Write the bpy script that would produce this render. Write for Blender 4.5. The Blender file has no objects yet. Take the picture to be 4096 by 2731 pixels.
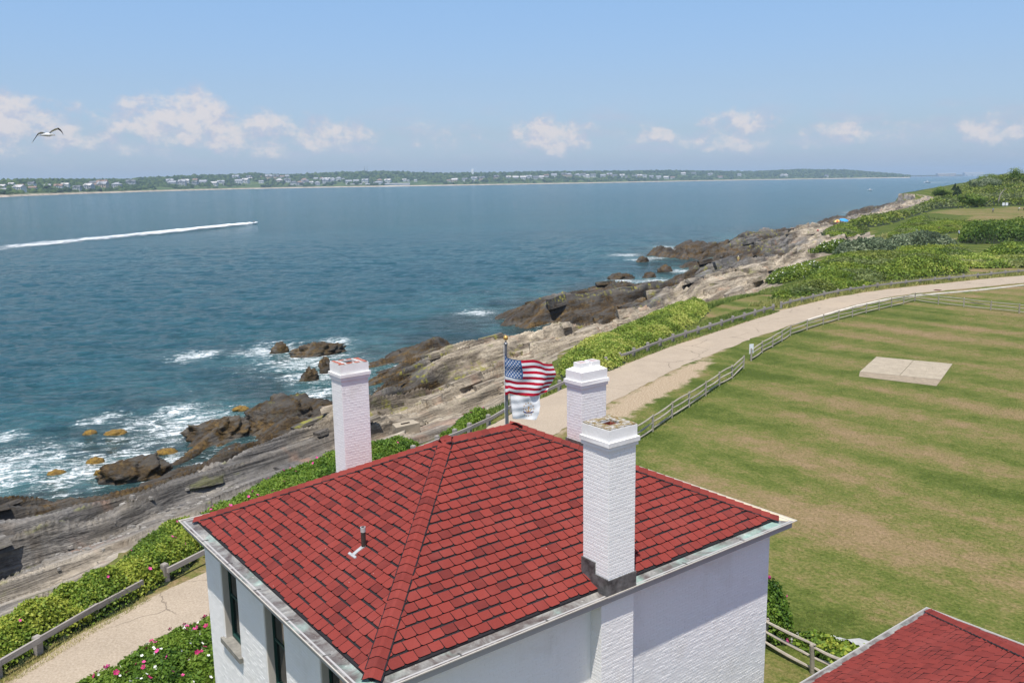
import bpy, bmesh, math, random
import numpy as np
from mathutils import Vector, Matrix

# ------------------------------------------------------------------ camera, sky, sun, exposure
scene = bpy.context.scene
COL = scene.collection
RNG = np.random.default_rng(7)
random.seed(7)

CAM_Z = 15.0
PITCH = math.atan((1365.5 - 724.0) / 3480.0)
ROLL = 0.0145
cam_data = bpy.data.cameras.new("camera")
cam_data.sensor_width = 36.0
cam_data.lens = 3480.0 / 4096.0 * 36.0
cam_data.clip_start = 0.3
cam_data.clip_end = 60000.0
cam = bpy.data.objects.new("camera", cam_data)
COL.objects.link(cam)
_f = Vector((0, math.cos(PITCH), -math.sin(PITCH)))
_r0 = Vector((1, 0, 0)); _u0 = Vector((0, math.sin(PITCH), math.cos(PITCH)))
_r = math.cos(ROLL) * _r0 - math.sin(ROLL) * _u0
_u = math.sin(ROLL) * _r0 + math.cos(ROLL) * _u0
cam.matrix_world = Matrix(((_r.x, _u.x, -_f.x, 0), (_r.y, _u.y, -_f.y, 0), (_r.z, _u.z, -_f.z, CAM_Z), (0, 0, 0, 1)))
scene.camera = cam

SUN_EL = math.radians(71.0)
SUN_H = (-0.185, -0.983)
sun_data = bpy.data.lights.new("sun", 'SUN')
sun_data.energy = 4.5
sun_data.angle = math.radians(0.53)
sun_data.color = (1.0, 0.95, 0.88)
sun = bpy.data.objects.new("sun", sun_data)
COL.objects.link(sun)
_sd = Vector((SUN_H[0] * math.cos(SUN_EL), SUN_H[1] * math.cos(SUN_EL), math.sin(SUN_EL)))
sun.rotation_euler = _sd.to_track_quat('Z', 'Y').to_euler()
sun.location = (0, -20, 60)

scene.view_settings.view_transform = 'Standard'
scene.view_settings.look = 'None'
scene.view_settings.exposure = 0.30
scene.view_settings.gamma = 1.0
scene.view_settings.use_curve_mapping = False
scene.cycles.use_denoising = True
scene.cycles.max_bounces = 5
scene.cycles.diffuse_bounces = 2
scene.cycles.glossy_bounces = 2
scene.cycles.transparent_max_bounces = 8
scene.cycles.volume_bounces = 0
scene.cycles.caustics_reflective = False
scene.cycles.caustics_refractive = False


class NT:
    """small wrapper that makes node graphs short to write"""
    def __init__(self, tree):
        self.t = tree; self.n = tree.nodes; self.l = tree.links

    def add(self, kind, **kw):
        nd = self.n.new(kind)
        for k, v in kw.items():
            setattr(nd, k, v)
        return nd

    def put(self, sock, val):
        if val is None:
            return
        if isinstance(val, bpy.types.NodeSocket):
            self.l.new(val, sock)
        else:
            if sock.type == 'RGBA' and len(val) == 3:
                val = (*val, 1.0)
            sock.default_value = val

    def math(self, op, a, b=None, c=None, clamp=False):
        nd = self.add('ShaderNodeMath', operation=op, use_clamp=clamp)
        self.put(nd.inputs[0], a)
        if b is not None: self.put(nd.inputs[1], b)
        if c is not None: self.put(nd.inputs[2], c)
        return nd.outputs[0]

    def noise(self, vec, scale, detail=4.0, rough=0.55, dist=0.0, out='Fac'):
        nd = self.add('ShaderNodeTexNoise')
        if vec is not None: self.put(nd.inputs['Vector'], vec)
        self.put(nd.inputs['Scale'], scale); self.put(nd.inputs['Detail'], detail)
        self.put(nd.inputs['Roughness'], rough); self.put(nd.inputs['Distortion'], dist)
        return nd.outputs[out]

    def smooth(self, x, lo, hi):
        nd = self.add('ShaderNodeMapRange', interpolation_type='SMOOTHSTEP')
        self.put(nd.inputs['Value'], x); self.put(nd.inputs['From Min'], lo); self.put(nd.inputs['From Max'], hi)
        return nd.outputs['Result']

    def lin(self, x, a, b, c, d):
        nd = self.add('ShaderNodeMapRange')
        self.put(nd.inputs['Value'], x); self.put(nd.inputs['From Min'], a); self.put(nd.inputs['From Max'], b)
        self.put(nd.inputs['To Min'], c); self.put(nd.inputs['To Max'], d)
        return nd.outputs['Result']

    def mix(self, fac, a, b, blend='MIX'):
        nd = self.add('ShaderNodeMix', data_type='RGBA', blend_type=blend)
        self.put(nd.inputs[0], fac); self.put(nd.inputs[6], a); self.put(nd.inputs[7], b)
        return nd.outputs[2]

    def ramp(self, fac, stops, interp='LINEAR'):
        nd = self.add('ShaderNodeValToRGB'); cr = nd.color_ramp; cr.interpolation = interp
        while len(cr.elements) < len(stops): cr.elements.new(0.5)
        for e, (p, c) in zip(cr.elements, stops):
            e.position = p; e.color = (*c, 1.0) if len(c) == 3 else c
        self.put(nd.inputs[0], fac)
        return nd.outputs[0]

    def mapping(self, vec, scale=(1, 1, 1), rot=(0, 0, 0), loc=(0, 0, 0)):
        nd = self.add('ShaderNodeMapping')
        self.put(nd.inputs['Vector'], vec)
        nd.inputs['Scale'].default_value = scale; nd.inputs['Rotation'].default_value = rot; nd.inputs['Location'].default_value = loc
        return nd.outputs[0]

    def pos(self): return self.add('ShaderNodeNewGeometry').outputs['Position']
    def geo(self, name): return self.add('ShaderNodeNewGeometry').outputs[name]
    def obj(self): return self.add('ShaderNodeTexCoord').outputs['Object']
    def attr(self, name, out='Fac'): return self.add('ShaderNodeAttribute', attribute_name=name).outputs[out]

    def sep(self, vec):
        nd = self.add('ShaderNodeSeparateXYZ'); self.put(nd.inputs[0], vec); return nd.outputs

    def comb(self, x, y, z):
        nd = self.add('ShaderNodeCombineXYZ')
        for i, q in enumerate((x, y, z)): self.put(nd.inputs[i], q)
        return nd.outputs[0]

    def bump(self, h, strength=0.5, dist=0.05, normal=None):
        nd = self.add('ShaderNodeBump'); nd.inputs['Strength'].default_value = strength
        nd.inputs['Distance'].default_value = dist; self.put(nd.inputs['Height'], h)
        if normal is not None: self.put(nd.inputs['Normal'], normal)
        return nd.outputs[0]

    def bsdf(self, col, rough=0.8, normal=None, spec=0.3, metal=0.0, **kw):
        nd = self.add('ShaderNodeBsdfPrincipled')
        self.put(nd.inputs['Base Color'], col); self.put(nd.inputs['Roughness'], rough)
        self.put(nd.inputs['Specular IOR Level'], spec); self.put(nd.inputs['Metallic'], metal)
        if normal is not None: self.put(nd.inputs['Normal'], normal)
        for k, v in kw.items(): self.put(nd.inputs[k], v)
        return nd.outputs[0]

    def out(self, shader):
        nd = self.add('ShaderNodeOutputMaterial'); self.put(nd.inputs[0], shader); return nd


def new_mat(name):
    m = bpy.data.materials.new(name); m.use_nodes = True; m.node_tree.nodes.clear()
    return m, NT(m.node_tree)


# --- sky
world = bpy.data.worlds.new("World"); scene.world = world; world.use_nodes = True
world.node_tree.nodes.clear()
w = NT(world.node_tree)
sky = w.add('ShaderNodeTexSky', sky_type='NISHITA')
sky.sun_disc = False
sky.sun_elevation = SUN_EL
sky.sun_rotation = math.pi + 0.186
sky.altitude = 20.0
sky.air_density = 1.0
sky.dust_density = 1.0
sky.ozone_density = 3.0
direction = w.add('ShaderNodeTexCoord').outputs['Generated']
dx, dy, dz = w.sep(direction)
az = w.math('ARCTAN2', dx, dy)
el = w.math('ARCSINE', dz)
cvec = w.comb(az, w.math('MULTIPLY', el, 1.35), 0.0)
wob = w.noise(cvec, 11.0, 4.0, 0.65, out='Color')


def vec(op, a, b, c=None):
    nd = w.add('ShaderNodeVectorMath', operation=op); w.put(nd.inputs[0], a); w.put(nd.inputs[1], b)
    if c is not None: w.put(nd.inputs[2], c)
    return nd.outputs['Value'] if op == 'DOT_PRODUCT' else nd.outputs[0]


pvec = vec('MULTIPLY_ADD', wob, (0.060, 0.032, 0.0), w.comb(az, el, 0.0))
# low fair-weather cumulus: azimuth, elevation, half width, half height, density
CLOUDS = [(-0.575, 0.062, 0.042, 0.026, 1.15), (-0.520, 0.064, 0.042, 0.028, 1.2), (-0.470, 0.058, 0.040, 0.022, 0.9), (-0.365, 0.066, 0.052, 0.025, 1.08), (-0.335, 0.076, 0.030, 0.025, 1.25),
          (-0.300, 0.056, 0.065, 0.023, 1.0), (-0.440, 0.050, 0.090, 0.016, 0.7), (-0.195, 0.052, 0.055, 0.016, 1.0), (-0.075, 0.048, 0.040, 0.015, 0.55), (0.048, 0.049, 0.046, 0.018, 1.1),
          (0.158, 0.046, 0.022, 0.012, 0.85), (0.255, 0.050, 0.040, 0.017, 1.0), (0.205, 0.042, 0.040, 0.010, 0.75), (0.365, 0.043, 0.055, 0.011, 0.85), (0.425, 0.041, 0.022, 0.008, 0.6),
          (0.500, 0.042, 0.040, 0.015, 0.95), (0.570, 0.034, 0.050, 0.010, 0.55), (-0.72, 0.058, 0.09, 0.022, 0.9), (-0.95, 0.055, 0.09, 0.02, 0.8), (0.74, 0.045, 0.09, 0.015, 0.8), (0.98, 0.05, 0.09, 0.018, 0.8)]
mass = None
for (a0, e0, wa, he, dens) in CLOUDS:
    a0 += 0.030; e0 += 0.017; wa *= 1.45; he *= 1.45
    q = vec('MULTIPLY_ADD', pvec, (1 / wa, 1 / he, 0), (-a0 / wa, -e0 / he, 0))
    b = w.math('MULTIPLY_ADD', vec('DOT_PRODUCT', q, q), -dens, dens)
    mass = b if mass is None else w.math('MAXIMUM', mass, b)
mass = w.math('MAXIMUM', mass, 0.0)
fine = w.noise(cvec, 40.0, 7.0, 0.62)
fine_up = w.noise(vec('ADD', cvec, (0.004, 0.016, 0.0)), 40.0, 4.0, 0.60)
wisp = w.noise(w.mapping(cvec, scale=(1.0, 2.6, 1.0)), 13.0, 4.0, 0.6)
dens = w.math('MULTIPLY_ADD', w.math('SUBTRACT', fine, 0.5), 2.7, w.math('SUBTRACT', mass, 0.30))
dens = w.math('MULTIPLY', w.smooth(dens, -0.15, 0.90), w.smooth(mass, 0.0, 0.35))
haze_band = w.math('MULTIPLY', w.smooth(wisp, 0.42, 0.75), w.math('MULTIPLY', w.smooth(el, 0.008, 0.03), w.math('SUBTRACT', 1.0, w.smooth(el, 0.055, 0.10))))
dens = w.math('MAXIMUM', w.math('MULTIPLY', dens, 0.80), w.math('MULTIPLY', haze_band, 0.55))
shade = w.math('ADD', w.math('MULTIPLY', w.math('SUBTRACT', fine, fine_up), 2.6), w.math('MULTIPLY', mass, 0.75))
puff = w.ramp(w.smooth(shade, 0.0, 0.95), [(0.0, (3.2, 3.4, 4.3)), (0.55, (3.9, 3.85, 4.35)), (1.0, (5.0, 4.6, 4.55))])
# summer haze low in the sky, the same all round
tint = w.ramp(w.math('MULTIPLY', el, 2.5), [(0.0, (0.80, 0.98, 1.38)), (0.045, (0.66, 0.78, 1.10)), (0.13, (0.66, 0.71, 0.88)), (0.26, (0.75, 0.77, 0.87)), (0.52, (0.90, 0.97, 1.03)), (1.0, (1.0, 1.0, 1.0))])
base_sky = w.mix(1.0, sky.outputs[0], tint, 'MULTIPLY')
cloudy = w.mix(dens, base_sky, puff)
world.cycles.sampling_method = 'MANUAL'; world.cycles.sample_map_resolution = 192
bg = w.add('ShaderNodeBackground'); w.put(bg.inputs[0], cloudy); bg.inputs[1].default_value = 0.13
wo = w.add('ShaderNodeOutputWorld'); w.l.new(bg.outputs[0], wo.inputs[0])

# ------------------------------------------------------------------ surveyed layout, metres (x east-ish, y ahead, z up; sea at -5, lawn at 0)
SEA = -5.0
COAST = [(-38.29, 45.4), (-36.83, 51.59), (-32.71, 52.8), (-31.48, 53.49), (-29.27, 53.49), (-27.01, 53.16), (-27.08, 54.53), (-26.29, 53.41), (-25.4, 54.28), (-24.37, 55.07), (-23.99, 56.26),
 (-27.16, 57.14), (-27.65, 59.96), (-27.21, 62.28), (-25.99, 62.58), (-25.25, 61.2), (-25.23, 62.91), (-24.76, 64.75), (-25.53, 67.59), (-25.16, 69.27), (-24.15, 69.22), (-22.89, 68.3),
 (-20.67, 65.73), (-19.5, 64.5), (-21.92, 69.55), (-21.68, 73.56), (-20.26, 74.14), (-17.57, 71.51), (-15.59, 69.37), (-15.08, 70.46), (-14.24, 73.56), (-12.9, 75.6), (-10.94, 76.19),
 (-12.31, 78.25), (-14.64, 83.29), (-15.63, 90.08), (-16.33, 96.45), (-14.36, 97.02), (-14.39, 100.36), (-8.49, 105.85), (-7.41, 100.92), (-5.52, 99.67), (-5.01, 100.74), (-0.94, 104.71),
 (0.65, 105.45), (5.11, 105.96), (8.2, 107.86), (9.61, 116.64), (4.92, 118.27), (0.77, 120.11), (-3.35, 125.59), (-2.11, 129.82), (5.31, 139.42), (12.57, 151.02), (19.45, 158.38),
 (29.31, 162.37), (33.89, 179.21), (38.61, 179.53), (42.93, 189.58), (39.1, 200.89), (45.08, 209.99), (48.86, 205.54), (47.07, 216.43), (37.66, 231.35), (41.22, 240.58), (49.19, 229.36),
 (48.53, 257.54), (56.98, 266.05), (60.1, 253.37), (66.24, 272.84), (81.01, 292.48), (108.22, 338.73), (100.9, 311.42), (112.9, 323.97), (126.55, 356.14), (133.7, 381.66), (151.67, 415.95),
 (167.79, 436.44), (201.98, 518.6), (233.69, 557.11), (288.09, 646.54), (335.19, 727.1), (453.81, 951.96), (632.14, 1274.05)]
VEG = [(-23.25, 26.79), (-20.9, 28.31), (-19.24, 30.04), (-18.63, 31.68), (-17.78, 33.02), (-18.08, 33.98), (-17.8, 36.33), (-17.0, 38.53), (-16.16, 39.61), (-15.53, 40.87), (-15.02, 42.7),
 (-14.42, 43.73), (-13.1, 46.53), (-10.69, 49.03), (-8.59, 50.37), (-6.39, 51.57), (-5.14, 53.31), (-4.68, 54.06), (-3.83, 57.99), (-2.98, 59.39), (-2.0, 60.22), (-0.63, 61.85),
 (0.96, 65.86), (2.8, 73.01), (3.76, 79.49), (6.25, 84.86), (8.68, 88.16), (11.58, 93.95), (15.07, 100.32), (18.24, 105.76), (20.97, 109.15), (24.05, 109.06), (27.37, 114.56),
 (30.13, 116.51), (34.57, 117.05), (38.42, 126.06), (44.76, 142.52), (50.27, 156.0), (58.18, 169.81), (64.47, 178.56), (70.87, 188.34), (74.44, 190.43), (86.02, 210.57), (96.02, 233.17),
 (101.86, 251.21), (95.39, 243.26), (88.25, 238.21), (89.83, 251.73), (102.65, 282.94), (116.25, 300.71), (136.5, 327.67), (162.21, 381.96), (195.83, 433.27), (239.26, 512.1),
 (305.33, 632.55)]
ROAD_L = [(-16.57, 21.97), (-15.7, 24.53), (-15.07, 26.67), (-14.37, 28.25), (-13.55, 29.99), (-12.19, 32.1), (-9.17, 37.38), (-4.83, 45.39), (-0.84, 53.62), (2.02, 59.08), (4.67, 63.49),
 (7.54, 67.74), (10.0, 71.28), (12.89, 75.18), (14.38, 77.41), (19.79, 84.19), (24.47, 90.05), (30.83, 98.38), (39.63, 107.99), (49.28, 115.23), (58.93, 120.61), (69.33, 126.19),
 (76.75, 129.61), (92.11, 135.58)]
ROAD_R = [(-11.04, 19.26), (-11.16, 22.07), (-10.39, 26.29), (-7.47, 31.94), (-3.11, 39.99), (2.16, 49.48), (6.29, 56.91), (7.47, 58.9), (10.12, 63.47), (11.73, 65.84), (14.4, 69.86), (17.18, 73.52),
 (22.56, 81.07), (28.62, 88.39), (33.78, 94.16), (40.59, 101.86), (47.5, 108.31), (51.78, 111.28), (57.63, 113.98), (63.77, 116.82), (71.8, 121.11), (86.55, 127.25)]
RAIL_A = [(-16.63, 23.64), (-16.18, 24.8), (-15.65, 26.2), (-14.84, 28.44), (-14.04, 30.3)]
RAIL_A2 = [(-2.68, 51.4), (-1.55, 53.25), (3.43, 61.97), (7.64, 69.45)]
RAIL_B = [(8.97, 71.32), (10.43, 73.25), (12.01, 75.59), (13.44, 77.6), (14.99, 79.72), (16.57, 81.69), (18.2, 83.76), (19.81, 85.79), (21.5, 87.92), (23.19, 90.17), (24.93, 92.18), (26.67, 94.29),
 (28.22, 96.16), (29.83, 98.19)]
RAIL_C = [(31.37, 100.22), (33.04, 102.11), (35.11, 104.15), (37.17, 106.28), (39.31, 108.5), (41.86, 110.77), (44.26, 112.78), (46.77, 114.72), (49.32, 116.46), (51.92, 118.11), (54.6, 119.66),
 (57.24, 121.12), (59.92, 122.46), (62.65, 123.82), (65.41, 125.23), (68.23, 126.66), (71.01, 128.14), (73.92, 129.65), (76.78, 131.17), (79.89, 132.77)]
SPLIT_A = [(4.55, 43.92), (5.73, 46.08), (7.01, 48.29), (8.42, 50.72), (10.11, 53.68), (11.74, 56.27), (13.5, 59.26), (15.16, 62.15), (16.7, 64.47), (18.47, 68.03)]
SPLIT_B = [(19.89, 70.88), (21.7, 74.07), (23.35, 76.6), (25.02, 79.31), (26.73, 82.28), (29.39, 85.41), (32.07, 88.4), (34.62, 91.03), (36.96, 93.23), (39.44, 95.7), (41.72, 97.69), (44.15, 100.04),
 (46.35, 101.89), (48.77, 104.25), (50.29, 101.48), (52.13, 99.22), (53.73, 96.49), (55.44, 93.89), (57.14, 91.58)]
SPLIT_C = [(8.0, 26.01), (9.1, 24.45), (9.87, 23.47)]
KERB = [(31.27, 90.75), (34.26, 94.11), (40.0, 100.26), (46.18, 105.88), (50.22, 108.49), (53.12, 109.63), (56.17, 111.03), (58.55, 112.04), (61.0, 113.06), (65.2, 115.26), (69.87, 117.79),
 (74.84, 120.12)]
PAD = [(30.64, 71.67), (35.44, 68.48), (31.84, 62.99), (27.07, 66.15), (26.35, 64.52), (30.61, 61.14)]
GRATE = [(56.32, 114.14)]
SIGN = [(19.93, 71.19)]
STONES = [(9.52, 26.41), (10.49, 26.1), (11.02, 25.9)]
ROSE_R = [(8.65, 26.55), (8.29, 26.72), (9.16, 26.7)]
ROSE_L = [(-12.74, 24.6), (-11.46, 26.95), (-10.56, 28.28), (-9.69, 25.66), (-10.41, 22.28)]
GRAVEL = [(6.29, 56.91), (7.47, 58.9), (10.12, 63.47), (11.73, 65.84), (14.4, 69.86), (16.65, 72.69), (16.79, 71.41), (13.97, 64.99), (12.73, 62.58), (9.81, 58.27), (7.57, 54.48), (5.89, 51.12),
 (5.45, 52.82)]
SEAWEED = [((-24.68, 76.52), 58), ((-32.88, 69.31), 85), ((-34.91, 69.26), 50), ((-18.4, 74.29), 50), ((-32.49, 59.19), 65), ((-30.97, 61.87), 60), ((-26.5, 63.95), 80), ((-29.35, 59.05), 40),
 ((1.56, 112.63), 34), ((1.2, 110.63), 30), ((38.42, 176.26), 55)]
ROCKS = [((-23.33, 102.34), 200, 'isl'), ((-28.16, 103.64), 70, 'isl'), ((-21.01, 88.07), 70, 'b'), ((-20.19, 91.61), 45, 'b'), ((-20.73, 94.21), 50, 'b'), ((22.3, 177.45), 110, 'isl'),
 ((28.68, 178.95), 60, 'isl'), ((33.78, 190.34), 60, 'b'), ((32.59, 215.32), 50, 'b')]
BLOCK = [(-7.08, 55.4)]
PEOPLE = {'bend': (185.06, 319.66), 'black': (110.75, 226.15), 'blue': (109.46, 213.16), 'shirt': (170.15, 309.37), 'sit': (155.59, 266.26)}
PEOPLE_R = {'lying': (72.98, 198.53), 'purple': (88.24, 256.93), 'red': (90.94, 258.76), 'redseat': (63.18, 205.65), 'umb': (110.85, 292.0), 'umb2': (109.27, 292.45), 'yellow': (45.53, 174.1)}
CLEAR1 = [(100.43, 204.14), (120.26, 223.84), (131.86, 258.12), (154.3, 292.56), (152.44, 322.37), (181.17, 351.97), (181.11, 338.45), (203.1, 354.38), (209.43, 340.46), (161.19, 249.8),
 (138.8, 236.33), (129.59, 236.3), (104.65, 203.22)]
CAR = [(187.91, 318.6)]
BOARDS = [(197.53, 350.92)]
BARE = [(200.94, 361.26)]
JETSKI = [(-132.99, 457.2)]
WAKE = [(-134.13, 452.21), (-140.32, 431.4), (-148.19, 402.38), (-156.11, 366.65), (-164.3, 339.95), (-169.88, 314.01), (-174.68, 291.71), (-177.48, 270.24)]
BOAT1 = [(1090.16, 2307.64)]
BOAT2 = [(498.03, 1219.65)]
HEDGE1 = [(-17.75, 24.27), (-16.99, 26.14), (-16.44, 27.62), (-15.38, 29.53), (-14.57, 31.5), (-13.9, 33.72), (-15.18, 37.61), (-16.17, 36.64), (-16.92, 34.51), (-17.18, 32.4), (-16.92, 31.4),
 (-17.71, 30.1), (-18.29, 28.53), (-19.55, 27.06)]
HEDGE2 = [(-14.78, 38.89), (-14.27, 40.56), (-13.71, 41.57), (-12.45, 44.21), (-10.15, 46.53), (-8.2, 48.02), (-6.61, 48.66), (-6.02, 48.63), (-7.28, 43.52), (-8.98, 40.68), (-11.85, 36.77),
 (-13.6, 34.2), (-15.18, 37.61)]
BUSH_S = [(-4.71, 50.29), (-4.3, 51.85), (-3.65, 55.26), (-2.84, 56.66), (-1.99, 57.39), (-1.7, 56.09), (-2.74, 53.15), (-3.82, 50.51)]
BUSH_Y = [(2.94, 71.3), (3.57, 75.52), (5.92, 80.36), (8.22, 83.48), (10.94, 88.79), (14.21, 94.61), (17.23, 99.89), (19.84, 103.28), (22.34, 103.45), (21.69, 99.06), (18.53, 90.5), (14.42, 83.39),
 (11.74, 78.42), (9.14, 74.0), (7.93, 69.97), (6.62, 68.15), (3.81, 64.81)]
SCRUB_E = [(32.46, 108.3), (36.22, 118.16), (42.22, 133.58), (47.41, 146.21), (54.43, 158.2), (59.87, 165.8), (65.85, 174.16), (69.32, 176.68), (80.41, 195.86), (91.28, 220.31), (114.11, 263.15),
 (136.14, 298.54), (150.62, 318.5), (127.83, 266.71), (133.14, 257.76), (139.71, 263.24), (119.95, 229.42), (109.7, 223.19), (99.37, 204.37), (92.6, 185.85), (90.08, 169.82),
 (83.81, 156.97), (76.23, 150.82), (62.64, 128.75), (54.01, 123.36), (54.27, 126.51), (50.2, 119.33), (44.86, 114.41), (38.0, 108.88), (33.29, 105.9)]
HEDGE_D = [(104.38, 203.28), (113.87, 220.11), (121.69, 228.98), (135.79, 231.15), (153.98, 238.51), (128.16, 198.11), (112.77, 191.57), (101.22, 190.07), (99.83, 192.67)]
GRASS_Y = [(78.05, 155.38), (85.07, 159.37), (93.25, 158.0), (103.15, 158.98), (94.63, 145.64), (82.86, 140.13), (74.92, 140.07), (70.96, 141.88)]
SHRUB_F = [(86.33, 159.16), (93.79, 170.36), (100.35, 174.16), (105.37, 170.09), (96.11, 154.94), (86.67, 153.98)]
PATH = [(58.84, 134.59), (53.28, 125.02), (49.31, 118.0), (48.12, 115.91), (49.3, 116.32), (52.99, 123.49), (58.9, 133.84)]
TONGUE = [(98.05, 270.02), (110.86, 286.73), (122.42, 304.64), (101.55, 248.75), (93.43, 238.8), (87.14, 234.7), (88.13, 245.99)]
FAR = [(-0.6907, 1900, 814, 32.1), (-0.6794, 1910, 815, 32.1), (-0.668, 1920, 815, 32.0), (-0.6567, 1930, 816, 32.0), (-0.6454, 1940, 816, 32.0), (-0.634, 1950, 817, 31.9),
 (-0.6227, 1960, 818, 31.9), (-0.6114, 1970, 818, 31.8), (-0.6, 1980, 819, 31.8), (-0.5887, 1990, 819, 31.7), (-0.5774, 2000, 820, 31.7), (-0.566, 2080, 825, 33.2),
 (-0.5546, 2160, 830, 34.7), (-0.5433, 2240, 834, 36.2), (-0.5319, 2320, 839, 37.8), (-0.5206, 2400, 844, 38.3), (-0.5092, 2480, 849, 38.4), (-0.4979, 2560, 854, 38.5),
 (-0.4865, 2640, 858, 38.6), (-0.4752, 2720, 863, 38.6), (-0.4638, 2800, 868, 38.6), (-0.4525, 2880, 873, 38.7), (-0.4412, 2960, 878, 38.8), (-0.4298, 3048, 883, 38.9),
 (-0.4185, 3144, 889, 39.7), (-0.4071, 3240, 894, 42.4), (-0.3958, 3336, 900, 45.2), (-0.3845, 3432, 906, 48.1), (-0.3732, 3528, 912, 50.5), (-0.3618, 3624, 917, 52.3),
 (-0.3505, 3720, 923, 54.2), (-0.3392, 3816, 929, 56.1), (-0.3278, 3912, 935, 58.0), (-0.3165, 4008, 940, 60.9), (-0.3052, 4104, 946, 64.8), (-0.2939, 4200, 952, 68.0),
 (-0.2826, 4248, 955, 69.7), (-0.2712, 4296, 958, 62.4), (-0.2599, 4344, 961, 59.7), (-0.2486, 4392, 964, 61.8), (-0.2373, 4440, 966, 63.9), (-0.226, 4488, 969, 66.1),
 (-0.2147, 4512, 971, 68.0), (-0.2033, 4528, 972, 69.8), (-0.192, 4544, 973, 71.6), (-0.1807, 4560, 974, 73.4), (-0.1694, 4576, 975, 75.2), (-0.1581, 4592, 976, 75.7),
 (-0.1468, 4608, 976, 75.6), (-0.1355, 4624, 977, 74.5), (-0.1241, 4640, 978, 70.6), (-0.1128, 4656, 979, 66.6), (-0.1015, 4672, 980, 64.0), (-0.0902, 4688, 981, 62.0),
 (-0.0789, 4704, 982, 59.9), (-0.0676, 4720, 983, 57.8), (-0.0563, 4736, 984, 58.3), (-0.0449, 4752, 985, 58.8), (-0.0336, 4768, 986, 59.0), (-0.0223, 4784, 987, 58.9),
 (-0.011, 4800, 988, 58.7), (0.0003, 4840, 990, 59.9), (0.0116, 4880, 993, 61.1), (0.0229, 4920, 995, 62.4), (0.0342, 4960, 998, 63.3), (0.0456, 5000, 1000, 63.2),
 (0.0569, 5040, 1002, 63.2), (0.0682, 5080, 1005, 63.1), (0.0795, 5120, 1007, 63.1), (0.0908, 5160, 1010, 63.0), (0.1021, 5200, 1012, 62.9), (0.1134, 5307, 1018, 63.8),
 (0.1248, 5413, 1025, 64.7), (0.1361, 5520, 1031, 65.6), (0.1474, 5627, 1038, 66.5), (0.1587, 5733, 1044, 67.3), (0.17, 5840, 1050, 68.2), (0.1813, 5947, 1057, 67.4),
 (0.1926, 6047, 1063, 66.4), (0.2039, 6140, 1068, 65.4), (0.2152, 6233, 1074, 64.3), (0.2266, 6327, 1080, 63.1), (0.2379, 6420, 1085, 61.9), (0.2492, 6513, 1091, 60.7),
 (0.2605, 6607, 1096, 59.4), (0.2718, 6700, 1102, 58.0), (0.2831, 6720, 1103, 59.5), (0.2944, 6740, 1104, 61.1), (0.3057, 6760, 1106, 63.5), (0.317, 6780, 1107, 66.9),
 (0.3283, 6800, 1108, 70.3), (0.3397, 6800, 1108, 68.0), (0.351, 6800, 1108, 65.6), (0.3623, 6800, 1108, 63.3), (0.3736, 6800, 1108, 61.0), (0.3849, 6800, 1108, 55.5),
 (0.3962, 6800, 1108, 46.9), (0.4075, 6800, 1108, 38.4), (0.4188, 6800, 1108, 30.2), (0.4301, 6800, 1108, 22.1), (0.4415, 6800, 1108, 13.9), (0.4528, 6800, 1108, 2.0)]
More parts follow.
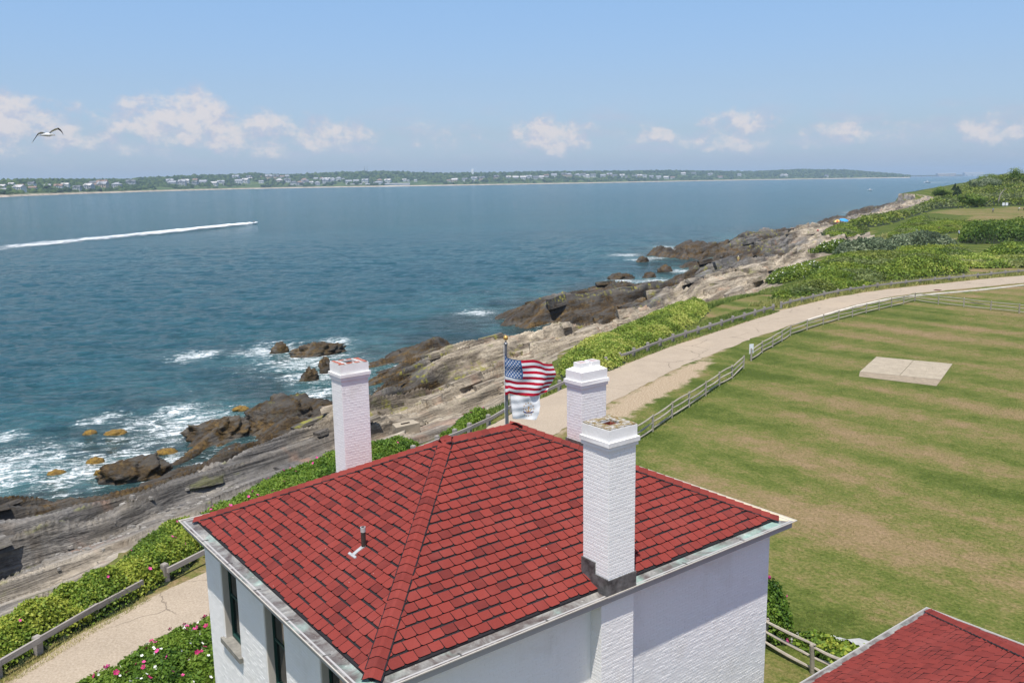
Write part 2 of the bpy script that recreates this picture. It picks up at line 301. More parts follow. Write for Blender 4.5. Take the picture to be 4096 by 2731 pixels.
HOUSES = [(-1367, 2388, 12.7, 17.8), (-1274, 2225, 5.7, 14.1), (-1464, 2602, 19.5, 15.0), (-1289, 2326, 4.7, 26.7), (-1375, 2490, 11.7, 18.6), (-1429, 2648, 15.5, 19.8), (-1341, 2487, 7.7, 20.0),
 (-1418, 2717, 13.4, 18.7), (-1368, 2684, 7.5, 23.1), (-1434, 2856, 13.3, 23.0), (-1350, 2761, 4.0, 22.2), (-1365, 2871, 4.6, 28.1), (-1516, 3224, 20.0, 25.9), (-1436, 3063, 11.7, 22.9),
 (-1435, 3120, 11.3, 35.9), (-1393, 3032, 6.9, 31.4), (-1426, 3212, 10.3, 29.5), (-1498, 3502, 18.1, 38.2), (-1484, 3867, 21.5, 28.9), (-1457, 3831, 18.0, 33.0), (-1427, 3858, 15.0, 31.0),
 (-1495, 4074, 26.6, 28.1), (-1464, 3997, 21.7, 41.3), (-1496, 4215, 29.9, 24.2), (-1414, 3980, 15.5, 25.2), (-1411, 4080, 17.2, 35.2), (-1372, 4108, 13.0, 30.7), (-1382, 4237, 17.4, 31.7),
 (-1454, 4710, 42.0, 35.2), (-1357, 4435, 21.0, 35.7), (-1344, 4506, 22.2, 33.7), (-1422, 4833, 44.6, 25.0), (-1403, 4799, 41.3, 16.5), (-1289, 4594, 22.1, 23.8), (-1382, 4953, 48.3, 19.9),
 (-1344, 4941, 42.0, 36.9), (-1325, 5027, 43.4, 43.3), (-1226, 4712, 21.0, 35.2), (-1312, 5104, 46.2, 32.3), (-1292, 5138, 47.6, 38.4), (-1189, 4736, 20.6, 49.0), (-1122, 4593, 9.2, 37.0),
 (-1094, 4614, 8.8, 39.8), (-1113, 4800, 20.5, 33.1), (-1082, 4689, 12.4, 35.0), (-1055, 4704, 11.9, 21.6), (-1088, 4978, 31.2, 25.8), (-1011, 4652, 7.2, 26.7), (-1070, 5039, 35.3, 20.3),
 (-1030, 4938, 27.7, 28.4), (-988, 4765, 14.7, 41.1), (-1028, 5016, 33.4, 23.1), (-1011, 5052, 36.0, 17.4), (-965, 4819, 18.3, 33.2), (-960, 4970, 29.4, 28.6), (-942, 5006, 32.0, 17.3),
 (-870, 4782, 14.1, 33.0), (-830, 4784, 13.6, 30.2), (-781, 4790, 13.0, 35.8), (-708, 4812, 13.0, 30.4), (-663, 4821, 12.5, 33.2), (-591, 4960, 19.7, 22.8), (-569, 4966, 19.2, 14.3),
 (-529, 4979, 18.5, 17.2), (-343, 4978, 13.0, 22.9), (-307, 4959, 11.2, 37.1), (-255, 5049, 15.9, 31.9), (-202, 5075, 16.6, 40.8), (-162, 5126, 19.2, 32.4), (-79, 5224, 23.7, 30.0),
 (-7, 5245, 22.9, 27.1), (35, 5259, 22.3, 45.3), (80, 5275, 21.6, 42.4), (115, 5308, 22.6, 39.7), (157, 5327, 22.2, 39.8), (194, 5385, 24.6, 30.9), (226, 5475, 29.3, 28.3),
 (278, 5546, 31.9, 41.4), (344, 5598, 32.6, 41.8), (378, 5639, 33.9, 35.6), (432, 5638, 31.5, 42.1), (473, 5682, 32.9, 35.9), (496, 5639, 28.9, 29.2), (535, 5682, 30.2, 35.9),
 (602, 5704, 27.6, 32.8), (656, 5816, 30.5, 40.1), (692, 5815, 26.7, 30.1), (747, 5881, 26.3, 30.4), (780, 5917, 25.8, 20.4), (838, 5940, 21.6, 47.8), (878, 5985, 21.1, 37.8),
 (921, 6057, 22.6, 31.3), (971, 6065, 18.2, 27.9), (1025, 6084, 14.1, 31.5), (1089, 6155, 13.3, 38.9), (1139, 6189, 11.1, 28.5), (1324, 6748, 40.4, 50.4), (1424, 6844, 39.4, 55.1),
 (1555, 6867, 29.9, 67.1), (1583, 6659, 11.0, 49.7), (1831, 7055, 22.8, 28.4), (2178, 7074, 15.6, 32.5), (2204, 7070, 15.2, 36.6), (2492, 6961, 6.4, 28.0)]
TOWER = (-238, 5700)
MASTS = [(-899, 5500), (-882, 5500)]
FOAM = [((-37.0, 61.9), 7), ((-31.0, 59.9), 6), ((-36.5, 59.1), 6), ((-29.2, 62.7), 4), ((-28.8, 71.6), 8), ((-32.1, 72.5), 4), ((-30.2, 76.6), 4), ((-25.8, 72.2), 4), ((-29.8, 105.0), 7),
 ((-23.7, 98.5), 9), ((-22.5, 110.4), 4), ((-19.1, 90.3), 5), ((-22.3, 89.3), 4), ((-19.0, 82.5), 4), ((-22.3, 69.7), 3), ((-12.0, 76.4), 3), ((-36.0, 74.3), 3), ((-25.6, 62.3), 2),
 ((30.7, 234.1), 7), ((32.5, 218.8), 6), ((37.1, 223.8), 5), ((46.3, 253.1), 8), ((46.0, 260.0), 6), ((38.1, 190.3), 6), ((28.6, 172.1), 7), ((22.7, 172.9), 6), ((-5.7, 133.7), 5),
 ((65.5, 266.5), 7), ((189.8, 490.4), 9), ((133.8, 381.6), 7), ((-38.1, 102.5), 5), ((-41.9, 68.5), 3)]


# ------------------------------------------------------------------ helpers
def tag(o, label=None, cat=None, group=None, kind=None):
    if label: o["label"] = label
    if cat: o["category"] = cat
    if group: o["group"] = group
    if kind: o["kind"] = kind
    return o


def link(name, mesh, parent=None, loc=None, rot=None):
    o = bpy.data.objects.new(name, mesh); COL.objects.link(o)
    if parent is not None: o.parent = parent
    if loc is not None: o.location = loc
    if rot is not None: o.rotation_euler = rot
    return o


def empty(name, loc, rz=0.0):
    o = bpy.data.objects.new(name, None); COL.objects.link(o)
    o.location = loc; o.rotation_euler = (0, 0, rz); o.empty_display_size = 0.3
    return o


def mesh_of(name, verts, faces, mats, fmat=None, smooth=False):
    me = bpy.data.meshes.new(name)
    me.from_pydata([tuple(v) for v in verts], [], [tuple(f) for f in faces])
    for m in (mats if isinstance(mats, (list, tuple)) else [mats]): me.materials.append(m)
    if fmat is not None: me.polygons.foreach_set('material_index', np.asarray(fmat, dtype=np.int32))
    if smooth: me.polygons.foreach_set('use_smooth', np.ones(len(me.polygons), dtype=bool))
    me.update()
    return me


def mesh_np(name, V, F, mat, attrs=None, smooth=True, fmat=None):
    """V (n,3), F (m,k) arrays; attrs: point float attributes"""
    V = np.ascontiguousarray(V, dtype=np.float32); F = np.ascontiguousarray(F, dtype=np.int32)
    me = bpy.data.meshes.new(name); m, k = F.shape
    me.vertices.add(len(V)); me.vertices.foreach_set('co', V.ravel())
    me.loops.add(m * k); me.loops.foreach_set('vertex_index', F.ravel())
    me.polygons.add(m); me.polygons.foreach_set('loop_start', np.arange(0, m * k, k, dtype=np.int32))
    if smooth: me.polygons.foreach_set('use_smooth', np.ones(m, dtype=bool))
    for mm in (mat if isinstance(mat, (list, tuple)) else [mat]): me.materials.append(mm)
    if fmat is not None: me.polygons.foreach_set('material_index', np.asarray(fmat, dtype=np.int32))
    if attrs:
        for an, av in attrs.items():
            at_ = me.attributes.new(an, 'FLOAT', 'POINT'); at_.data.foreach_set('value', np.ascontiguousarray(av, dtype=np.float32))
    me.update(calc_edges=True); me.validate()
    return me


class MB:
    """collects boxes, bars, prisms and lathes into one mesh"""
    def __init__(self): self.v = []; self.f = []; self.m = []

    def add(self, verts, faces, mi=0):
        o = len(self.v); self.v += [tuple(q) for q in verts]; self.f += [tuple(i + o for i in fc) for fc in faces]; self.m += [mi] * len(faces)

    def box(self, x0, x1, y0, y1, z0, z1, mi=0, jit=0.0):
        P = [(x0, y0, z0), (x1, y0, z0), (x1, y1, z0), (x0, y1, z0), (x0, y0, z1), (x1, y0, z1), (x1, y1, z1), (x0, y1, z1)]
        if jit: P = [tuple(c + random.uniform(-jit, jit) for c in p) for p in P]
        self.add(P, [(0, 3, 2, 1), (4, 5, 6, 7), (0, 1, 5, 4), (1, 2, 6, 5), (2, 3, 7, 6), (3, 0, 4, 7)], mi)

    def tube(self, pts, radii, n=8, mi=0, cap=True, squash=1.0):
        pts = [Vector(p) for p in pts]
        if not isinstance(radii, (list, tuple)): radii = [radii] * len(pts)
        rings = []; up = Vector((0, 0, 1))
        for i, p in enumerate(pts):
            t = (pts[min(i + 1, len(pts) - 1)] - pts[max(i - 1, 0)]).normalized()
            a = t.cross(up); a = t.cross(Vector((1, 0, 0))) if a.length < 1e-3 else a
            a.normalize(); b = t.cross(a).normalized()
            rings.append([p + (a * math.cos(2 * math.pi * k / n) + b * math.sin(2 * math.pi * k / n) * squash) * radii[i] for k in range(n)])
        o = len(self.v)
        for r in rings: self.v += [tuple(q) for q in r]
        for i in range(len(pts) - 1):
            for k in range(n):
                self.f.append((o + i * n + k, o + i * n + (k + 1) % n, o + (i + 1) * n + (k + 1) % n, o + (i + 1) * n + k)); self.m.append(mi)
        if cap:
            self.f.append(tuple(o + k for k in reversed(range(n)))); self.m.append(mi)
            e = o + (len(pts) - 1) * n; self.f.append(tuple(e + k for k in range(n))); self.m.append(mi)

    def lathe(self, prof, n=16, mi=0, origin=(0, 0, 0)):
        o = len(self.v); ox, oy, oz = origin
        for r, z in prof:
            self.v += [(ox + r * math.cos(2 * math.pi * k / n), oy + r * math.sin(2 * math.pi * k / n), oz + z) for k in range(n)]
        for i in range(len(prof) - 1):
            for k in range(n):
                self.f.append((o + i * n + k, o + i * n + (k + 1) % n, o + (i + 1) * n + (k + 1) % n, o + (i + 1) * n + k)); self.m.append(mi)
        self.f.append(tuple(o + k for k in reversed(range(n)))); self.m.append(mi)
        e = o + (len(prof) - 1) * n; self.f.append(tuple(e + k for k in range(n))); self.m.append(mi)

    def prism(self, poly, z0, z1, mi=0):
        n = len(poly); P = [(x, y, z0) for x, y in poly] + [(x, y, z1) for x, y in poly]
        self.add(P, [tuple(reversed(range(n))), tuple(range(n, 2 * n))] + [(i, (i + 1) % n, n + (i + 1) % n, n + i) for i in range(n)], mi)

    def mesh(self, name, mats, smooth=False): return mesh_of(name, self.v, self.f, mats, self.m, smooth)

    def build(self, name, mats, parent=None, loc=None, rot=None, smooth=False): return link(name, self.mesh(name, mats, smooth), parent, loc, rot)


def _hash(ix, iy, seed):
    h = (ix.astype(np.int64) * 374761393 + iy.astype(np.int64) * 668265263 + seed * 1442695041) & 0xFFFFFFFF
    h = ((h ^ (h >> 13)) * 1274126177) & 0xFFFFFFFF
    return ((h ^ (h >> 16)) & 0xFFFF) / 65535.0


def vnoise(x, y, seed=0):
    ix = np.floor(x); iy = np.floor(y); fx = x - ix; fy = y - iy
    fx = fx * fx * (3 - 2 * fx); fy = fy * fy * (3 - 2 * fy)
    a = _hash(ix, iy, seed); b = _hash(ix + 1, iy, seed); c = _hash(ix, iy + 1, seed); d = _hash(ix + 1, iy + 1, seed)
    return (a * (1 - fx) + b * fx) * (1 - fy) + (c * (1 - fx) + d * fx) * fy


def fbm(x, y, octv=4, seed=0, gain=0.5):
    s = np.zeros_like(x, dtype=float); a = 1.0; tot = 0.0
    for k in range(octv):
        s += a * vnoise(x * 2 ** k + 17.3 * k, y * 2 ** k - 9.1 * k, seed + k); tot += a; a *= gain
    return s / tot


def domes(x, y, size, seed=0, ids=False):
    """height 0..1 of close-set rounded crowns"""
    gx = x / size; gy = y / size; ix = np.floor(gx); iy = np.floor(gy); best = np.zeros_like(gx); who = np.zeros_like(gx)
    for ox in (-1, 0, 1):
        for oy in (-1, 0, 1):
            cx = ix + ox; cy = iy + oy
            px = cx + 0.15 + 0.7 * _hash(cx, cy, seed); py = cy + 0.15 + 0.7 * _hash(cx, cy, seed + 5)
            r = 0.55 + 0.4 * _hash(cx, cy, seed + 9)
            q = 1 - ((gx - px) ** 2 + (gy - py) ** 2) / r ** 2
            v = np.sqrt(np.clip(q, 0, 1)) * (0.55 + 0.45 * _hash(cx, cy, seed + 13))
            who = np.where(v > best, _hash(cx, cy, seed + 21), who); best = np.maximum(best, v)
    return (best, who) if ids else best


def smoothstep(x, a, b):
    t = np.clip((x - a) / (b - a), 0, 1); return t * t * (3 - 2 * t)


def inside(x, y, poly):
    r = np.zeros(np.shape(x), dtype=bool); n = len(poly)
    for i in range(n):
        x1, y1 = poly[i]; x2, y2 = poly[(i + 1) % n]
        if y1 == y2: continue
        c = ((y1 > y) != (y2 > y)) & (x < (x2 - x1) * (y - y1) / (y2 - y1) + x1); r ^= c
    return r


def dist_line(x, y, line, closed=False):
    best = np.full(np.shape(x), 1e18); n = len(line)
    for i in range(n if closed else n - 1):
        x1, y1 = line[i]; x2, y2 = line[(i + 1) % n]; ex, ey = x2 - x1, y2 - y1; L = ex * ex + ey * ey + 1e-12
        t = np.clip(((x - x1) * ex + (y - y1) * ey) / L, 0, 1)
        np.minimum(best, (x - x1 - t * ex) ** 2 + (y - y1 - t * ey) ** 2, out=best)
    return np.sqrt(best)


# ------------------------------------------------------------------ shape of the land
STRIKE = math.radians(54)
SX, SY = math.cos(STRIKE), math.sin(STRIKE)          # along the rock beds
CXn, CYn = SY, -SX                                    # across the beds, landward
LAND = COAST + [(420, 760), (900, 800), (900, -60), (-60, -60)]
VEGP = VEG + [(260, 620), (420, 760), (900, 800), (900, -60), (-60, -60)]


def saw(p, sharp=0.86):
    f = p - np.floor(p)
    return np.where(f < sharp, f / sharp, (1 - f) / (1 - sharp))


def land(x, y):
    """height, rock mask and rock tone of the land at (x, y)"""
    dC = dist_line(x, y, COAST); dC = np.where(inside(x, y, LAND), dC, -dC)
    dV = dist_line(x, y, VEG); dV = np.where(inside(x, y, VEGP), dV, -dV)
    t = np.clip(dC, 0, None) / (np.clip(dC, 0, None) + np.clip(-dV, 0, None) + 1e-3)
    rock = dV < 0
    base = np.where(rock, SEA + 0.15 + 3.95 * t ** 0.75, -0.9 * (1 - smoothstep(dV, 0.0, 5.0)))
    base = np.where(dC < 0, SEA + 0.15 - 0.42 * np.abs(dC), base)
    # hill to the north and the slow rise of the meadow
    rise = 1.6 * smoothstep(y, 190, 330) * smoothstep(x, 60, 160)
    hill = 9.0 * smoothstep(x - 0.38 * y, 20, 130) * smoothstep(y - 0.10 * x, 315, 430)
    base = base + np.where(dV > 0, (rise + hill) * smoothstep(dV, 0, 25), 0)
    # bedded ledges: gentle backs dipping seaward, sharp broken faces landward
    a = x * SX + y * SY; c = x * CXn + y * CYn
    sc = np.clip(y / 85.0, 0.75, 3.2)
    wv = (fbm(a / 11, c / 8, 2, 3) - 0.5)
    blk = vnoise(a / 3.5, c / 9.0, 77)
    p1 = (c + 3.2 * wv * 2 + 0.8 * blk) / 4.4
    p2 = (c + 1.5 * (fbm(a / 6, c / 5, 2, 8) - 0.5) * 2 + 0.3 * blk) / 1.25
    p3 = (c + 0.4 * (fbm(a / 2.6, c / 2.0, 2, 12) - 0.5) * 2) / 0.5
    big = (fbm(a / 16, c / 7, 4, 21) - 0.5) * 2
    amp1 = 0.25 + 1.1 * fbm(a / 14, c / 9, 2, 41); amp2 = 0.15 + 0.55 * fbm(a / 6, c / 5, 2, 43)
    rel = 2.0 * big + 1.75 * amp1 * (saw(p1, 0.88) - 0.5) + 0.85 * amp2 * (saw(p2, 0.76) - 0.5) + 0.11 * (saw(p3, 0.8) - 0.5) + 0.10 * (fbm(x * 2.2, y * 2.2, 3, 51) - 0.5)
    env = smoothstep(t, 0.0, 0.22) * 0.25 + 0.75
    env = np.where(dV > -4, env * (0.25 + 0.75 * smoothstep(-dV, 0.0, 5.0)), env)
    env = np.where(dC < 0, env * np.exp(dC / 4.0), env)
    env = np.where(dV > 0, 0.0, env)
    h = base + rel * env * (0.8 + 0.2 * sc)
    h = np.where(dV > 0, h + 0.12 * (fbm(x / 6, y / 6, 3, 61) - 0.5) * smoothstep(dV, 3, 10) * np.where(y > 175, 1, 0), h)
    over = (0.34 * (saw(p1, 0.88) - 0.5) * amp1 + 0.10 * (saw(p2, 0.76) - 0.5) * amp2) * env * np.where(dC > 0, 1, 0)
    return h, dC, dV, over, t

# ------------------------------------------------------------------ materials of the setting
M = {}


def rock_material():
    m, n = new_mat('bedded_rock'); p = n.pos(); x, y, z = n.sep(p)
    rot = n.mapping(p, rot=(0, 0, -STRIKE))
    beds = n.noise(n.mapping(rot, scale=(0.10, 1.6, 2.4)), 1.0, 7.0, 0.62, 0.4)
    beds2 = n.noise(n.mapping(rot, scale=(0.35, 5.5, 7.0)), 1.0, 5.0, 0.6, 0.3)
    patch = n.noise(p, 0.10, 4.0, 0.6); speck = n.noise(p, 3.5, 6.0, 0.7)
    tone = n.attr('tone')
    warm = n.smooth(n.math('ADD', tone, n.math('MULTIPLY', n.math('SUBTRACT', patch, 0.5), 1.3)), 0.25, 0.75)
    grey = n.ramp(beds, [(0.25, (0.060, 0.056, 0.052)), (0.45, (0.145, 0.138, 0.130)), (0.62, (0.235, 0.222, 0.205)), (0.8, (0.35, 0.30, 0.25))])
    cream = n.ramp(beds, [(0.25, (0.10, 0.082, 0.062)), (0.42, (0.28, 0.235, 0.175)), (0.6, (0.46, 0.395, 0.30)), (0.8, (0.57, 0.51, 0.41))])
    col = n.mix(warm, grey, cream)
    col = n.mix(n.math('MULTIPLY', n.smooth(n.noise(p, 0.23, 3.0, 0.6, 0.5), 0.57, 0.70), 0.5), col, (0.40, 0.24, 0.16))
    col = n.mix(n.math('MULTIPLY', n.smooth(n.noise(n.mapping(rot, scale=(0.25, 0.7, 0.7)), 1.0, 5.0, 0.65), 0.60, 0.68), 0.5), col, (0.25, 0.26, 0.075))
    col = n.mix(n.math('MULTIPLY', n.smooth(n.noise(p, 0.17, 4.0, 0.65, 0.8), 0.56, 0.66), 0.5), col, (0.13, 0.10, 0.07))
    col = n.mix(n.smooth(beds2, 0.36, 0.48), n.mix(0.42, col, (0.03, 0.027, 0.025)), col)
    beds0 = n.noise(n.mapping(rot, scale=(0.030, 0.42, 0.6)), 1.0, 5.0, 0.6, 0.5)
    col = n.mix(1.0, col, n.ramp(beds0, [(0.34, (0.36, 0.34, 0.33)), (0.47, (0.85, 0.84, 0.82)), (0.56, (1.08, 1.07, 1.05)), (0.68, (1.38, 1.36, 1.32))]), 'MULTIPLY')
    col = n.mix(0.5, col, n.ramp(speck, [(0.3, (0.35, 0.35, 0.35)), (0.7, (1.2, 1.2, 1.2))]), 'MULTIPLY')
    # black wet band, green-yellow algae, brown weed towards the water
    zz = n.math('SUBTRACT', n.math('ADD', z, n.math('MULTIPLY', n.math('SUBTRACT', n.noise(n.mapping(rot, scale=(0.22, 0.5, 0.5)), 1.0, 5.0, 0.65), 0.5), 3.4)), n.attr('wet'))
    dark = n.math('MULTIPLY', n.math('SUBTRACT', 1.0, n.smooth(zz, SEA + 1.1, SEA + 2.5)), 0.72)
    col = n.mix(dark, col, (0.05, 0.045, 0.038))
    alg = n.math('MULTIPLY', n.math('MULTIPLY', n.smooth(zz, SEA + 0.8, SEA + 1.2), n.math('SUBTRACT', 1.0, n.smooth(zz, SEA + 1.9, SEA + 2.8))), n.math('MULTIPLY', n.smooth(n.noise(p, 0.8, 4.0, 0.65), 0.53, 0.64), 0.8))
    col = n.mix(alg, col, n.ramp(speck, [(0.3, (0.10, 0.095, 0.012)), (0.7, (0.34, 0.32, 0.05))]))
    weed = n.math('MULTIPLY', n.math('SUBTRACT', 1.0, n.smooth(zz, SEA + 0.85, SEA + 1.35)), n.lin(n.smooth(n.noise(n.mapping(rot, scale=(0.35, 1.5, 1.5)), 1.0, 5.0, 0.65), 0.42, 0.56), 0, 1, 0.15, 1.0))
    col = n.mix(weed, col, n.ramp(n.noise(p, 2.6, 6.0, 0.7), [(0.25, (0.016, 0.011, 0.006)), (0.48, (0.050, 0.032, 0.013)), (0.66, (0.105, 0.066, 0.020)), (0.85, (0.15, 0.13, 0.035))]))
    col = n.mix(n.math('MULTIPLY', weed, 0.7), col, n.mix(1.0, col, n.ramp(beds0, [(0.36, (0.45, 0.45, 0.45)), (0.5, (1.0, 1.0, 1.0)), (0.66, (2.3, 2.2, 1.9))]), 'MULTIPLY'))
    h = n.math('ADD', n.math('MULTIPLY', beds2, 0.6), n.math('ADD', n.math('MULTIPLY', speck, 0.25), beds))
    n.out(n.bsdf(col, n.lin(weed, 0, 1, 0.85, 0.55), n.bump(h, 0.9, 0.22), 0.25))
    return m


def ground_material():
    m, n = new_mat('mown_lawn'); p = n.pos()
    rot = n.mapping(p, rot=(0, 0, math.radians(53)))
    lanes = n.noise(n.mapping(rot, scale=(0.055, 0.30, 1)), 1.0, 4.0, 0.6, 0.6)
    patch = n.noise(p, 0.09, 5.0, 0.62, 0.6); mid = n.noise(p, 0.75, 5.0, 0.65); fine = n.noise(p, 7.0, 4.0, 0.75)
    tuft = n.noise(n.mapping(rot, scale=(1.6, 4.5, 1)), 1.0, 3.0, 0.6)
    wv = n.add('ShaderNodeTexWave', bands_direction='Y'); n.put(wv.inputs['Vector'], rot); wv.inputs['Scale'].default_value = 0.052; wv.inputs['Distortion'].default_value = 2.4; wv.inputs['Detail'].default_value = 2.0; wv.inputs['Detail Scale'].default_value = 0.6
    lanes = n.math('ADD', n.math('MULTIPLY', lanes, 0.62), n.math('MULTIPLY', wv.outputs['Fac'], 0.19))
    lanes = n.math('ADD', lanes, 0.10)
    dry = n.math('ADD', n.math('MULTIPLY', lanes, 1.15), n.math('MULTIPLY', n.math('SUBTRACT', mid, 0.5), 0.75))
    dry = n.math('ADD', dry, n.math('MULTIPLY', n.math('SUBTRACT', patch, 0.5), 0.8))
    dry = n.math('ADD', n.math('SUBTRACT', dry, 0.01), n.math('ADD', n.math('MULTIPLY', n.math('SUBTRACT', fine, 0.5), 0.6), n.math('MULTIPLY', n.math('SUBTRACT', tuft, 0.5), 0.55)))
    dry = n.math('ADD', dry, n.attr('dry'))
    col = n.ramp(dry, [(0.20, (0.062, 0.088, 0.015)), (0.40, (0.105, 0.126, 0.028)), (0.56, (0.152, 0.144, 0.046)), (0.72, (0.208, 0.155, 0.074)), (0.92, (0.250, 0.176, 0.098))])
    col = n.mix(0.85, col, n.ramp(fine, [(0.25, (0.5, 0.5, 0.5)), (0.72, (1.35, 1.35, 1.35))]), 'MULTIPLY')
    clover = n.math('GREATER_THAN', n.noise(p, 9.0, 2.0, 0.5), 0.775)
    col = n.mix(n.math('MULTIPLY', clover, 0.55), col, (0.5, 0.5, 0.36))
    # gravelly pull-off and sandy road shoulder
    g = n.smooth(n.math('ADD', n.attr('gravel'), n.math('MULTIPLY', n.math('SUBTRACT', mid, 0.5), 0.7)), 0.42, 0.62)
    stones = n.ramp(n.noise(p, 9.0, 4.0, 0.8), [(0.3, (0.13, 0.09, 0.05)), (0.5, (0.34, 0.26, 0.17)), (0.72, (0.62, 0.53, 0.40))])
    col = n.mix(g, col, stones)
    s = n.smooth(n.math('ADD', n.attr('sand'), n.math('MULTIPLY', n.math('SUBTRACT', mid, 0.5), 0.9)), 0.40, 0.70)
    col = n.mix(s, col, n.ramp(fine, [(0.3, (0.20, 0.145, 0.08)), (0.7, (0.40, 0.32, 0.22))]))
    n.out(n.bsdf(col, 0.95, n.bump(n.math('ADD', fine, n.math('MULTIPLY', mid, 0.8)), 0.8, 0.06), 0.1))
    return m


def road_material():
    m, n = new_mat('chip_seal_road'); p = n.pos()
    fine = n.noise(p, 12.0, 4.0, 0.8); mid = n.noise(p, 0.5, 5.0, 0.6); big = n.noise(p, 0.07, 3.0, 0.6)
    col = n.ramp(fine, [(0.25, (0.255, 0.205, 0.15)), (0.5, (0.365, 0.302, 0.228)), (0.75, (0.47, 0.40, 0.315))])
    col = n.mix(0.45, col, n.ramp(mid, [(0.3, (0.78, 0.76, 0.74)), (0.7, (1.1, 1.08, 1.05))]), 'MULTIPLY')
    col = n.mix(n.math('MULTIPLY', n.smooth(big, 0.5, 0.7), 0.25), col, (0.46, 0.36, 0.25))
    vo = n.add('ShaderNodeTexVoronoi', feature='DISTANCE_TO_EDGE'); wob_ = n.noise(p, 0.6, 5.0, 0.6, out='Color')
    n.put(vo.inputs['Vector'], n.mix(0.85, p, wob_, 'ADD')); vo.inputs['Scale'].default_value = 0.19
    crack = n.math('MULTIPLY', n.math('LESS_THAN', vo.outputs['Distance'], 0.0045), n.smooth(n.noise(p, 0.16, 2.0, 0.5), 0.42, 0.58))
    col = n.mix(n.math('MULTIPLY', crack, 0.75), col, (0.10, 0.08, 0.06))
    n.out(n.bsdf(col, 0.92, n.bump(fine, 0.5, 0.02), 0.15))
    return m


def sea_material():
    m, n = new_mat('sea_water'); p = n.pos(); x, y, z = n.sep(p)
    rot = n.mapping(p, rot=(0, 0, math.radians(-18)))
    swell = n.noise(n.mapping(rot, scale=(0.05, 0.16, 1)), 1.0, 3.0, 0.55, 0.4)
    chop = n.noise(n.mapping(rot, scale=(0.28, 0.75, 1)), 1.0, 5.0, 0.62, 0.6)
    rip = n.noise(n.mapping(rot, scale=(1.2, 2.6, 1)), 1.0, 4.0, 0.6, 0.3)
    h = n.math('ADD', n.math('MULTIPLY', swell, 2.2), n.math('ADD', n.math('MULTIPLY', chop, 2.3), n.math('MULTIPLY', rip, 0.8)))
    nrm = n.bump(h, 1.0, 1.0)
    gust = n.noise(n.mapping(rot, scale=(0.0035, 0.014, 1)), 1.0, 4.0, 0.6, 0.8)
    deep = n.mix(n.smooth(gust, 0.35, 0.65), (0.010, 0.088, 0.122), (0.015, 0.112, 0.150))
    deep = n.mix(n.smooth(n.math('ADD', n.math('MULTIPLY', chop, 0.6), n.math('MULTIPLY', rip, 0.4)), 0.36, 0.66), n.mix(0.40, deep, (0.005, 0.035, 0.050)), n.mix(0.25, deep, (0.05, 0.17, 0.20)))  # light and dark of the wave facets painted into the water colour
    shal = n.attr('shal'); weedy = n.noise(p, 0.09, 4.0, 0.6)
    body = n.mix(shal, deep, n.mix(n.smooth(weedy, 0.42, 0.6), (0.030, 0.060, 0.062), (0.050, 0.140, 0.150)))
    foam = n.attr('foam')
    fl = n.noise(n.mapping(rot, scale=(0.38, 1.0, 1)), 1.0, 6.0, 0.72, 1.8)
    fl2 = n.noise(p, 2.6, 4.0, 0.7, 1.2)
    ff = n.math('ADD', n.math('MULTIPLY', fl, 0.65), n.math('MULTIPLY', fl2, 0.35))
    fm = n.smooth(n.math('ADD', ff, n.math('MULTIPLY', foam, 0.235)), 0.62, 0.80)
    milky = n.smooth(n.math('ADD', fl, n.math('MULTIPLY', foam, 0.42)), 0.58, 0.95)
    body = n.mix(n.math('MULTIPLY', milky, 0.55), body, (0.23, 0.37, 0.36))
    cap = n.math('GREATER_THAN', n.noise(n.mapping(rot, scale=(0.11, 0.34, 1)), 1.0, 6.0, 0.72, 0.8), 0.775)
    fm = n.math('MAXIMUM', fm, n.math('MULTIPLY', cap, 0.5))
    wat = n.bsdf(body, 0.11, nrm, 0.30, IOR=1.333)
    fo = n.bsdf((0.80, 0.82, 0.82), 0.9, n.bump(ff, 0.6, 0.25), 0.1)
    ms = n.add('ShaderNodeMixShader'); n.put(ms.inputs[0], fm); n.put(ms.inputs[1], wat); n.put(ms.inputs[2], fo)
    n.out(ms.outputs[0])
    return m


def leaf_material(name, dark, mid_, light, trans=0.34):
    m, n = new_mat(name); tint = n.attr('tint'); p = n.pos()
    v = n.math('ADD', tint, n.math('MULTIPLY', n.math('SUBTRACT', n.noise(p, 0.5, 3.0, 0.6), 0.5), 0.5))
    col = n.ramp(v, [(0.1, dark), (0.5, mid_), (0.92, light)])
    hue = n.attr('hue'); yel = n.math('MULTIPLY', n.math('GREATER_THAN', hue, 0.9), n.math('LESS_THAN', hue, 1.22)); gry = n.math('GREATER_THAN', hue, 1.78)
    col = n.mix(n.math('MULTIPLY', yel, 0.45), col, n.ramp(v, [(0.1, (0.12, 0.13, 0.03)), (0.9, (0.38, 0.36, 0.11))]))
    col = n.mix(n.math('MULTIPLY', gry, 0.6), col, n.ramp(v, [(0.1, (0.035, 0.055, 0.028)), (0.9, (0.15, 0.18, 0.10))]))
    a = n.bsdf(col, 0.55, None, 0.25)
    t = n.add('ShaderNodeBsdfTranslucent'); n.put(t.inputs[0], n.mix(0.4, col, light))
    ms = n.add('ShaderNodeMixShader'); ms.inputs[0].default_value = trans
    n.l.new(a, ms.inputs[1]); n.l.new(t.outputs[0], ms.inputs[2]); n.out(ms.outputs[0])
    return m


def plain(name, col, rough=0.72, var=0.12, scale=6.0, bump=0.0, spec=0.3, metal=0.0, bdist=0.01):
    m, n = new_mat(name); o = n.obj(); f = n.noise(o, scale, 5.0, 0.65)
    c = n.mix(1.0, col, n.ramp(f, [(0.25, (1 - var * 1.6,) * 3), (0.75, (1 + var,) * 3)]), 'MULTIPLY')
    n.out(n.bsdf(c, rough, n.bump(f, bump, bdist) if bump else None, spec, metal))
    return m


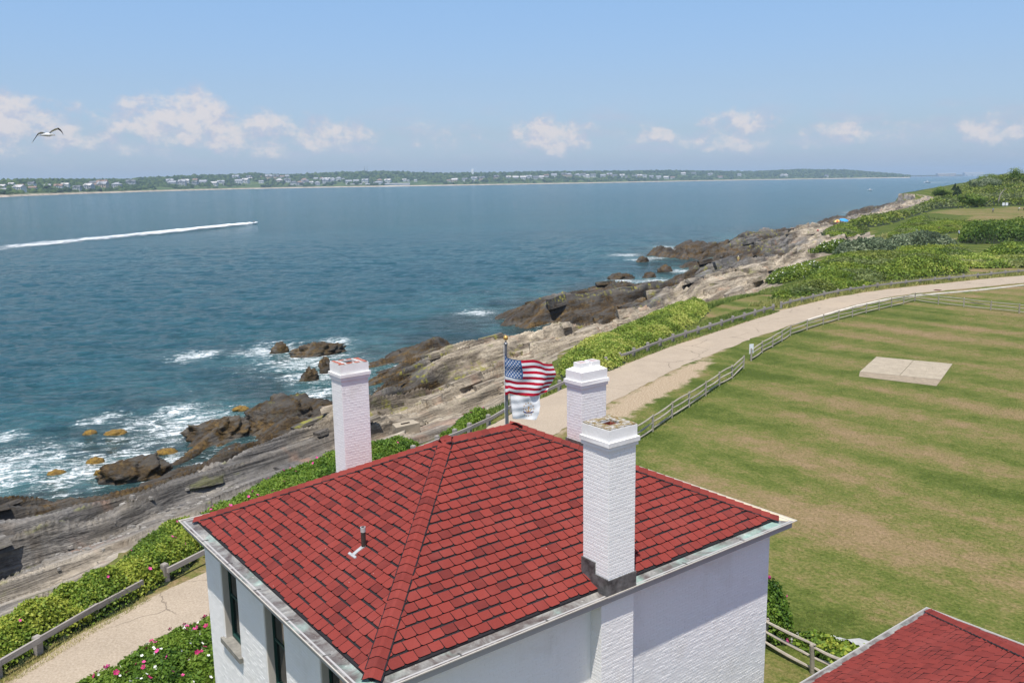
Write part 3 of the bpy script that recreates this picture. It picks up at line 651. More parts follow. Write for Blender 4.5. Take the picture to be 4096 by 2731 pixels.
def wood_material(name, dark, light):
    m, n = new_mat(name); o = n.obj(); rnd = n.add('ShaderNodeObjectInfo').outputs['Random']
    g = n.noise(n.mapping(o, scale=(1.2, 9, 9)), 1.5, 6.0, 0.65, 0.5); s = n.noise(o, 1.3, 4.0, 0.6)
    col = n.mix(g, dark, light)
    col = n.mix(0.6, col, n.ramp(n.math('ADD', s, n.math('MULTIPLY', rnd, 0.25)), [(0.3, (0.7, 0.68, 0.66)), (0.8, (1.2, 1.2, 1.18))]), 'MULTIPLY')
    n.out(n.bsdf(col, 0.9, n.bump(g, 0.6, 0.01), 0.15))
    return m


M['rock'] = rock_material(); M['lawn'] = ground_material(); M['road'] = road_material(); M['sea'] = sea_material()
M['rail_wood'] = wood_material('weathered_timber', (0.17, 0.15, 0.135), (0.42, 0.385, 0.35))
M['split_wood'] = wood_material('silvered_cedar', (0.20, 0.175, 0.14), (0.50, 0.45, 0.375))
M['leaf_hedge'] = leaf_material('hedge_leaves', (0.048, 0.094, 0.015), (0.171, 0.270, 0.032), (0.374, 0.413, 0.062))
M['leaf_rose'] = leaf_material('rose_leaves', (0.036, 0.087, 0.015), (0.114, 0.212, 0.025), (0.195, 0.287, 0.037))
M['leaf_yellow'] = leaf_material('yellow_green_leaves', (0.084, 0.133, 0.019), (0.241, 0.340, 0.045), (0.495, 0.500, 0.125))
M['leaf_scrub'] = leaf_material('scrub_leaves', (0.049, 0.088, 0.016), (0.157, 0.239, 0.029), (0.299, 0.350, 0.053))
M['leaf_grey'] = leaf_material('grey_green_leaves', (0.064, 0.092, 0.046), (0.173, 0.225, 0.116), (0.284, 0.323, 0.193))
M['leaf_dark'] = leaf_material('dark_hedge_leaves', (0.038, 0.081, 0.014), (0.111, 0.186, 0.024), (0.202, 0.258, 0.037))
M['leaf_hill'] = leaf_material('hillside_leaves', (0.043, 0.079, 0.016), (0.142, 0.205, 0.029), (0.254, 0.293, 0.046))
M['leaf_conifer'] = leaf_material('conifer_needles', (0.015, 0.034, 0.013), (0.038, 0.074, 0.026), (0.062, 0.094, 0.031))
M['grass_long'] = leaf_material('long_grass_blades', (0.133, 0.171, 0.038), (0.350, 0.350, 0.105), (0.525, 0.463, 0.200), 0.15)
M['grass_green'] = leaf_material('green_grass_blades', (0.057, 0.114, 0.019), (0.175, 0.245, 0.049), (0.300, 0.312, 0.088), 0.15)
M['grass_lawn'] = leaf_material('lawn_blades', (0.060, 0.080, 0.016), (0.125, 0.130, 0.036), (0.215, 0.180, 0.075), 0.15)
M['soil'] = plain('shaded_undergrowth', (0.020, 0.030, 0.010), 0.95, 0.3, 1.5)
M['bark'] = plain('grey_bark', (0.14, 0.12, 0.10), 0.9, 0.3, 4.0, 0.5)
M['pink'] = plain('pink_petals', (0.72, 0.07, 0.30), 0.6, 0.15, 8.0)
M['magenta'] = plain('deep_rose_petals', (0.42, 0.02, 0.12), 0.6, 0.15, 8.0)
M['daisy'] = plain('white_petals', (0.80, 0.80, 0.74), 0.6, 0.08, 8.0)

# ------------------------------------------------------------------ terrain
NR, NC = 860, 860
yy = np.exp(np.linspace(math.log(26.0), math.log(842.0), NR)) - 14.0
tt = np.r_[np.linspace(-0.86, -0.63, 30), np.linspace(-0.625, 0.47, 800), np.linspace(0.48, 0.80, 30)]
Yg = np.repeat(yy[:, None], NC, 1); Xg = tt[None, :] * (Yg + 14.0)
gx, gy = Xg.ravel(), Yg.ravel()
gh, gdC, gdV, gov, gt = land(gx, gy)
vx = gx + CXn * gov; vy = gy + CYn * gov
def ground_tones(gx, gy, gdV):
    droad = np.minimum(dist_line(gx, gy, ROAD_L), dist_line(gx, gy, ROAD_R))
    sand = np.clip(0.62 - droad / 1.5, 0, 1) + np.where(inside(gx, gy, PATH), 0.75, 0) + 0.55 * np.exp(-(dist_line(gx, gy, RAIL_B[3:]) / 2.2) ** 2) * (gdV > 2)
    gdist = dist_line(gx, gy, GRAVEL, True); gravel = np.where(inside(gx, gy, GRAVEL), 0.5 + np.clip(gdist * 0.25, 0, 0.5), 0.5 - np.clip(gdist * 0.3, 0, 0.5))
    dryv = np.where(gy > 110, 0.01, -0.045) - 0.16 * np.exp(-(np.minimum(dist_line(gx, gy, SPLIT_A), dist_line(gx, gy, SPLIT_B[:14])) / 3.5) ** 2) - 0.14 * np.exp(-(dist_line(gx, gy, SPLIT_C) / 6.0) ** 2)
    dryv = dryv - 0.32 * ((gy > 165) & ~inside(gx, gy, CLEAR1)) * smoothstep(gdV, 0, 4)
    dryv = dryv - 0.12 * np.exp(-(dist_line(gx, gy, PAD, True) / 3.0) ** 2) - 0.10 * (gdV < 4)
    return sand, gravel, dryv


tone = np.where(gy > 58, 0.12 + 0.80 * smoothstep(gt + 0.16 * (fbm(gx / 9, gy / 9, 3, 15) - .5) * 2, 0.10 + 0.30 * smoothstep(gy, 98, 125), 0.36 + 0.34 * smoothstep(gy, 98, 125)), 0.12 + 0.25 * smoothstep(gt, .2, .5)) - 0.30 * smoothstep(gy, 170, 260)
tone = tone + (0.35 * smoothstep(gy, 46, 60) * smoothstep(gx, -18, -6)) * (gy <= 58)
wet = 2.3 * (1 - smoothstep(gy, 54, 66)) * (1 - smoothstep(gt, .30, .62)) + 0.7 * smoothstep(gy, 56, 70) * (1 - smoothstep(gy, 92, 105)) * (1 - smoothstep(gt, .2, .45)) + 1.25 * smoothstep(gy, 88, 112) * (1 - smoothstep(gt, .35, .65))
idx = np.arange(NR * NC).reshape(NR, NC)
quads = np.stack([idx[:-1, :-1], idx[:-1, 1:], idx[1:, 1:], idx[1:, :-1]], -1).reshape(-1, 4)
qC = gdC[quads].max(1); qV = gdV[quads].mean(1)


def sub_mesh(name, sel, mat, attrs, smooth=True):
    F = quads[sel]; used = np.unique(F); remap = np.full(NR * NC, -1, dtype=np.int64); remap[used] = np.arange(len(used))
    return link(name, mesh_np(name, np.stack([vx[used], vy[used], gh[used]], 1), remap[F], mat, {k: v[used] for k, v in attrs.items()}, smooth))


rock_obj = tag(sub_mesh('rocky_shore', (qV < 1.2) & (qC > -9), M['rock'], {'tone': tone, 'wet': wet}, False), 'bedded grey and cream rock ledges sloping into the sea', None, None, 'structure')
R3, C3 = 340, 300
y3 = np.exp(np.linspace(math.log(26.0), math.log(842.0), R3)) - 14.0; t3 = np.linspace(-0.86, 0.80, C3)
Y3 = np.repeat(y3[:, None], C3, 1); X3 = t3[None, :] * (Y3 + 14.0); cx3, cy3 = X3.ravel(), Y3.ravel(); ch3, cC3, cV3, _o3, _t3 = land(cx3, cy3)
sand, gravel, dryv = ground_tones(cx3, cy3, cV3); i3 = np.arange(R3 * C3).reshape(R3, C3)
q3 = np.stack([i3[:-1, :-1], i3[:-1, 1:], i3[1:, 1:], i3[1:, :-1]], -1).reshape(-1, 4); q3 = q3[cV3[q3].max(1) >= 0.3]
z3 = np.where(cV3 < 0.3, np.minimum(ch3, -0.9) - 0.35, ch3); u3 = np.unique(q3); m3 = np.full(R3 * C3, -1, dtype=np.int64); m3[u3] = np.arange(len(u3))
lawn_obj = link('ground', mesh_np('ground', np.stack([cx3[u3], cy3[u3], z3[u3]], 1), m3[q3], M['lawn'], {'sand': sand[u3], 'gravel': gravel[u3], 'dry': dryv[u3]}))
tag(lawn_obj, 'mown lawn with green and brown bands', None, None, 'structure')


def ground_z(x, y):
    x = np.atleast_1d(np.asarray(x, dtype=float)); y = np.atleast_1d(np.asarray(y, dtype=float))
    return land(x, y)[0]


def gz(x, y): return float(ground_z(x, y)[0])


def rock_z(x, y):
    k = np.argmin((vx - x) ** 2 + (vy - y) ** 2); return float(gh[k])


# broken beds: tilted slabs lying along the strike, raised on their landward edge
def rock_slabs(count, seed):
    r = random.Random(seed); made = 0; cand = np.nonzero((gdV < -0.8) & (gdC > 1.3))[0]
    while made < count:
        k = int(cand[r.randrange(len(cand))]); x, y = float(vx[k]), float(vy[k])
        if y > 330: continue
        sc = min(3.0, max(1.0, y / 62.0)) * r.uniform(.55, 1.25) * (.5 if gdC[k] < 3.5 else 1.0); L = sc * r.uniform(1.2, 3.6); Wd = sc * r.uniform(.45, 1.15); Tk = sc * r.uniform(.16, .42) * (.62 if y < 62 else 1.0)
        n_ = 7; top = []
        for i in range(n_):
            a = 2 * math.pi * i / n_ + r.uniform(-.25, .25); q = 1 / max(abs(math.cos(a)), abs(math.sin(a)), .72)
            top.append((L * .5 * math.cos(a) * q * r.uniform(.82, 1.08), Wd * .5 * math.sin(a) * q * r.uniform(.8, 1.1)))
        V = [(px, py, Tk * .5 + r.uniform(-.05, .05) * sc) for px, py in top] + [(px * 1.06 + r.uniform(-.1, .1) * sc, py * 1.12 + (.75 * Tk if y < 62 else .3 * Tk) + r.uniform(-.1, .1) * sc, -Tk * 1.2) for px, py in top] + [(0.0, 0.0, Tk * .5 + r.uniform(0, .08) * sc)]
        F = [(i, (i + 1) % n_, 2 * n_) for i in range(n_)] + [(n_ + i, n_ + (i + 1) % n_, (i + 1) % n_, i) for i in range(n_)]
        me = mesh_of('rock_slab', V, F, M['rock'])
        for an, av in (('tone', float(tone[k])), ('wet', float(wet[k]) + .2)):
            at_ = me.attributes.new(an, 'FLOAT', 'POINT'); at_.data.foreach_set('value', np.full(len(V), av, dtype=np.float32))
        o = link('rock_slab', me, rock_obj, (x, y, float(gh[k]) + r.uniform(-.05, .30) * Tk), (r.uniform(.10, .34) if y > 62 else r.uniform(.03, .15), r.uniform(-.10, .10), STRIKE + math.pi + r.uniform(-.22, .22))); made += 1


rock_slabs(300, 12)
st = MB(); rs_ = random.Random(31)
for _ in range(220):
    f_ = rs_.random(); x, y = -21.5 + 6.5 * f_ + rs_.gauss(0, .8), 34.5 + 10.5 * f_ + rs_.gauss(0, .8); s_ = rs_.uniform(.04, .20) * rs_.uniform(.4, 1.2); z = rock_z(x, y)
    P = [Vector((rs_.uniform(.7, 1.2) * s_ * math.cos(a), rs_.uniform(.6, 1.0) * s_ * math.sin(a), 0)) for a in np.linspace(0, 2 * math.pi, 6)[:-1]]
    st.add([(x + p.x, y + p.y, z - .05) for p in P] + [(x + p.x * .8, y + p.y * .8, z + s_ * rs_.uniform(.3, .6)) for p in P], [(5, 6, 7, 8, 9)] + [(i, (i + 1) % 5, 5 + (i + 1) % 5, 5 + i) for i in range(5)])
tag(st.build('loose_stones', plain('pale_shingle_stones', (.27, .25, .22), .9, .35, .9), rock_obj), None, None, None, 'stuff')

# near ground behind the frame's lower edge, so the sheet does not stop at the house
fg = MB(); fg.add([(-70, -40, -0.03), (90, -40, -0.03), (90, 13, -0.03), (-70, 13, -0.03)], [(0, 1, 2, 3)])
tag(fg.build('terrace_ground', M['lawn']), 'grass around the foot of the tower', None, None, 'structure')

# --- road
def ragged(line, step, amp, seed):
    out_ = []; r_ = random.Random(seed); q_ = 0.0
    for (xa, ya), (xb, yb) in zip(line[:-1], line[1:]):
        L_ = math.hypot(xb - xa, yb - ya); k_ = max(1, int(L_ / step))
        for i_ in range(k_):
            t_ = i_ / k_; q_ = .6 * q_ + r_.gauss(0, amp); out_.append((xa + (xb - xa) * t_ + q_ * (yb - ya) / L_, ya + (yb - ya) * t_ - q_ * (xb - xa) / L_))
    return out_ + [line[-1]]


rd = MB(); poly = ragged(ROAD_L, .7, .07, 1) + ragged(ROAD_R, .7, .09, 2)[::-1]
rd.add([(x, y, 0.014) for x, y in poly], [tuple(range(len(poly)))])
tag(rd.build('road', M['road']), 'pale worn road curving along the shore', None, None, 'structure')

# --- sea
NCs = 540
ys = np.r_[np.exp(np.linspace(math.log(34.0), math.log(430.0), 500)), np.exp(np.linspace(math.log(437.0), math.log(15000.0), 150))]; NRs = len(ys); ts = np.linspace(-1.05, 0.9, NCs)
Ys = np.repeat(ys[:, None], NCs, 1); Xs = ts[None, :] * Ys
sx_, sy_ = Xs.ravel(), Ys.ravel()
near = sy_ < 800
sd = np.full(len(sx_), -2000.0); lx, ly = sx_[near], sy_[near]
dl = dist_line(lx, ly, COAST); sd[near] = np.where(inside(lx, ly, LAND), dl, -dl)
outd = np.clip(-sd, 0, None)
foam = np.zeros(len(sx_)); shal = np.zeros(len(sx_))
foam[near] = 0.40 * np.exp(-outd[near] / 2.4) * (0.4 + fbm(lx / 7, ly / 7, 2, 5))
for (fx, fy), r in FOAM:
    q = ((lx - fx) ** 2 + ((ly - fy) * 0.8) ** 2) / (r * 0.78) ** 2
    foam[near] = np.maximum(foam[near], 0.80 * np.exp(-q))
shal[near] = np.clip(0.95 * np.exp(-outd[near] / 13.0) + 0.35 * np.exp(-outd[near] / 40.0), 0, 1)
six = np.arange(NRs * NCs).reshape(NRs, NCs)
sq = np.stack([six[:-1, :-1], six[:-1, 1:], six[1:, 1:], six[1:, :-1]], -1).reshape(-1, 4)
keep = sd[sq].min(1) < 14
wr, wc = sx_ * .95 - sy_ * .31, sx_ * .31 + sy_ * .95
wave = (0.45 * (fbm(wr / 9, wc / 4.2, 2, 91) - 0.5) + 0.42 * (fbm(wr / 3.6, wc / 1.7, 3, 95, .6) - 0.5)) * (1 - smoothstep(sy_, 200, 425)) * (0.35 + 0.65 * smoothstep(outd, 0, 18))
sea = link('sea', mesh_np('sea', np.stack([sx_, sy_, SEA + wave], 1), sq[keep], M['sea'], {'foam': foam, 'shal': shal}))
tag(sea, 'choppy blue sea with white surf by the rocks', None, None, 'structure')

# ------------------------------------------------------------------ keeper's house (local X along the front eave, Y to the left-hand back, origin at the near eave corner)
TH = 0.6519
HO = (-2.6205, 13.4689)
HA, HB = 10.197, 12.365
EAVE = 6.4
OV = 0.47
RIDGE = 8.75
INS = 0.34
ZR = 6.43
HALF = HA / 2
KS = (RIDGE - ZR) / (HALF - INS)


def white_paint(name, relief, dirt):
    m, n = new_mat(name); o = n.obj()
    f = n.noise(o, 14.0, 5.0, 0.7); b = n.noise(o, 1.3, 4.0, 0.6); st = n.noise(n.mapping(o, scale=(3, 3, 0.5)), 2.0, 4.0, 0.6)
    col = n.mix(n.math('MULTIPLY', n.smooth(b, 0.5, 0.75), dirt), (0.84, 0.82, 0.79), (0.70, 0.66, 0.60))
    col = n.mix(n.math('MULTIPLY', n.smooth(st, 0.6, 0.8), dirt * 0.7), col, (0.60, 0.57, 0.53))
    n.out(n.bsdf(col, 0.62, n.bump(n.math('ADD', f, n.math('MULTIPLY', b, 0.5)), relief, 0.012), 0.3))
    return m


M['white_wall'] = white_paint('painted_brick_wall', 0.5, 0.45)
M['white_chimney'] = white_paint('painted_chimney_brick', 0.5, 0.6)
M['trim'] = plain('cream_trim', (0.50, 0.46, 0.40), 0.5, 0.06, 3.0)
M['fascia'] = plain('grey_fascia', (0.40, 0.385, 0.37), 0.6, 0.05, 2.0)


def shingle_material(name, a, b):
    m, n = new_mat(name); o = n.pos()
    r1 = n.add('ShaderNodeObjectInfo').outputs['Random']; r2 = n.geo('Random Per Island')
    r = n.math('FRACT', n.math('ADD', n.math('MULTIPLY', r1, 7.31), r2)); r = n.ramp(r, [(0.0, (0, 0, 0)), (0.16, (0.55, 0.55, 0.55)), (1.0, (1, 1, 1))])
    grit = n.noise(o, 60.0, 3.0, 0.7); soft = n.noise(o, 1.1, 3.0, 0.6)
    col = n.mix(r, a, b)
    col = n.mix(0.6, col, n.ramp(grit, [(0.3, (0.72, 0.72, 0.72)), (0.7, (1.22, 1.22, 1.22))]), 'MULTIPLY')
    col = n.mix(n.math('MULTIPLY', n.smooth(soft, 0.46, 0.72), 0.42), col, (0.24, 0.050, 0.040))
    drop = n.math('GREATER_THAN', n.noise(o, 11.0, 2.0, 0.5), 0.80)
    col = n.mix(n.math('MULTIPLY', drop, 0.6), col, (0.7, 0.62, 0.56))
    n.out(n.bsdf(col, 0.88, n.bump(grit, 0.5, 0.006), 0.2))
    return m


M['shingle'] = shingle_material('red_slate_shingle', (0.128, 0.023, 0.019), (0.222, 0.037, 0.028))
M['shingle_dark'] = plain('black_shingle_edge', (0.018, 0.016, 0.018), 0.9, 0.3, 20.0)


def copper_material():
    m, n = new_mat('weathered_copper'); o = n.obj(); s = n.noise(n.mapping(o, scale=(0.9, 0.9, 1)), 1.6, 6.0, 0.68, 1.2); t = n.noise(o, 5.0, 5.0, 0.7); g = n.noise(o, 0.55, 4.0, 0.6, 0.6)
    col = n.ramp(s, [(0.30, (0.075, 0.050, 0.046)), (0.44, (0.16, 0.135, 0.12)), (0.56, (0.29, 0.28, 0.255)), (0.72, (0.46, 0.43, 0.37))])
    col = n.mix(n.math('MULTIPLY', n.smooth(g, 0.52, 0.66), 0.75), col, n.ramp(t, [(0.3, (0.24, 0.42, 0.36)), (0.7, (0.50, 0.66, 0.55))]))
    col = n.mix(n.math('MULTIPLY', n.smooth(t, 0.62, 0.72), 0.6), col, (0.70, 0.68, 0.62))
    n.out(n.bsdf(col, 0.45, n.bump(s, 0.3, 0.02), 0.4, 0.25))
    return m


M['copper'] = copper_material()
M['cream_gutter'] = plain('cream_gutter_paint', (0.66, 0.56, 0.38), 0.6, 0.12, 3.0)
M['lead'] = plain('streaked_lead', (0.13, 0.125, 0.12), 0.55, 0.55, 5.0, 0.3)
M['glass'] = plain('dark_window_glass', (0.012, 0.014, 0.013), 0.04, 0.0, 1.0, 0.0, 0.9)
M['green_frame'] = plain('dark_green_sash', (0.016, 0.055, 0.045), 0.5, 0.08, 3.0)
M['stone_sill'] = plain('grey_stone_sill', (0.24, 0.23, 0.20), 0.85, 0.25, 6.0, 0.6)
M['brick_red'] = plain('bare_brick', (0.42, 0.12, 0.075), 0.9, 0.25, 12.0, 0.5)
M['lichen'] = None
_m, _n = new_mat('lichened_mortar'); _o = _n.obj(); _a = _n.noise(_o, 9.0, 5.0, 0.7)
_n.out(_n.bsdf(_n.ramp(_a, [(0.0, (0.30, 0.14, 0.09)), (0.36, (0.42, 0.29, 0.09)), (0.45, (0.56, 0.48, 0.34)), (0.53, (0.76, 0.73, 0.68))], 'CONSTANT'), 0.9, _n.bump(_a, 0.8, 0.02), 0.2)); M['lichen'] = _m
M['soot'] = plain('sooty_flue', (0.03, 0.02, 0.016), 0.95, 0.3, 6.0)
M['pipe'] = plain('brown_vent_pipe', (0.055, 0.042, 0.036), 0.45, 0.25, 8.0)
M['zinc'] = plain('pale_zinc', (0.52, 0.52, 0.50), 0.4, 0.2, 9.0, 0.2, 0.5, 0.3)
M['paper'] = plain('white_paper', (0.75, 0.76, 0.78), 0.8, 0.03, 3.0)

house = empty('keepers_house', (HO[0], HO[1], 0), TH)
tag(house, 'two-storey white painted brick house with red hipped shingle roof and three chimneys', 'house')


def clip_poly(poly, edge_a, edge_b):
    """keep the part of a 2D polygon left of the line a->b"""
    out = []; ax, ay = edge_a; bx, by = edge_b
    side = lambda p: (bx - ax) * (p[1] - ay) - (by - ay) * (p[0] - ax)
    for i in range(len(poly)):
        p, q = poly[i], poly[(i + 1) % len(poly)]; sp, sq_ = side(p), side(q)
        if sp >= 0: out.append(p)
        if (sp >= 0) != (sq_ >= 0):
            t = sp / (sp - sq_); out.append((p[0] + t * (q[0] - p[0]), p[1] + t * (q[1] - p[1])))
    return out


def shingle_face(origin, e_dir, s_dir, width, length, lines, tab=0.278, expo=0.242, seed=1):
    """tabs of one roof slope: list of (centre, verts, faces, mats) in the roof's frame; lines clip them in (e, s) space"""
    rnd = random.Random(seed); O = Vector(origin); E = Vector(e_dir).normalized(); S = Vector(s_dir).normalized(); Nn = E.cross(S).normalized()
    if Nn.z < 0: Nn = -Nn
    res = []; rows = int(length / expo) + 1
    for r in range(rows):
        s0 = r * expo; off = (r % 2) * 0.5 * tab + rnd.uniform(-0.03, 0.03); k = -2; x = -tab * 1.5 + off; grp = rnd.randint(0, 3)
        while x < width + tab:
            wd = tab * rnd.choice((0.94, 1.0, 1.0, 1.06)); lift = ((k + grp) // 2) % 2
            g = 0.0075; lo = s0 + (0.050 if lift == 0 else 0.014) + rnd.uniform(-0.005, 0.005); hi = s0 + expo + 0.008; ch = 0.030
            pol = [(x + g + ch, lo), (x + wd - g - ch, lo), (x + wd - g, lo + ch * 0.8), (x + wd - g, hi), (x + g, hi), (x + g, lo + ch * 0.8)]
            for la, lb in lines:
                pol = clip_poly(pol, la, lb)
                if len(pol) < 3: break
            if len(pol) >= 3:
                ar = abs(sum(pol[i][0] * pol[(i + 1) % len(pol)][1] - pol[(i + 1) % len(pol)][0] * pol[i][1] for i in range(len(pol)))) / 2
                if ar > 0.004:
                    thick = 0.034 if lift else 0.022; thick += rnd.uniform(-0.002, 0.002); n_ = len(pol); top = []; bot = []
                    for (ex, ss) in pol:
                        q = max(0.0, min(1.0, (ss - lo) / expo)); hgt = thick * (1 - q) + 0.006 * q
                        P = O + E * ex + S * ss; top.append(P + Nn * (0.004 + hgt)); bot.append(P + Nn * 0.001)
                    V = top + bot; Fc = [tuple(range(n_))]; Mi = [0]
                    nrm = (top[1] - top[0]).cross(top[2] - top[0])
                    if nrm.dot(Nn) < 0: Fc = [tuple(reversed(range(n_)))]
                    for i in range(n_):
                        j = (i + 1) % n_; Fc.append((i, n_ + i, n_ + j, j)); Mi.append(1)
                    c = sum(top, Vector()) / n_; res.append((c, V, Fc, Mi))
            x += wd; k += 1
    return res


def place_shingles(res, parent, world_of, keep_n, part_name='shingle'):
    res.sort(key=lambda t: (world_of(t[0]) - Vector((0, 0, CAM_Z))).length)
    mats = [M['shingle'], M['shingle_dark']]
    for c, V, Fc, Mi in res[:keep_n]:
        me = mesh_of(part_name, [v - c for v in V], Fc, mats, Mi); link(part_name, me, parent, c)
    if len(res) > keep_n:
        b = MB()
        for c, V, Fc, Mi in res[keep_n:]:
            o = len(b.v); b.v += [tuple(v) for v in V]; b.f += [tuple(i + o for i in f) for f in Fc]; b.m += Mi
        tag(b.build('shingle_courses', mats, parent), None, None, None, 'stuff')


def cap_row(p0, p1, nl, nr, parent, name, step=0.235, half=0.175, first_round=True):
    """overlapping caps from p0 (low) to p1 (high); nl, nr: unit directions down each slope away from the hip"""
    p0, p1 = Vector(p0), Vector(p1); d = (p1 - p0); L = d.length; d.normalize(); n_ = int(L / step)
    up = -(Vector(nl) + Vector(nr)).normalized(); nl, nr = Vector(nl), Vector(nr)
    sect = [nl * half, nl * half * 0.55 + up * 0.012, nl * half * 0.2 + up * 0.026, nr * half * 0.2 + up * 0.026, nr * half * 0.55 + up * 0.012, nr * half]
    base = up * 0.022; mats = [M['shingle'], M['shingle_dark']]
    Vs = []
    for (t, lift) in ((0.0, 0.030), (step + 0.03, 0.008)):
        for q in sect: Vs.append(q + base + d * t + up * lift)
    for q in sect: Vs.append(q + base + up * 0.004)
    F = []; Mi = []
    for i in range(5):
        F.append((i, i + 1, 6 + i + 1, 6 + i)); Mi.append(0); F.append((12 + i, 12 + i + 1, i + 1, i)); Mi.append(1)
    for (a, b_) in ((0, 6), (5, 11)):
        o = len(Vs); sd_ = (nl if a == 0 else nr) * 0.028; Vs += [Vs[a] - up * 0.012 + sd_, Vs[b_] - up * 0.006 + sd_]; F.append((a, b_, o + 1, o)); Mi.append(1)
    nrm = (Vs[1] - Vs[0]).cross(Vs[6] - Vs[0])
    if nrm.dot(up) < 0: F = [tuple(reversed(f)) for f in F]
    me = mesh_of(name, Vs, F, mats, Mi)
    for k in range(n_ + 1):
        o = link(name, me, parent, p0 + d * (k * L / (n_ + 0.4)))


# roof body, its four slopes laid on a black underlay
roofm = MB(); c0 = (INS, INS, ZR); c1 = (HB - INS, INS, ZR); c2 = (HB - INS, HA - INS, ZR); c3 = (INS, HA - INS, ZR); r0 = (HALF, HALF, RIDGE); r1 = (HB - HALF, HALF, RIDGE)
roofm.add([c0, c1, c2, c3, r0, r1], [(0, 1, 5, 4)], 1); roofm.add([c3, c0, r0], [(0, 1, 2)], 1)
roofm.add([c1, c2, r1], [(0, 1, 2)], 0); roofm.add([c2, c3, r0, r1], [(0, 1, 2, 3)], 0)
roofm.add([c0, c1, c2, c3], [(3, 2, 1, 0)], 1)
for (a_, b_) in ((c0, c1), (c1, c2), (c2, c3), (c3, c0)):
    roofm.add([a_, b_, (b_[0], b_[1], ZR - 0.07), (a_[0], a_[1], ZR - 0.07)], [(0, 3, 2, 1)], 1)
roof = roofm.build('roof', [M['shingle'], M['shingle_dark']], house)
hw = house.matrix_basis.copy(); HOUSE_M = Matrix.Translation((HO[0], HO[1], 0)) @ Matrix.Rotation(TH, 4, 'Z')
SL = math.hypot(HALF - INS, RIDGE - ZR)
wF = HB - 2 * INS; wL = HA - 2 * INS; cs = (HALF - INS)
front = shingle_face(c0, (1, 0, 0), (0, HALF - INS, RIDGE - ZR), wF, SL, [((0, 0), (wF, 0)), ((wF, 0), (wF - cs, SL)), ((wF - cs, SL), (cs, SL)), ((cs, SL), (0, 0))], seed=3)
left = shingle_face(c3, (0, -1, 0), (HALF - INS, 0, RIDGE - ZR), wL, SL, [((0, 0), (wL, 0)), ((wL, 0), (cs, SL)), ((cs, SL), (0, 0))], seed=5)
place_shingles(front + left, roof, lambda p: HOUSE_M @ p, 300)
dnF = Vector((0, -(HALF - INS), -(RIDGE - ZR))).normalized(); dnL = Vector((-(HALF - INS), 0, -(RIDGE - ZR))).normalized(); dnR = Vector((HALF - INS, 0, -(RIDGE - ZR))).normalized(); dnB = Vector((0, HALF - INS, -(RIDGE - ZR))).normalized()


def perp(dn, axis):   # direction down a slope, square to the hip
    q = dn - axis * dn.dot(axis); return q.normalized()


for (lo_, hi_, n1, n2) in ((c0, r0, dnF, dnL), (c3, r0, dnL, dnB), (c1, r1, dnF, dnR), (c2, r1, dnR, dnB)):
    ax = (Vector(hi_) - Vector(lo_)).normalized(); inw = Vector((Vector(hi_).x - Vector(lo_).x, Vector(hi_).y - Vector(lo_).y, 0))
    # across each slope, square to the hip line, away from it
    def across(dn):
        nrm = Vector((dn.x, dn.y, 0)).normalized() * (RIDGE - ZR) + Vector((0, 0, HALF - INS)); nrm.normalize()
        q = ax.cross(nrm).normalized(); return q if q.dot(Vector((dn.x, dn.y, 0))) > 0 else -q
    cap_row(lo_, hi_, across(n1), across(n2), roof, 'hip_cap')
cap_row(r1, r0, dnF, dnB, roof, 'ridge_cap', 0.235)

# box gutters with a flat metal lining, one per side
for i, (nm, ax0, ax1) in enumerate((('front', (0, 0), (HB, 0)), ('left', (0, HA), (0, 0)), ('right', (HB, 0), (HB, HA)), ('back', (HB, HA), (0, HA)))):
    g = MB(); a_ = Vector((*ax0, 0)); b_ = Vector((*ax1, 0)); d = (b_ - a_).normalized(); inn = Vector((-d.y, d.x, 0)); L = (b_ - a_).length
    rings = [(0.0, EAVE - 0.02), (0.0, EAVE), (0.022, EAVE), (0.030, EAVE - 0.018), (0.20, EAVE - 0.035), (0.30, EAVE - 0.025), (0.40, EAVE + 0.02)]
    V = []
    for (ins, z) in rings:
        V.append(a_ + d * ins + inn * ins + Vector((0, 0, z))); V.append(b_ - d * ins + inn * ins + Vector((0, 0, z)))
    F = [(2 * k, 2 * k + 1, 2 * k + 3, 2 * k + 2) for k in range(len(rings) - 1)]
    g.add(V, F, 0); g.m = [1, 1, 1] + [0] * (len(F) - 3)
    gut = g.build('gutter', [M['cream_gutter'] if nm == 'right' else M['copper'], M['trim']], house)
    # bedding strip and seams in the lining
    if nm in ('front', 'left'):
        for k in range(1, 6):
            sm = MB(); c = a_ + d * (L * k / 6) + inn * 0.05 + Vector((0, 0, EAVE - 0.018))
            sm.add([c, c + d * 0.04, c + d * 0.04 + inn * 0.16 + Vector((0, 0, -0.013)), c + inn * 0.16 + Vector((0, 0, -0.013))], [(0, 1, 2, 3)])
            for q in range(len(sm.v)): sm.v[q] = (sm.v[q][0], sm.v[q][1], sm.v[q][2] + 0.005)
            sm.build('seam', M['lead'], gut)
f = MB()
q0, q1 = 0.09, 0.13
f.box(q0, HB - q0, q0, q1, EAVE - 0.20, EAVE - 0.022); f.box(q0, HB - q0, HA - q1, HA - q0, EAVE - 0.20, EAVE - 0.022)
f.box(q0, q1, q1 + 0.002, HA - q1 - 0.002, EAVE - 0.20, EAVE - 0.022); f.box(HB - q1, HB - q0, q1 + 0.002, HA - q1 - 0.002, EAVE - 0.20, EAVE - 0.022)
f.build('fascia', M['fascia'], house)
f = MB(); zz = EAVE - 0.16
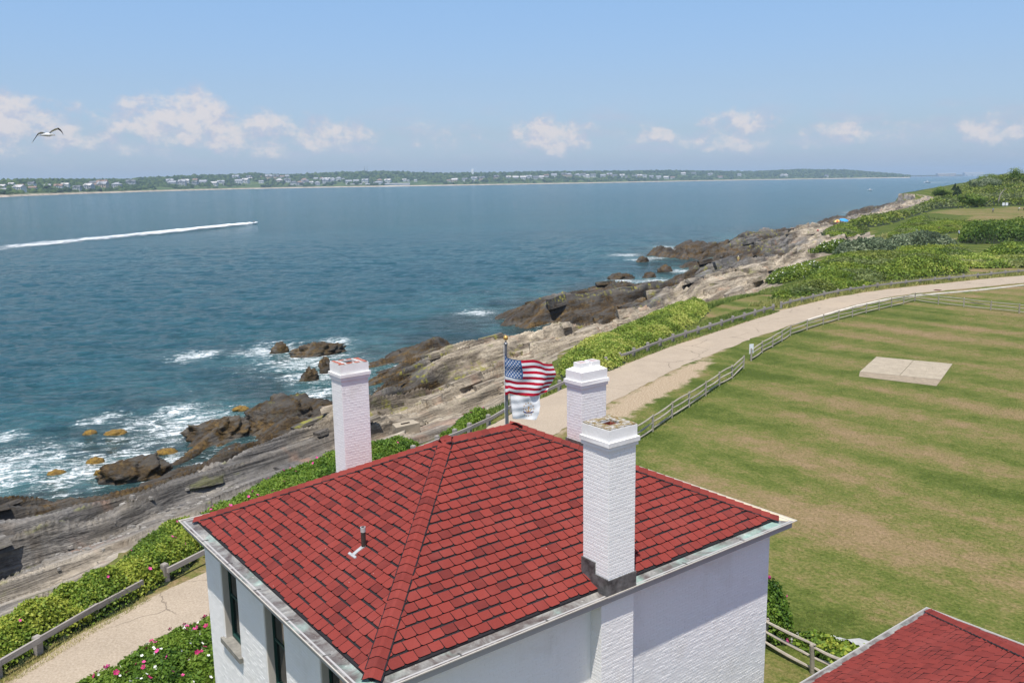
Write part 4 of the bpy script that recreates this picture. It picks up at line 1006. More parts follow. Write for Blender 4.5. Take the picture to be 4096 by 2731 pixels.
f.add([(q1, q1, zz), (HB - q1, q1, zz), (HB - q1, HA - q1, zz), (q1, HA - q1, zz), (OV, OV, zz), (HB - OV, OV, zz), (HB - OV, HA - OV, zz), (OV, HA - OV, zz)], [(0, 4, 5, 1), (1, 5, 6, 2), (2, 6, 7, 3), (3, 7, 4, 0)])
f.build('soffit', M['white_wall'], house)

# walls: left wall has three upstairs windows (Y ranges), recessed openings
WIN = [(1.66, 2.80), (4.60, 5.74), (7.43, 8.57)]
WZ0, WZ1 = 3.60, 5.85
X0, X1, Y0, Y1 = OV, HB - OV, OV, HA - OV
wallm = MB(); T = 0.42; ZT = EAVE - 0.17
wallm.box(X0, X1, Y0, Y0 + T, 0, ZT); wallm.box(X0, X1, Y1 - T, Y1, 0, ZT); wallm.box(X1 - T, X1, Y0 + T, Y1 - T, 0, ZT)
ya = Y0 + T; wallm_l = []
for (w0, w1) in WIN + [(Y1 - T, Y1 - T)]:
    wallm.box(X0, X0 + T, ya, w0, 0, ZT)
    if w1 > w0: wallm.box(X0, X0 + T, w0, w1, 0, WZ0); wallm.box(X0, X0 + T, w0, w1, WZ1, ZT)
    ya = w1
wall = wallm.build('wall', M['white_wall'], house)
# brick courses in relief under the paint
bm_ = MB(); ch_, bl = 0.0755, 0.216; rb = random.Random(4)


def course_face(b, length, z0, z1, place, skip):
    r = 0; z = z0
    while z + ch_ < z1:
        x = -bl * (0.5 if r % 2 else 0.0) + 0.01
        while x < length:
            a_, e_ = max(0.004, x + 0.004), min(length - 0.004, x + bl - 0.005)
            if e_ - a_ > 0.03 and not skip((a_ + e_) / 2, z + ch_ / 2, (e_ - a_) / 2):
                o = 0.0034 + rb.uniform(-0.002, 0.002); t = 0.008
                P = [(a_, z + 0.003, 0.001), (e_, z + 0.003, 0.001), (e_, z + ch_ - 0.004, 0.001), (a_, z + ch_ - 0.004, 0.001)]
                Q = [(a_ + t, z + 0.003 + t, o + rb.uniform(-0.002, 0.002)), (e_ - t, z + 0.003 + t, o + rb.uniform(-0.002, 0.002)), (e_ - t, z + ch_ - 0.004 - t, o), (a_ + t, z + ch_ - 0.004 - t, o)]
                b.add([place(*q) for q in P + Q], [(4, 5, 6, 7), (0, 1, 5, 4), (1, 2, 6, 5), (2, 3, 7, 6), (3, 0, 4, 7)])
            x += bl
        z += ch_; r += 1


course_face(bm_, X1 - X0, 0.4, ZT - 0.02, lambda s, z, o: (X0 + s, Y0 - o, z), lambda s, z, hlf: 5.65 - X0 - hlf < s < 6.67 - X0 + hlf)
course_face(bm_, Y1 - Y0, 0.4, ZT - 0.02, lambda s, z, o: (X0 - o, Y1 - s, z), lambda s, z, hlf: any(w0 - hlf - 0.01 < Y1 - s < w1 + hlf + 0.01 for w0, w1 in WIN) and z > WZ0 - 0.16 and z < WZ1 + 0.05)
tag(bm_.build('brick_courses', M['white_wall'], wall), None, None, None, 'stuff')

for i, (w0, w1) in enumerate(WIN):
    xg = X0 + 0.20
    wn = MB(); wn.box(xg - 0.03, xg + 0.05, w0, w0 + 0.07, WZ0, WZ1); wn.box(xg - 0.03, xg + 0.05, w1 - 0.07, w1, WZ0, WZ1); wn.box(xg - 0.03, xg + 0.05, w0 + 0.07, w1 - 0.07, WZ1 - 0.07, WZ1); wn.box(xg - 0.03, xg + 0.05, w0 + 0.07, w1 - 0.07, WZ0, WZ0 + 0.09)
    win = wn.build('window', M['green_frame'], house)
    zm = (WZ0 + WZ1) / 2 + 0.05
    s_ = MB(); s_.box(xg - 0.012, xg + 0.06, w0 + 0.072, w1 - 0.072, zm - 0.03, zm + 0.03); s_.build('meeting_rail', M['green_frame'], win)
    for (za, zb, dd) in ((WZ0 + 0.092, zm - 0.032, 0.03), (zm + 0.032, WZ1 - 0.072, 0.005)):
        p_ = MB(); p_.box(xg + dd, xg + dd + 0.012, w0 + 0.072, w1 - 0.072, za, zb); p_.build('pane', M['glass'], win)
    s_ = MB(); s_.box(X0 - 0.10, X0 + 0.17, w0 - 0.10, w1 + 0.10, WZ0 - 0.12, WZ0 + 0.014, jit=0.004); s_.build('sill', M['stone_sill'], win)
    j_ = MB()
    for yj in (w0 - 0.0, w1 - 0.035): j_.box(X0 + 0.02, xg - 0.032, yj, yj + 0.035, WZ0 + 0.002, WZ1, jit=0.003)
    j_.build('jamb', M['trim'], win)
    if i == 1:
        p_ = MB(); p_.box(xg + 0.018, xg + 0.022, w0 + 0.12, w0 + 0.40, WZ0 + 0.12, WZ0 + 0.55); p_.build('notice', M['paper'], win)

# chimneys
ZC = 10.0


def chimney(x0, x1, y0, y1, zb, top, single_bricks=0, crown='lichen', flues=()):
    core = MB(); core.box(x0, x1, y0, y1, zb, ZC - 0.30)
    ch = core.build('chimney', M['white_chimney'], house)
    b = MB(); e = 0.062
    b.box(x0 - 0.035, x1 + 0.035, y0 - 0.035, y1 + 0.035, ZC - 0.44, ZC - 0.355, jit=0.004); b.box(x0 - e, x1 + e, y0 - e, y1 + e, ZC - 0.35, ZC - 0.255, jit=0.006)
    hh_ = 0.17; mx_, my_ = (x0 + x1) / 2, (y0 + y1) / 2
    for (a0, a1, b0, b1) in ((x0 - .02, x1 + .02, y0 - .02, my_ - hh_), (x0 - .02, x1 + .02, my_ + hh_, y1 + .02), (x0 - .02, mx_ - hh_, my_ - hh_, my_ + hh_), (mx_ + hh_, x1 + .02, my_ - hh_, my_ + hh_)): b.box(a0, a1, b0, b1, ZC - 0.25, ZC - 0.004)
    b.build('corbel', M['white_chimney'], ch)
    cx, cy = (x0 + x1) / 2, (y0 + y1) / 2
    if crown == 'slope':
        c = MB(); s = 0.16
        c.add([(x0 - .015, y0 - .015, ZC - .003), (x1 + .015, y0 - .015, ZC - .003), (x1 + .015, y1 + .015, ZC - .003), (x0 - .015, y1 + .015, ZC - .003), (x0 + s, y0 + s, ZC + .09), (x1 - s, y0 + s, ZC + .09), (x1 - s, y1 - s, ZC + .09), (x0 + s, y1 - s, ZC + .09)],
              [(4, 5, 6, 7), (0, 1, 5, 4), (1, 2, 6, 5), (2, 3, 7, 6), (3, 0, 4, 7)]); c.build('crown', M['white_chimney'], ch)
        for (fx, fy) in flues:
            p = MB(); r = 0.15; t = 0.028; z0, z1 = ZC + 0.05, ZC + 0.20
            p.box(fx - r, fx + r, fy - r, fy - r + t, z0, z1); p.box(fx - r, fx + r, fy + r - t, fy + r, z0, z1); p.box(fx - r, fx - r + t, fy - r + t, fy + r - t, z0, z1); p.box(fx + r - t, fx + r, fy - r + t, fy + r - t, z0, z1)
            p.box(fx - r + t, fx + r - t, fy - r + t, fy + r - t, z0, z0 + 0.06, mi=1); p.build('flue', [M['white_chimney'], M['brick_red']], ch)
    else:
        c = MB(); h = 0.17; m_ = M['lichen'] if crown == 'lichen' else M['white_chimney']
        for (a0, a1, b0, b1) in ((x0 - .01, x1 + .01, y0 - .01, cy - h), (x0 - .01, x1 + .01, cy + h, y1 + .01), (x0 - .01, cx - h, cy - h, cy + h), (cx + h, x1 + .01, cy - h, cy + h)):
            c.box(a0, a1, b0, b1, ZC - .03, ZC + .022, jit=0.004)
        c.box(cx - h + .002, cx + h - .002, cy - h + .002, cy + h - .002, ZC - .25, ZC - .22, mi=1)
        for (a0, a1, b0, b1) in ((cx - h + .002, cx + h - .002, cy - h + .002, cy - h + .012), (cx - h + .002, cx + h - .002, cy + h - .012, cy + h - .002), (cx - h + .002, cx - h + .012, cy - h + .013, cy + h - .013), (cx + h - .012, cx + h - .002, cy - h + .013, cy + h - .013)): c.box(a0, a1, b0, b1, ZC - .219, ZC - .03, mi=2); c.build('crown', [m_, M['soot'], M['brick_red']], ch)
        if crown == 'brick':
            for k in range(12):
                a = k / 12 * 4; side = int(a); t = a - side; P = [(x0 + .06 + t * (x1 - x0 - .12), y0 + .07), (x1 - .07, y0 + .06 + t * (y1 - y0 - .12)), (x1 - .06 - t * (x1 - x0 - .12), y1 - .07), (x0 + .07, y1 - .06 - t * (y1 - y0 - .12))][side]
                bb = MB(); hx, hy = (0.075, 0.042) if side % 2 == 0 else (0.042, 0.075); bb.box(P[0] - hx, P[0] + hx, P[1] - hy, P[1] + hy, ZC + .012, ZC + .034, jit=0.003); bb.build('brick', M['brick_red'], ch)
    # painted bricks standing proud of the core
    rest = MB(); made = 0; lens = {}
    rr = random.Random(int(x0 * 100)); z = ZC - 0.445 - ch_; r = 0
    cells = []
    while z > zb + 0.02:
        for (face, L) in (('f', x1 - x0), ('l', y1 - y0), ('r', y1 - y0), ('b', x1 - x0)):
            s = 0.0; seq = [0.105, 0.215, 0.215, 0.215, 0.215] if (r + (face in 'lr')) % 2 else [0.215] * 5
            for q in seq:
                e_ = min(L, s + q)
                if L - e_ < 0.06: e_ = L
                if e_ - s > 0.03: cells.append((face, s, e_, z))
                s = e_
                if s >= L: break
        z -= ch_; r += 1
    shared = {}
    for (face, s, e_, zq) in cells:
        L = round(e_ - s - 0.006, 3); o = 0.009 + rr.uniform(-0.0045, 0.0045)
        key = L
        if key not in shared:
            b = MB(); t = 0.008; hgt = ch_ - 0.004
            b.add([(-L / 2, 0, -hgt / 2), (L / 2, 0, -hgt / 2), (L / 2, 0, hgt / 2), (-L / 2, 0, hgt / 2), (-L / 2 + t, -0.003, -hgt / 2 + t), (L / 2 - t, -0.003, -hgt / 2 + t), (L / 2 - t, -0.003, hgt / 2 - t), (-L / 2 + t, -0.003, hgt / 2 - t)],
                  [(4, 5, 6, 7), (0, 1, 5, 4), (1, 2, 6, 5), (2, 3, 7, 6), (3, 0, 4, 7)]); shared[key] = b
        mid = (s + e_) / 2; zc = zq + ch_ / 2
        off = 0.002 - o * 0.35
        loc, rz = {'f': ((x0 + mid, y0 + off, zc), 0.0), 'l': ((x0 + off, y1 - mid, zc), -math.pi / 2), 'r': ((x1 - off, y0 + mid, zc), math.pi / 2), 'b': ((x1 - mid, y1 - off, zc), math.pi)}[face]
        if face in 'fl' and made < single_bricks:
            if not isinstance(shared[key], bpy.types.Mesh): bmesh_b = shared[key]; shared[key] = bmesh_b.mesh('brick', M['white_chimney'])
            link('brick', shared[key], ch, loc, (rr.uniform(-.02, .02), rr.uniform(-.012, .012), rz)); made += 1
        else:
            R = Matrix.Translation(loc) @ Matrix.Rotation(rz, 4, 'Z'); src = shared[key]
            vs = [v.co for v in src.vertices] if isinstance(src, bpy.types.Mesh) else [Vector(v) for v in src.v]
            fs = [tuple(p.vertices) for p in src.polygons] if isinstance(src, bpy.types.Mesh) else src.f
            rest.add([R @ Vector(v) for v in vs], fs)
    if rest.v: tag(rest.build('brickwork', M['white_chimney'], ch), None, None, None, 'stuff')
    return ch


ch1 = chimney(5.78, 6.55, 0.05, 0.83, 6.33, ZC, 288, 'lichen')
ch1['label'] = 'nearest chimney with lichen-stained crown'
ch2 = chimney(4.52, 5.36, 9.50, 10.14, 5.9, ZC, 0, 'brick')
ch2['label'] = 'back chimney with bare red bricks on top'
ch3 = chimney(8.97, 9.86, 4.42, 5.02, 7.0, ZC, 0, 'slope', [(9.23, 4.72), (9.62, 4.72)])
ch3['label'] = 'chimney with two square flues'
# stepped lead flashing at the foot of the near chimney and a skirt at the right one
fl = MB(); x0, x1, y0, y1 = 5.78, 6.55, 0.05, 0.83
fl.box(x0 - .03, x1 + .03, y0 - .03, y0 - .004, EAVE - .02, EAVE + .34, jit=.004); fl.box(x0 - .03, x0 - .004, y0 - .002, y0 + .38, EAVE - .02, EAVE + .36, jit=.004); fl.box(x0 - .032, x0 - .006, y0 + .38, y1 + .03, EAVE + .02, EAVE + .62, jit=.004)
fl.box(x1 + .004, x1 + .03, y0, y1 + .03, EAVE, EAVE + .45, jit=.004)
fl.build('flashing', M['lead'], ch1)
fl = MB(); fl.box(8.94, 8.966, 4.39, 5.05, 7.8, 8.10); fl.box(8.968, 9.89, 4.39, 4.416, 7.5, 8.08); fl.build('flashing', M['lead'], ch3)
fl = MB(); fl.box(4.49, 5.39, 9.44, 9.46, 6.3, 6.9); fl.box(4.49, 4.516, 9.46, 10.16, 6.3, 6.75); fl.build('flashing', M['lead'], ch2)
# chimney breast below the eave
cb = MB(); cb.box(5.68, 6.64, 0.15, Y0 + 0.05, 0, EAVE - .165); brst = cb.build('chimney_breast', M['white_wall'], house)
cbr = MB(); course_face(cbr, 0.96, 0.4, EAVE - .20, lambda s, z, o: (5.68 + s, 0.15 - o, z), lambda s, z, hlf: False); course_face(cbr, 0.32, 0.4, EAVE - .20, lambda s, z, o: (5.68 - o, 0.47 - s, z), lambda s, z, hlf: False)
tag(cbr.build('brick_courses', M['white_wall'], brst), None, None, None, 'stuff')
# vent pipe through the left slope with its flashing boot
vx_, vy_ = 2.05, 3.75; vz = ZR + (vx_ - INS) * KS
vp = MB(); vp.tube([(vx_, vy_, vz - .05), (vx_, vy_, vz + .40)], .052, 14); vp.build('vent_pipe', M['pipe'], roof, smooth=False)
vc = MB(); vc.tube([(vx_, vy_, vz + .36), (vx_, vy_, vz + .47)], .058, 14); vc.tube([(vx_, vy_, vz + .469), (vx_, vy_, vz + .474)], .04, 14, mi=1); vc.build('vent_cap', [M['zinc'], M['soot']], roof)
vb = MB()
for (e0, e1, s0, s1) in ((-.05, .05, -.30, .02), (-.16, .16, -.34, -.29)):
    P = [(vx_ + s0 * .9, vy_ + e0, vz + s0 * .9 * KS + .05), (vx_ + s0 * .9, vy_ + e1, vz + s0 * .9 * KS + .05), (vx_ + s1 * .9, vy_ + e1, vz + s1 * .9 * KS + .05), (vx_ + s1 * .9, vy_ + e0, vz + s1 * .9 * KS + .05)]
    vb.add(P + [(p[0], p[1], p[2] - .03) for p in P], [(0, 3, 2, 1), (0, 1, 5, 4), (1, 2, 6, 5), (2, 3, 7, 6), (3, 0, 4, 7)])
vb.build('vent_flashing', M['zinc'], roof)

# ------------------------------------------------------------------ fog-signal building: only a corner of its roof shows
OZ = 3.2
oc = Vector((11.42, 22.43, 0)); uvec = Vector((-math.sin(TH), math.cos(TH), 0)); vvec = Vector((math.cos(TH), math.sin(TH), 0))
OW, OD = 10.8, 10.0
o0 = oc - vvec * OW - uvec * OD
out = empty('outbuilding', (o0.x, o0.y, 0), TH)
tag(out, 'low outbuilding with red shingled hip roof, only its roof corner showing', 'building')
om = MB(); om.box(.4, OW - .4, .4, OD - .4, 0, OZ - .12); om.build('wall', M['white_wall'], out)
oi = 0.22; zo = OZ + .03; oh = OD / 2; ork = zo + (oh - oi) * KS
k0, k1, k2, k3 = (oi, oi, zo), (OW - oi, oi, zo), (OW - oi, OD - oi, zo), (oi, OD - oi, zo); q0_, q1_ = (oh, oh, ork), (OW - oh, oh, ork)
om = MB(); om.add([k0, k1, q1_, q0_], [(0, 1, 2, 3)], 0); om.add([k3, k0, q0_], [(0, 1, 2)], 0); om.add([k1, k2, q1_], [(0, 1, 2)], 0); om.add([k2, k3, q0_, q1_], [(0, 1, 2, 3)], 1); om.add([k0, k1, k2, k3], [(3, 2, 1, 0)], 1)
oroof = om.build('roof', [M['shingle'], M['shingle_dark']], out)
OSL = math.hypot(oh - oi, ork - zo); oW = OW - 2 * oi; ocs = oh - oi
back = shingle_face(k2, (-1, 0, 0), (0, -(oh - oi), ork - zo), oW, OSL, [((0, 0), (oW, 0)), ((oW, 0), (oW - ocs, OSL)), ((oW - ocs, OSL), (ocs, OSL)), ((ocs, OSL), (0, 0))], tab=.30, expo=.215, seed=9)
OUT_M = Matrix.Translation((o0.x, o0.y, 0)) @ Matrix.Rotation(TH, 4, 'Z')
_far = Vector((0, 0, CAM_Z))
back.sort(key=lambda t: (Vector(t[0]) - Vector(k2)).length)
for c, V, Fc, Mi in back[:240]:
    link('shingle', mesh_of('shingle', [v - c for v in V], Fc, [M['shingle'], M['shingle_dark']], Mi), oroof, c)
frnt = shingle_face(k0, (1, 0, 0), (0, oh - oi, ork - zo), oW, OSL, [((0, 0), (oW, 0)), ((oW, 0), (oW - ocs, OSL)), ((oW - ocs, OSL), (ocs, OSL)), ((ocs, OSL), (0, 0))], tab=.30, expo=.215, seed=10)
oD = OD - 2 * oi; ocd = OD / 2 - oi
rght = shingle_face(k1, (0, 1, 0), (-(oh - oi), 0, ork - zo), oD, OSL, [((0, 0), (oD, 0)), ((oD, 0), (ocd, OSL)), ((ocd, OSL), (0, 0))], tab=.30, expo=.215, seed=11)
cap_row(q0_, q1_, Vector((0, -1, -KS)).normalized(), Vector((0, 1, -KS)).normalized(), oroof, 'ridge_cap', 0.20, 0.16)
rest = MB()
for c, V, Fc, Mi in back[240:] + frnt + rght:
    o = len(rest.v); rest.v += [tuple(v) for v in V]; rest.f += [tuple(i + o for i in f_) for f_ in Fc]; rest.m += Mi
tag(rest.build('shingle_courses', [M['shingle'], M['shingle_dark']], oroof), None, None, None, 'stuff')
ax = (Vector(q1_) - Vector(k2)).normalized()


def across2(hd):
    nrm = Vector((hd[0], hd[1], 0)) * KS + Vector((0, 0, 1)); nrm.normalize(); q = ax.cross(nrm).normalized(); return q if q.dot(Vector((hd[0], hd[1], 0))) > 0 else -q


cap_row(k2, q1_, across2((1, 0)), across2((0, 1)), oroof, 'hip_cap', 0.20, 0.16)
for (a_, b_, mm) in (((OW, OD), (0, OD), 'copper'), ((OW, 0), (OW, OD), 'copper')):
    g = MB(); a_ = Vector((*a_, 0)); b_ = Vector((*b_, 0)); d = (b_ - a_).normalized(); inn = Vector((-d.y, d.x, 0))
    rings = [(0.0, OZ - 0.16), (0.0, OZ), (0.02, OZ), (0.03, OZ - .02), (0.2, OZ - .03), (0.26, OZ + .04)]; V = []
    for (ins, z) in rings: V += [a_ + d * ins + inn * ins + Vector((0, 0, z)), b_ - d * ins + inn * ins + Vector((0, 0, z))]
    F = [(2 * k, 2 * k + 1, 2 * k + 3, 2 * k + 2) for k in range(len(rings) - 1)]; g.add(V, F); g.m = [1, 1, 1, 0, 0]; g.build('gutter', [M[mm], M['fascia']], out)

# ------------------------------------------------------------------ fences
def bar(p, q, wd, ht, jit=0.0):
    """a squared timber from p to q as a mesh around its own start point"""
    p, q = Vector(p), Vector(q); d = q - p; L = d.length; b = MB()
    b.box(0, L, -wd / 2, wd / 2, -ht / 2, ht / 2, jit=jit)
    return b, p, Vector((0, math.atan2(-d.z, math.hypot(d.x, d.y)), math.atan2(d.y, d.x)))


def guard_rail(pts, label, top_h=0.80):
    root = empty('guard_rail', (pts[0][0], pts[0][1], gz(*pts[0]))); tag(root, label, 'guard rail', 'timber guard rails along the sea side of the road')
    ox, oy, oz = root.location
    P = [Vector((x - ox, y - oy, gz(x, y) - oz)) for x, y in pts]
    for i, p in enumerate(P):
        d = (P[min(i + 1, len(P) - 1)] - P[max(i - 1, 0)]); rz = math.atan2(d.y, d.x); h = top_h + random.uniform(-.03, .03); w_ = 0.11
        b = MB(); s = 0.85
        b.add([(-w_, -w_, -.35), (w_, -w_, -.35), (w_, w_, -.35), (-w_, w_, -.35), (-w_, -w_, h - .05), (w_, -w_, h - .05), (w_, w_, h - .05), (-w_, w_, h - .05), (-w_ * s, -w_ * s, h), (w_ * s, -w_ * s, h), (w_ * s, w_ * s, h), (-w_ * s, w_ * s, h)],
              [(0, 1, 5, 4), (1, 2, 6, 5), (2, 3, 7, 6), (3, 0, 4, 7), (4, 5, 9, 8), (5, 6, 10, 9), (6, 7, 11, 10), (7, 4, 8, 11), (8, 9, 10, 11)])
        b.build('post', M['rail_wood'], root, p, (random.uniform(-.03, .03), random.uniform(-.03, .03), rz))
    for p, q in zip(P[:-1], P[1:]):
        d = (q - p).normalized(); side = Vector((d.y, -d.x, 0)) * 0.165
        a = p + side + Vector((0, 0, .55 + random.uniform(-.02, .02))); e = q + side + Vector((0, 0, .55 + random.uniform(-.02, .02)))
        bb, lo, ro = bar(a - d * .03, e + d * .03, .09, .20, .006); bb.build('rail', M['rail_wood'], root, lo, ro)
    return root


def split_rail(pts, label, H=1.05, lean=0.05):
    root = empty('split_rail_fence', (pts[0][0], pts[0][1], gz(*pts[0]))); tag(root, label, 'fence', 'three-rail split rail fences around the lawn')
    ox, oy, oz = root.location
    P = [Vector((x - ox, y - oy, gz(x, y) - oz)) for x, y in pts]
    for p in P:
        b = MB(); lx, ly = random.uniform(-lean, lean), random.uniform(-lean, lean)
        b.tube([(0, 0, -.3), (lx * .5, ly * .5, H * .5), (lx, ly, H - .02), (lx, ly, H + .02)], [.075, .072, .065, .045], 7); b.build('post', M['split_wood'], root, p)
    for p, q in zip(P[:-1], P[1:]):
        d = q - p
        for k, z in enumerate((.18, .55, .90)):
            a = p + Vector((0, 0, z * H + random.uniform(-.05, .05))); e = q + Vector((0, 0, z * H + random.uniform(-.05, .05))); m_ = (a + e) / 2 + Vector((random.uniform(-.05, .05), random.uniform(-.05, .05), random.uniform(-.05, .02)))
            dd = (e - a).normalized() * .06; b = MB()
            b.tube([a - dd - a, (a * .7 + e * .3) + (m_ - (a + e) / 2) * .8 - a, m_ - a, (a * .3 + e * .7) + (m_ - (a + e) / 2) * .8 - a, e + dd - a], [.035, .052, .055, .052, .035], 6); b.build('rail', M['split_wood'], root, a)
    return root


guard_rail(RAIL_A, 'weathered timber guard rail half buried by the hedge left of the house', .62)
_a, _b = RAIL_A[-1], RAIL_A2[0]
guard_rail([(_a[0] + (_b[0] - _a[0]) * t, _a[1] + (_b[1] - _a[1]) * t) for t in (0.05, .15, .25, .35, .45, .55, .65, .75, .85, .93)] + RAIL_A2[:2] + [(-.1, 55.9), (1.65, 58.9), (3.43, 61.97), (5.5, 65.7), (7.64, 69.45)], 'timber guard rail passing behind the flagpole and ending in the bush')
guard_rail(RAIL_B, 'timber guard rail beside the middle stretch of road, right of the yellow-green bushes')
guard_rail(RAIL_C, 'long timber guard rail following the far bend of the road')
split_rail(SPLIT_A, 'split rail fence rising behind the chimneys to the gap at the little sign')
split_rail(SPLIT_B, 'split rail fence with a corner, along the lawn beside the far road')
split_rail(SPLIT_C, 'short split rail fence with leaning post beside the outbuilding', 1.0, .12)

# ------------------------------------------------------------------ small built things
M['concrete'] = plain('worn_concrete', (0.36, 0.305, 0.225), 0.92, 0.14, 1.2, 0.4)
M['concrete_side'] = plain('brown_concrete', (0.29, 0.235, 0.165), 0.92, 0.18, 2.2, 0.4)
M['kerb'] = plain('pale_kerb_concrete', (0.56, 0.51, 0.43), 0.9, 0.12, 2.0)
M['iron'] = plain('rusty_iron', (0.13, 0.055, 0.035), 0.8, 0.3, 8.0)
M['white_metal'] = plain('white_enamel', (0.78, 0.80, 0.82), 0.4, 0.03, 3.0)
M['grey_metal'] = plain('galvanised_grey', (0.22, 0.23, 0.25), 0.35, 0.1, 5.0, 0.0, 0.5, 0.6)
M['orange'] = plain('faded_orange_plastic', (0.75, 0.09, 0.03), 0.5, 0.1, 3.0)
cx = sum(p[0] for p in PAD[:4]) / 4; cy = sum(p[1] for p in PAD[:4]) / 4
pad = empty('concrete_pad', (cx, cy, 0)); tag(pad, 'square concrete pad of two slabs with a sloping apron on the lawn', 'concrete pad')
A_, B_, C_, D_ = [Vector((p[0] - cx, p[1] - cy, 0)) for p in PAD[:4]]; E_, G_ = [Vector((p[0] - cx, p[1] - cy, 0)) for p in PAD[4:]]
for (s0, s1) in ((0.0, 0.497), (0.503, 1.0)):
    q = [A_.lerp(B_, s0), A_.lerp(B_, s1), D_.lerp(C_, s1), D_.lerp(C_, s0)]; b = MB(); b.prism([(v.x, v.y) for v in reversed(q)], -.05, .035); b.build('slab', M['concrete'], pad)
b = MB(); D2, C2 = D_ + (D_ - A_).normalized() * .06, C_ + (C_ - B_).normalized() * .06; b.add([(D2.x, D2.y, .03), (C2.x, C2.y, .03), (G_.x, G_.y, .022), (E_.x, E_.y, .022), (D2.x, D2.y, -.1), (C2.x, C2.y, -.1), (G_.x, G_.y, -.1), (E_.x, E_.y, -.1)], [(0, 3, 2, 1), (3, 7, 6, 2), (0, 4, 7, 3), (1, 2, 6, 5), (0, 1, 5, 4)]); b.build('apron', M['concrete_side'], pad)
kr = empty('kerb', (KERB[0][0], KERB[0][1], 0)); tag(kr, 'line of pale kerb stones along the inner edge of the far road', 'kerb')
kp = [Vector((x - KERB[0][0], y - KERB[0][1], 0)) for x, y in KERB]; seg = []
for p, q in zip(kp[:-1], kp[1:]):
    n_ = max(1, int((q - p).length / 2.6))
    for k in range(n_): seg.append((p.lerp(q, k / n_), p.lerp(q, (k + 1) / n_)))
for p, q in seg:
    bb, lo, ro = bar(p + (q - p).normalized() * .03 + Vector((0, 0, .02)), q - (q - p).normalized() * .03 + Vector((0, 0, .02)), .42, .24, .012); bb.build('stone', M['kerb'], kr, lo, ro)
g = empty('drain_grate', (*GRATE[0], 0)); tag(g, 'rusty iron drain grate set in the far road', 'drain'); g.rotation_euler = (0, 0, .9)
b = MB(); b.box(-.55, .55, -.40, -.34, -.1, .04); b.box(-.55, .55, .34, .40, -.1, .04); b.box(-.55, -.49, -.34, .34, -.1, .04); b.box(.49, .55, -.34, .34, -.1, .04); b.build('frame', M['iron'], g)
for k in range(9): b = MB(); b.box(-.47 + k * .11, -.40 + k * .11, -.338, .338, -.06, .032); b.build('bar', M['iron'], g)
sg = empty('notice_sign', (*SIGN[0], 0)); tag(sg, 'small white sign board on a stake at the fence gap', 'sign'); sg.rotation_euler = (0, 0, .25)
b = MB(); b.box(-.04, .04, -.03, .03, -.2, .75); b.build('stake', M['split_wood'], sg); b = MB(); b.box(-.19, .19, -.055, -.032, .55, 1.38); b.build('board', M['white_metal'], sg)
blk = empty('concrete_block', (*BLOCK[0], rock_z(*BLOCK[0]) - .1)); tag(blk, 'weathered concrete block with a slot, lying on the rock ledge', 'concrete block'); blk.rotation_euler = (0.05, -.06, .5)
b = MB(); b.box(-.78, .78, -.50, .50, 0, .72, jit=.06); b.build('body', M['concrete'], blk); b = MB(); b.box(-.3, .3, -.07, .07, .70, .76); b.build('slot', M['soot'], blk)
rg = MB(); rg.tube([(6.25, 66.75, .62), (6.55, 67.3, .60), (6.85, 67.85, .62)], [.13, .15, .13], 8); rg.build('orange_buoy', M['orange'])
tag(bpy.data.objects['orange_buoy'], 'faded orange float tied to the guard rail behind the two-flue chimney', 'buoy')
for k, (x, y) in enumerate(STONES):
    b = MB(); n_ = 7; rr = [random.uniform(.32, .52) for _ in range(n_)]
    b.prism([(rr[i] * math.cos(2 * math.pi * i / n_) * 1.3, rr[i] * math.sin(2 * math.pi * i / n_)) for i in range(n_)], -.05, .06)
    o = b.build('flat_stone', plain('slate_stone_%d' % k, (0.36, 0.365, 0.35), 0.8, 0.15, 4.0, .3), None, (x, y, 0), (0, 0, random.random() * 3))
    tag(o, ['flat grey stone on the grass beside the rose bush', 'flat grey stone among the leafy weeds', 'flat grey stone at the outbuilding roof edge'][k], 'stone', 'flat stones by the short fence')

# ------------------------------------------------------------------ foliage
def leaf_cloud(pts, nrm, size, tint, seed=0, aspect=0.62):
    """one four-sided leaf per point; returns verts, faces, tint per vertex"""
    r = np.random.default_rng(seed); n_ = len(pts)
    d = r.normal(size=(n_, 3)); d = nrm + 0.85 * d; d /= np.linalg.norm(d, axis=1)[:, None] + 1e-9
    a = np.cross(d, r.normal(size=(n_, 3))); a /= np.linalg.norm(a, axis=1)[:, None] + 1e-9; b = np.cross(d, a)
    s = (size * (0.6 + 0.8 * r.random(n_)))[:, None]
    V = np.stack([pts - a * s * .5, pts + b * s * .5 * aspect, pts + a * s * .5 + d * s * .12, pts - b * s * .5 * aspect], 1).reshape(-1, 3)
    return V, np.arange(n_ * 4).reshape(-1, 4), np.repeat(tint, 4)


def mound(poly, H, res, edge, bump, seed, lump=0.5, zoff=0.0):
    xs = [p[0] for p in poly]; ys_ = [p[1] for p in poly]

    def hfun(x, y):
        ins = inside(x, y, poly); dd = dist_line(x, y, poly, True)
        e = np.where(ins, np.sqrt(np.clip(1 - (1 - np.clip(dd / edge, 0, 1)) ** 2, 0, 1)), 0)
        d1, self_id = domes(x + 31 * seed, y, bump, seed, True); hfun.ids = self_id; f1 = fbm(x / (bump * .45), y / (bump * .45), 3, seed + 3)
        return H * e * ((1 - lump) + lump * d1) * (0.78 + 0.44 * f1), ins
    return hfun, (min(xs), max(xs), min(ys_), max(ys_))


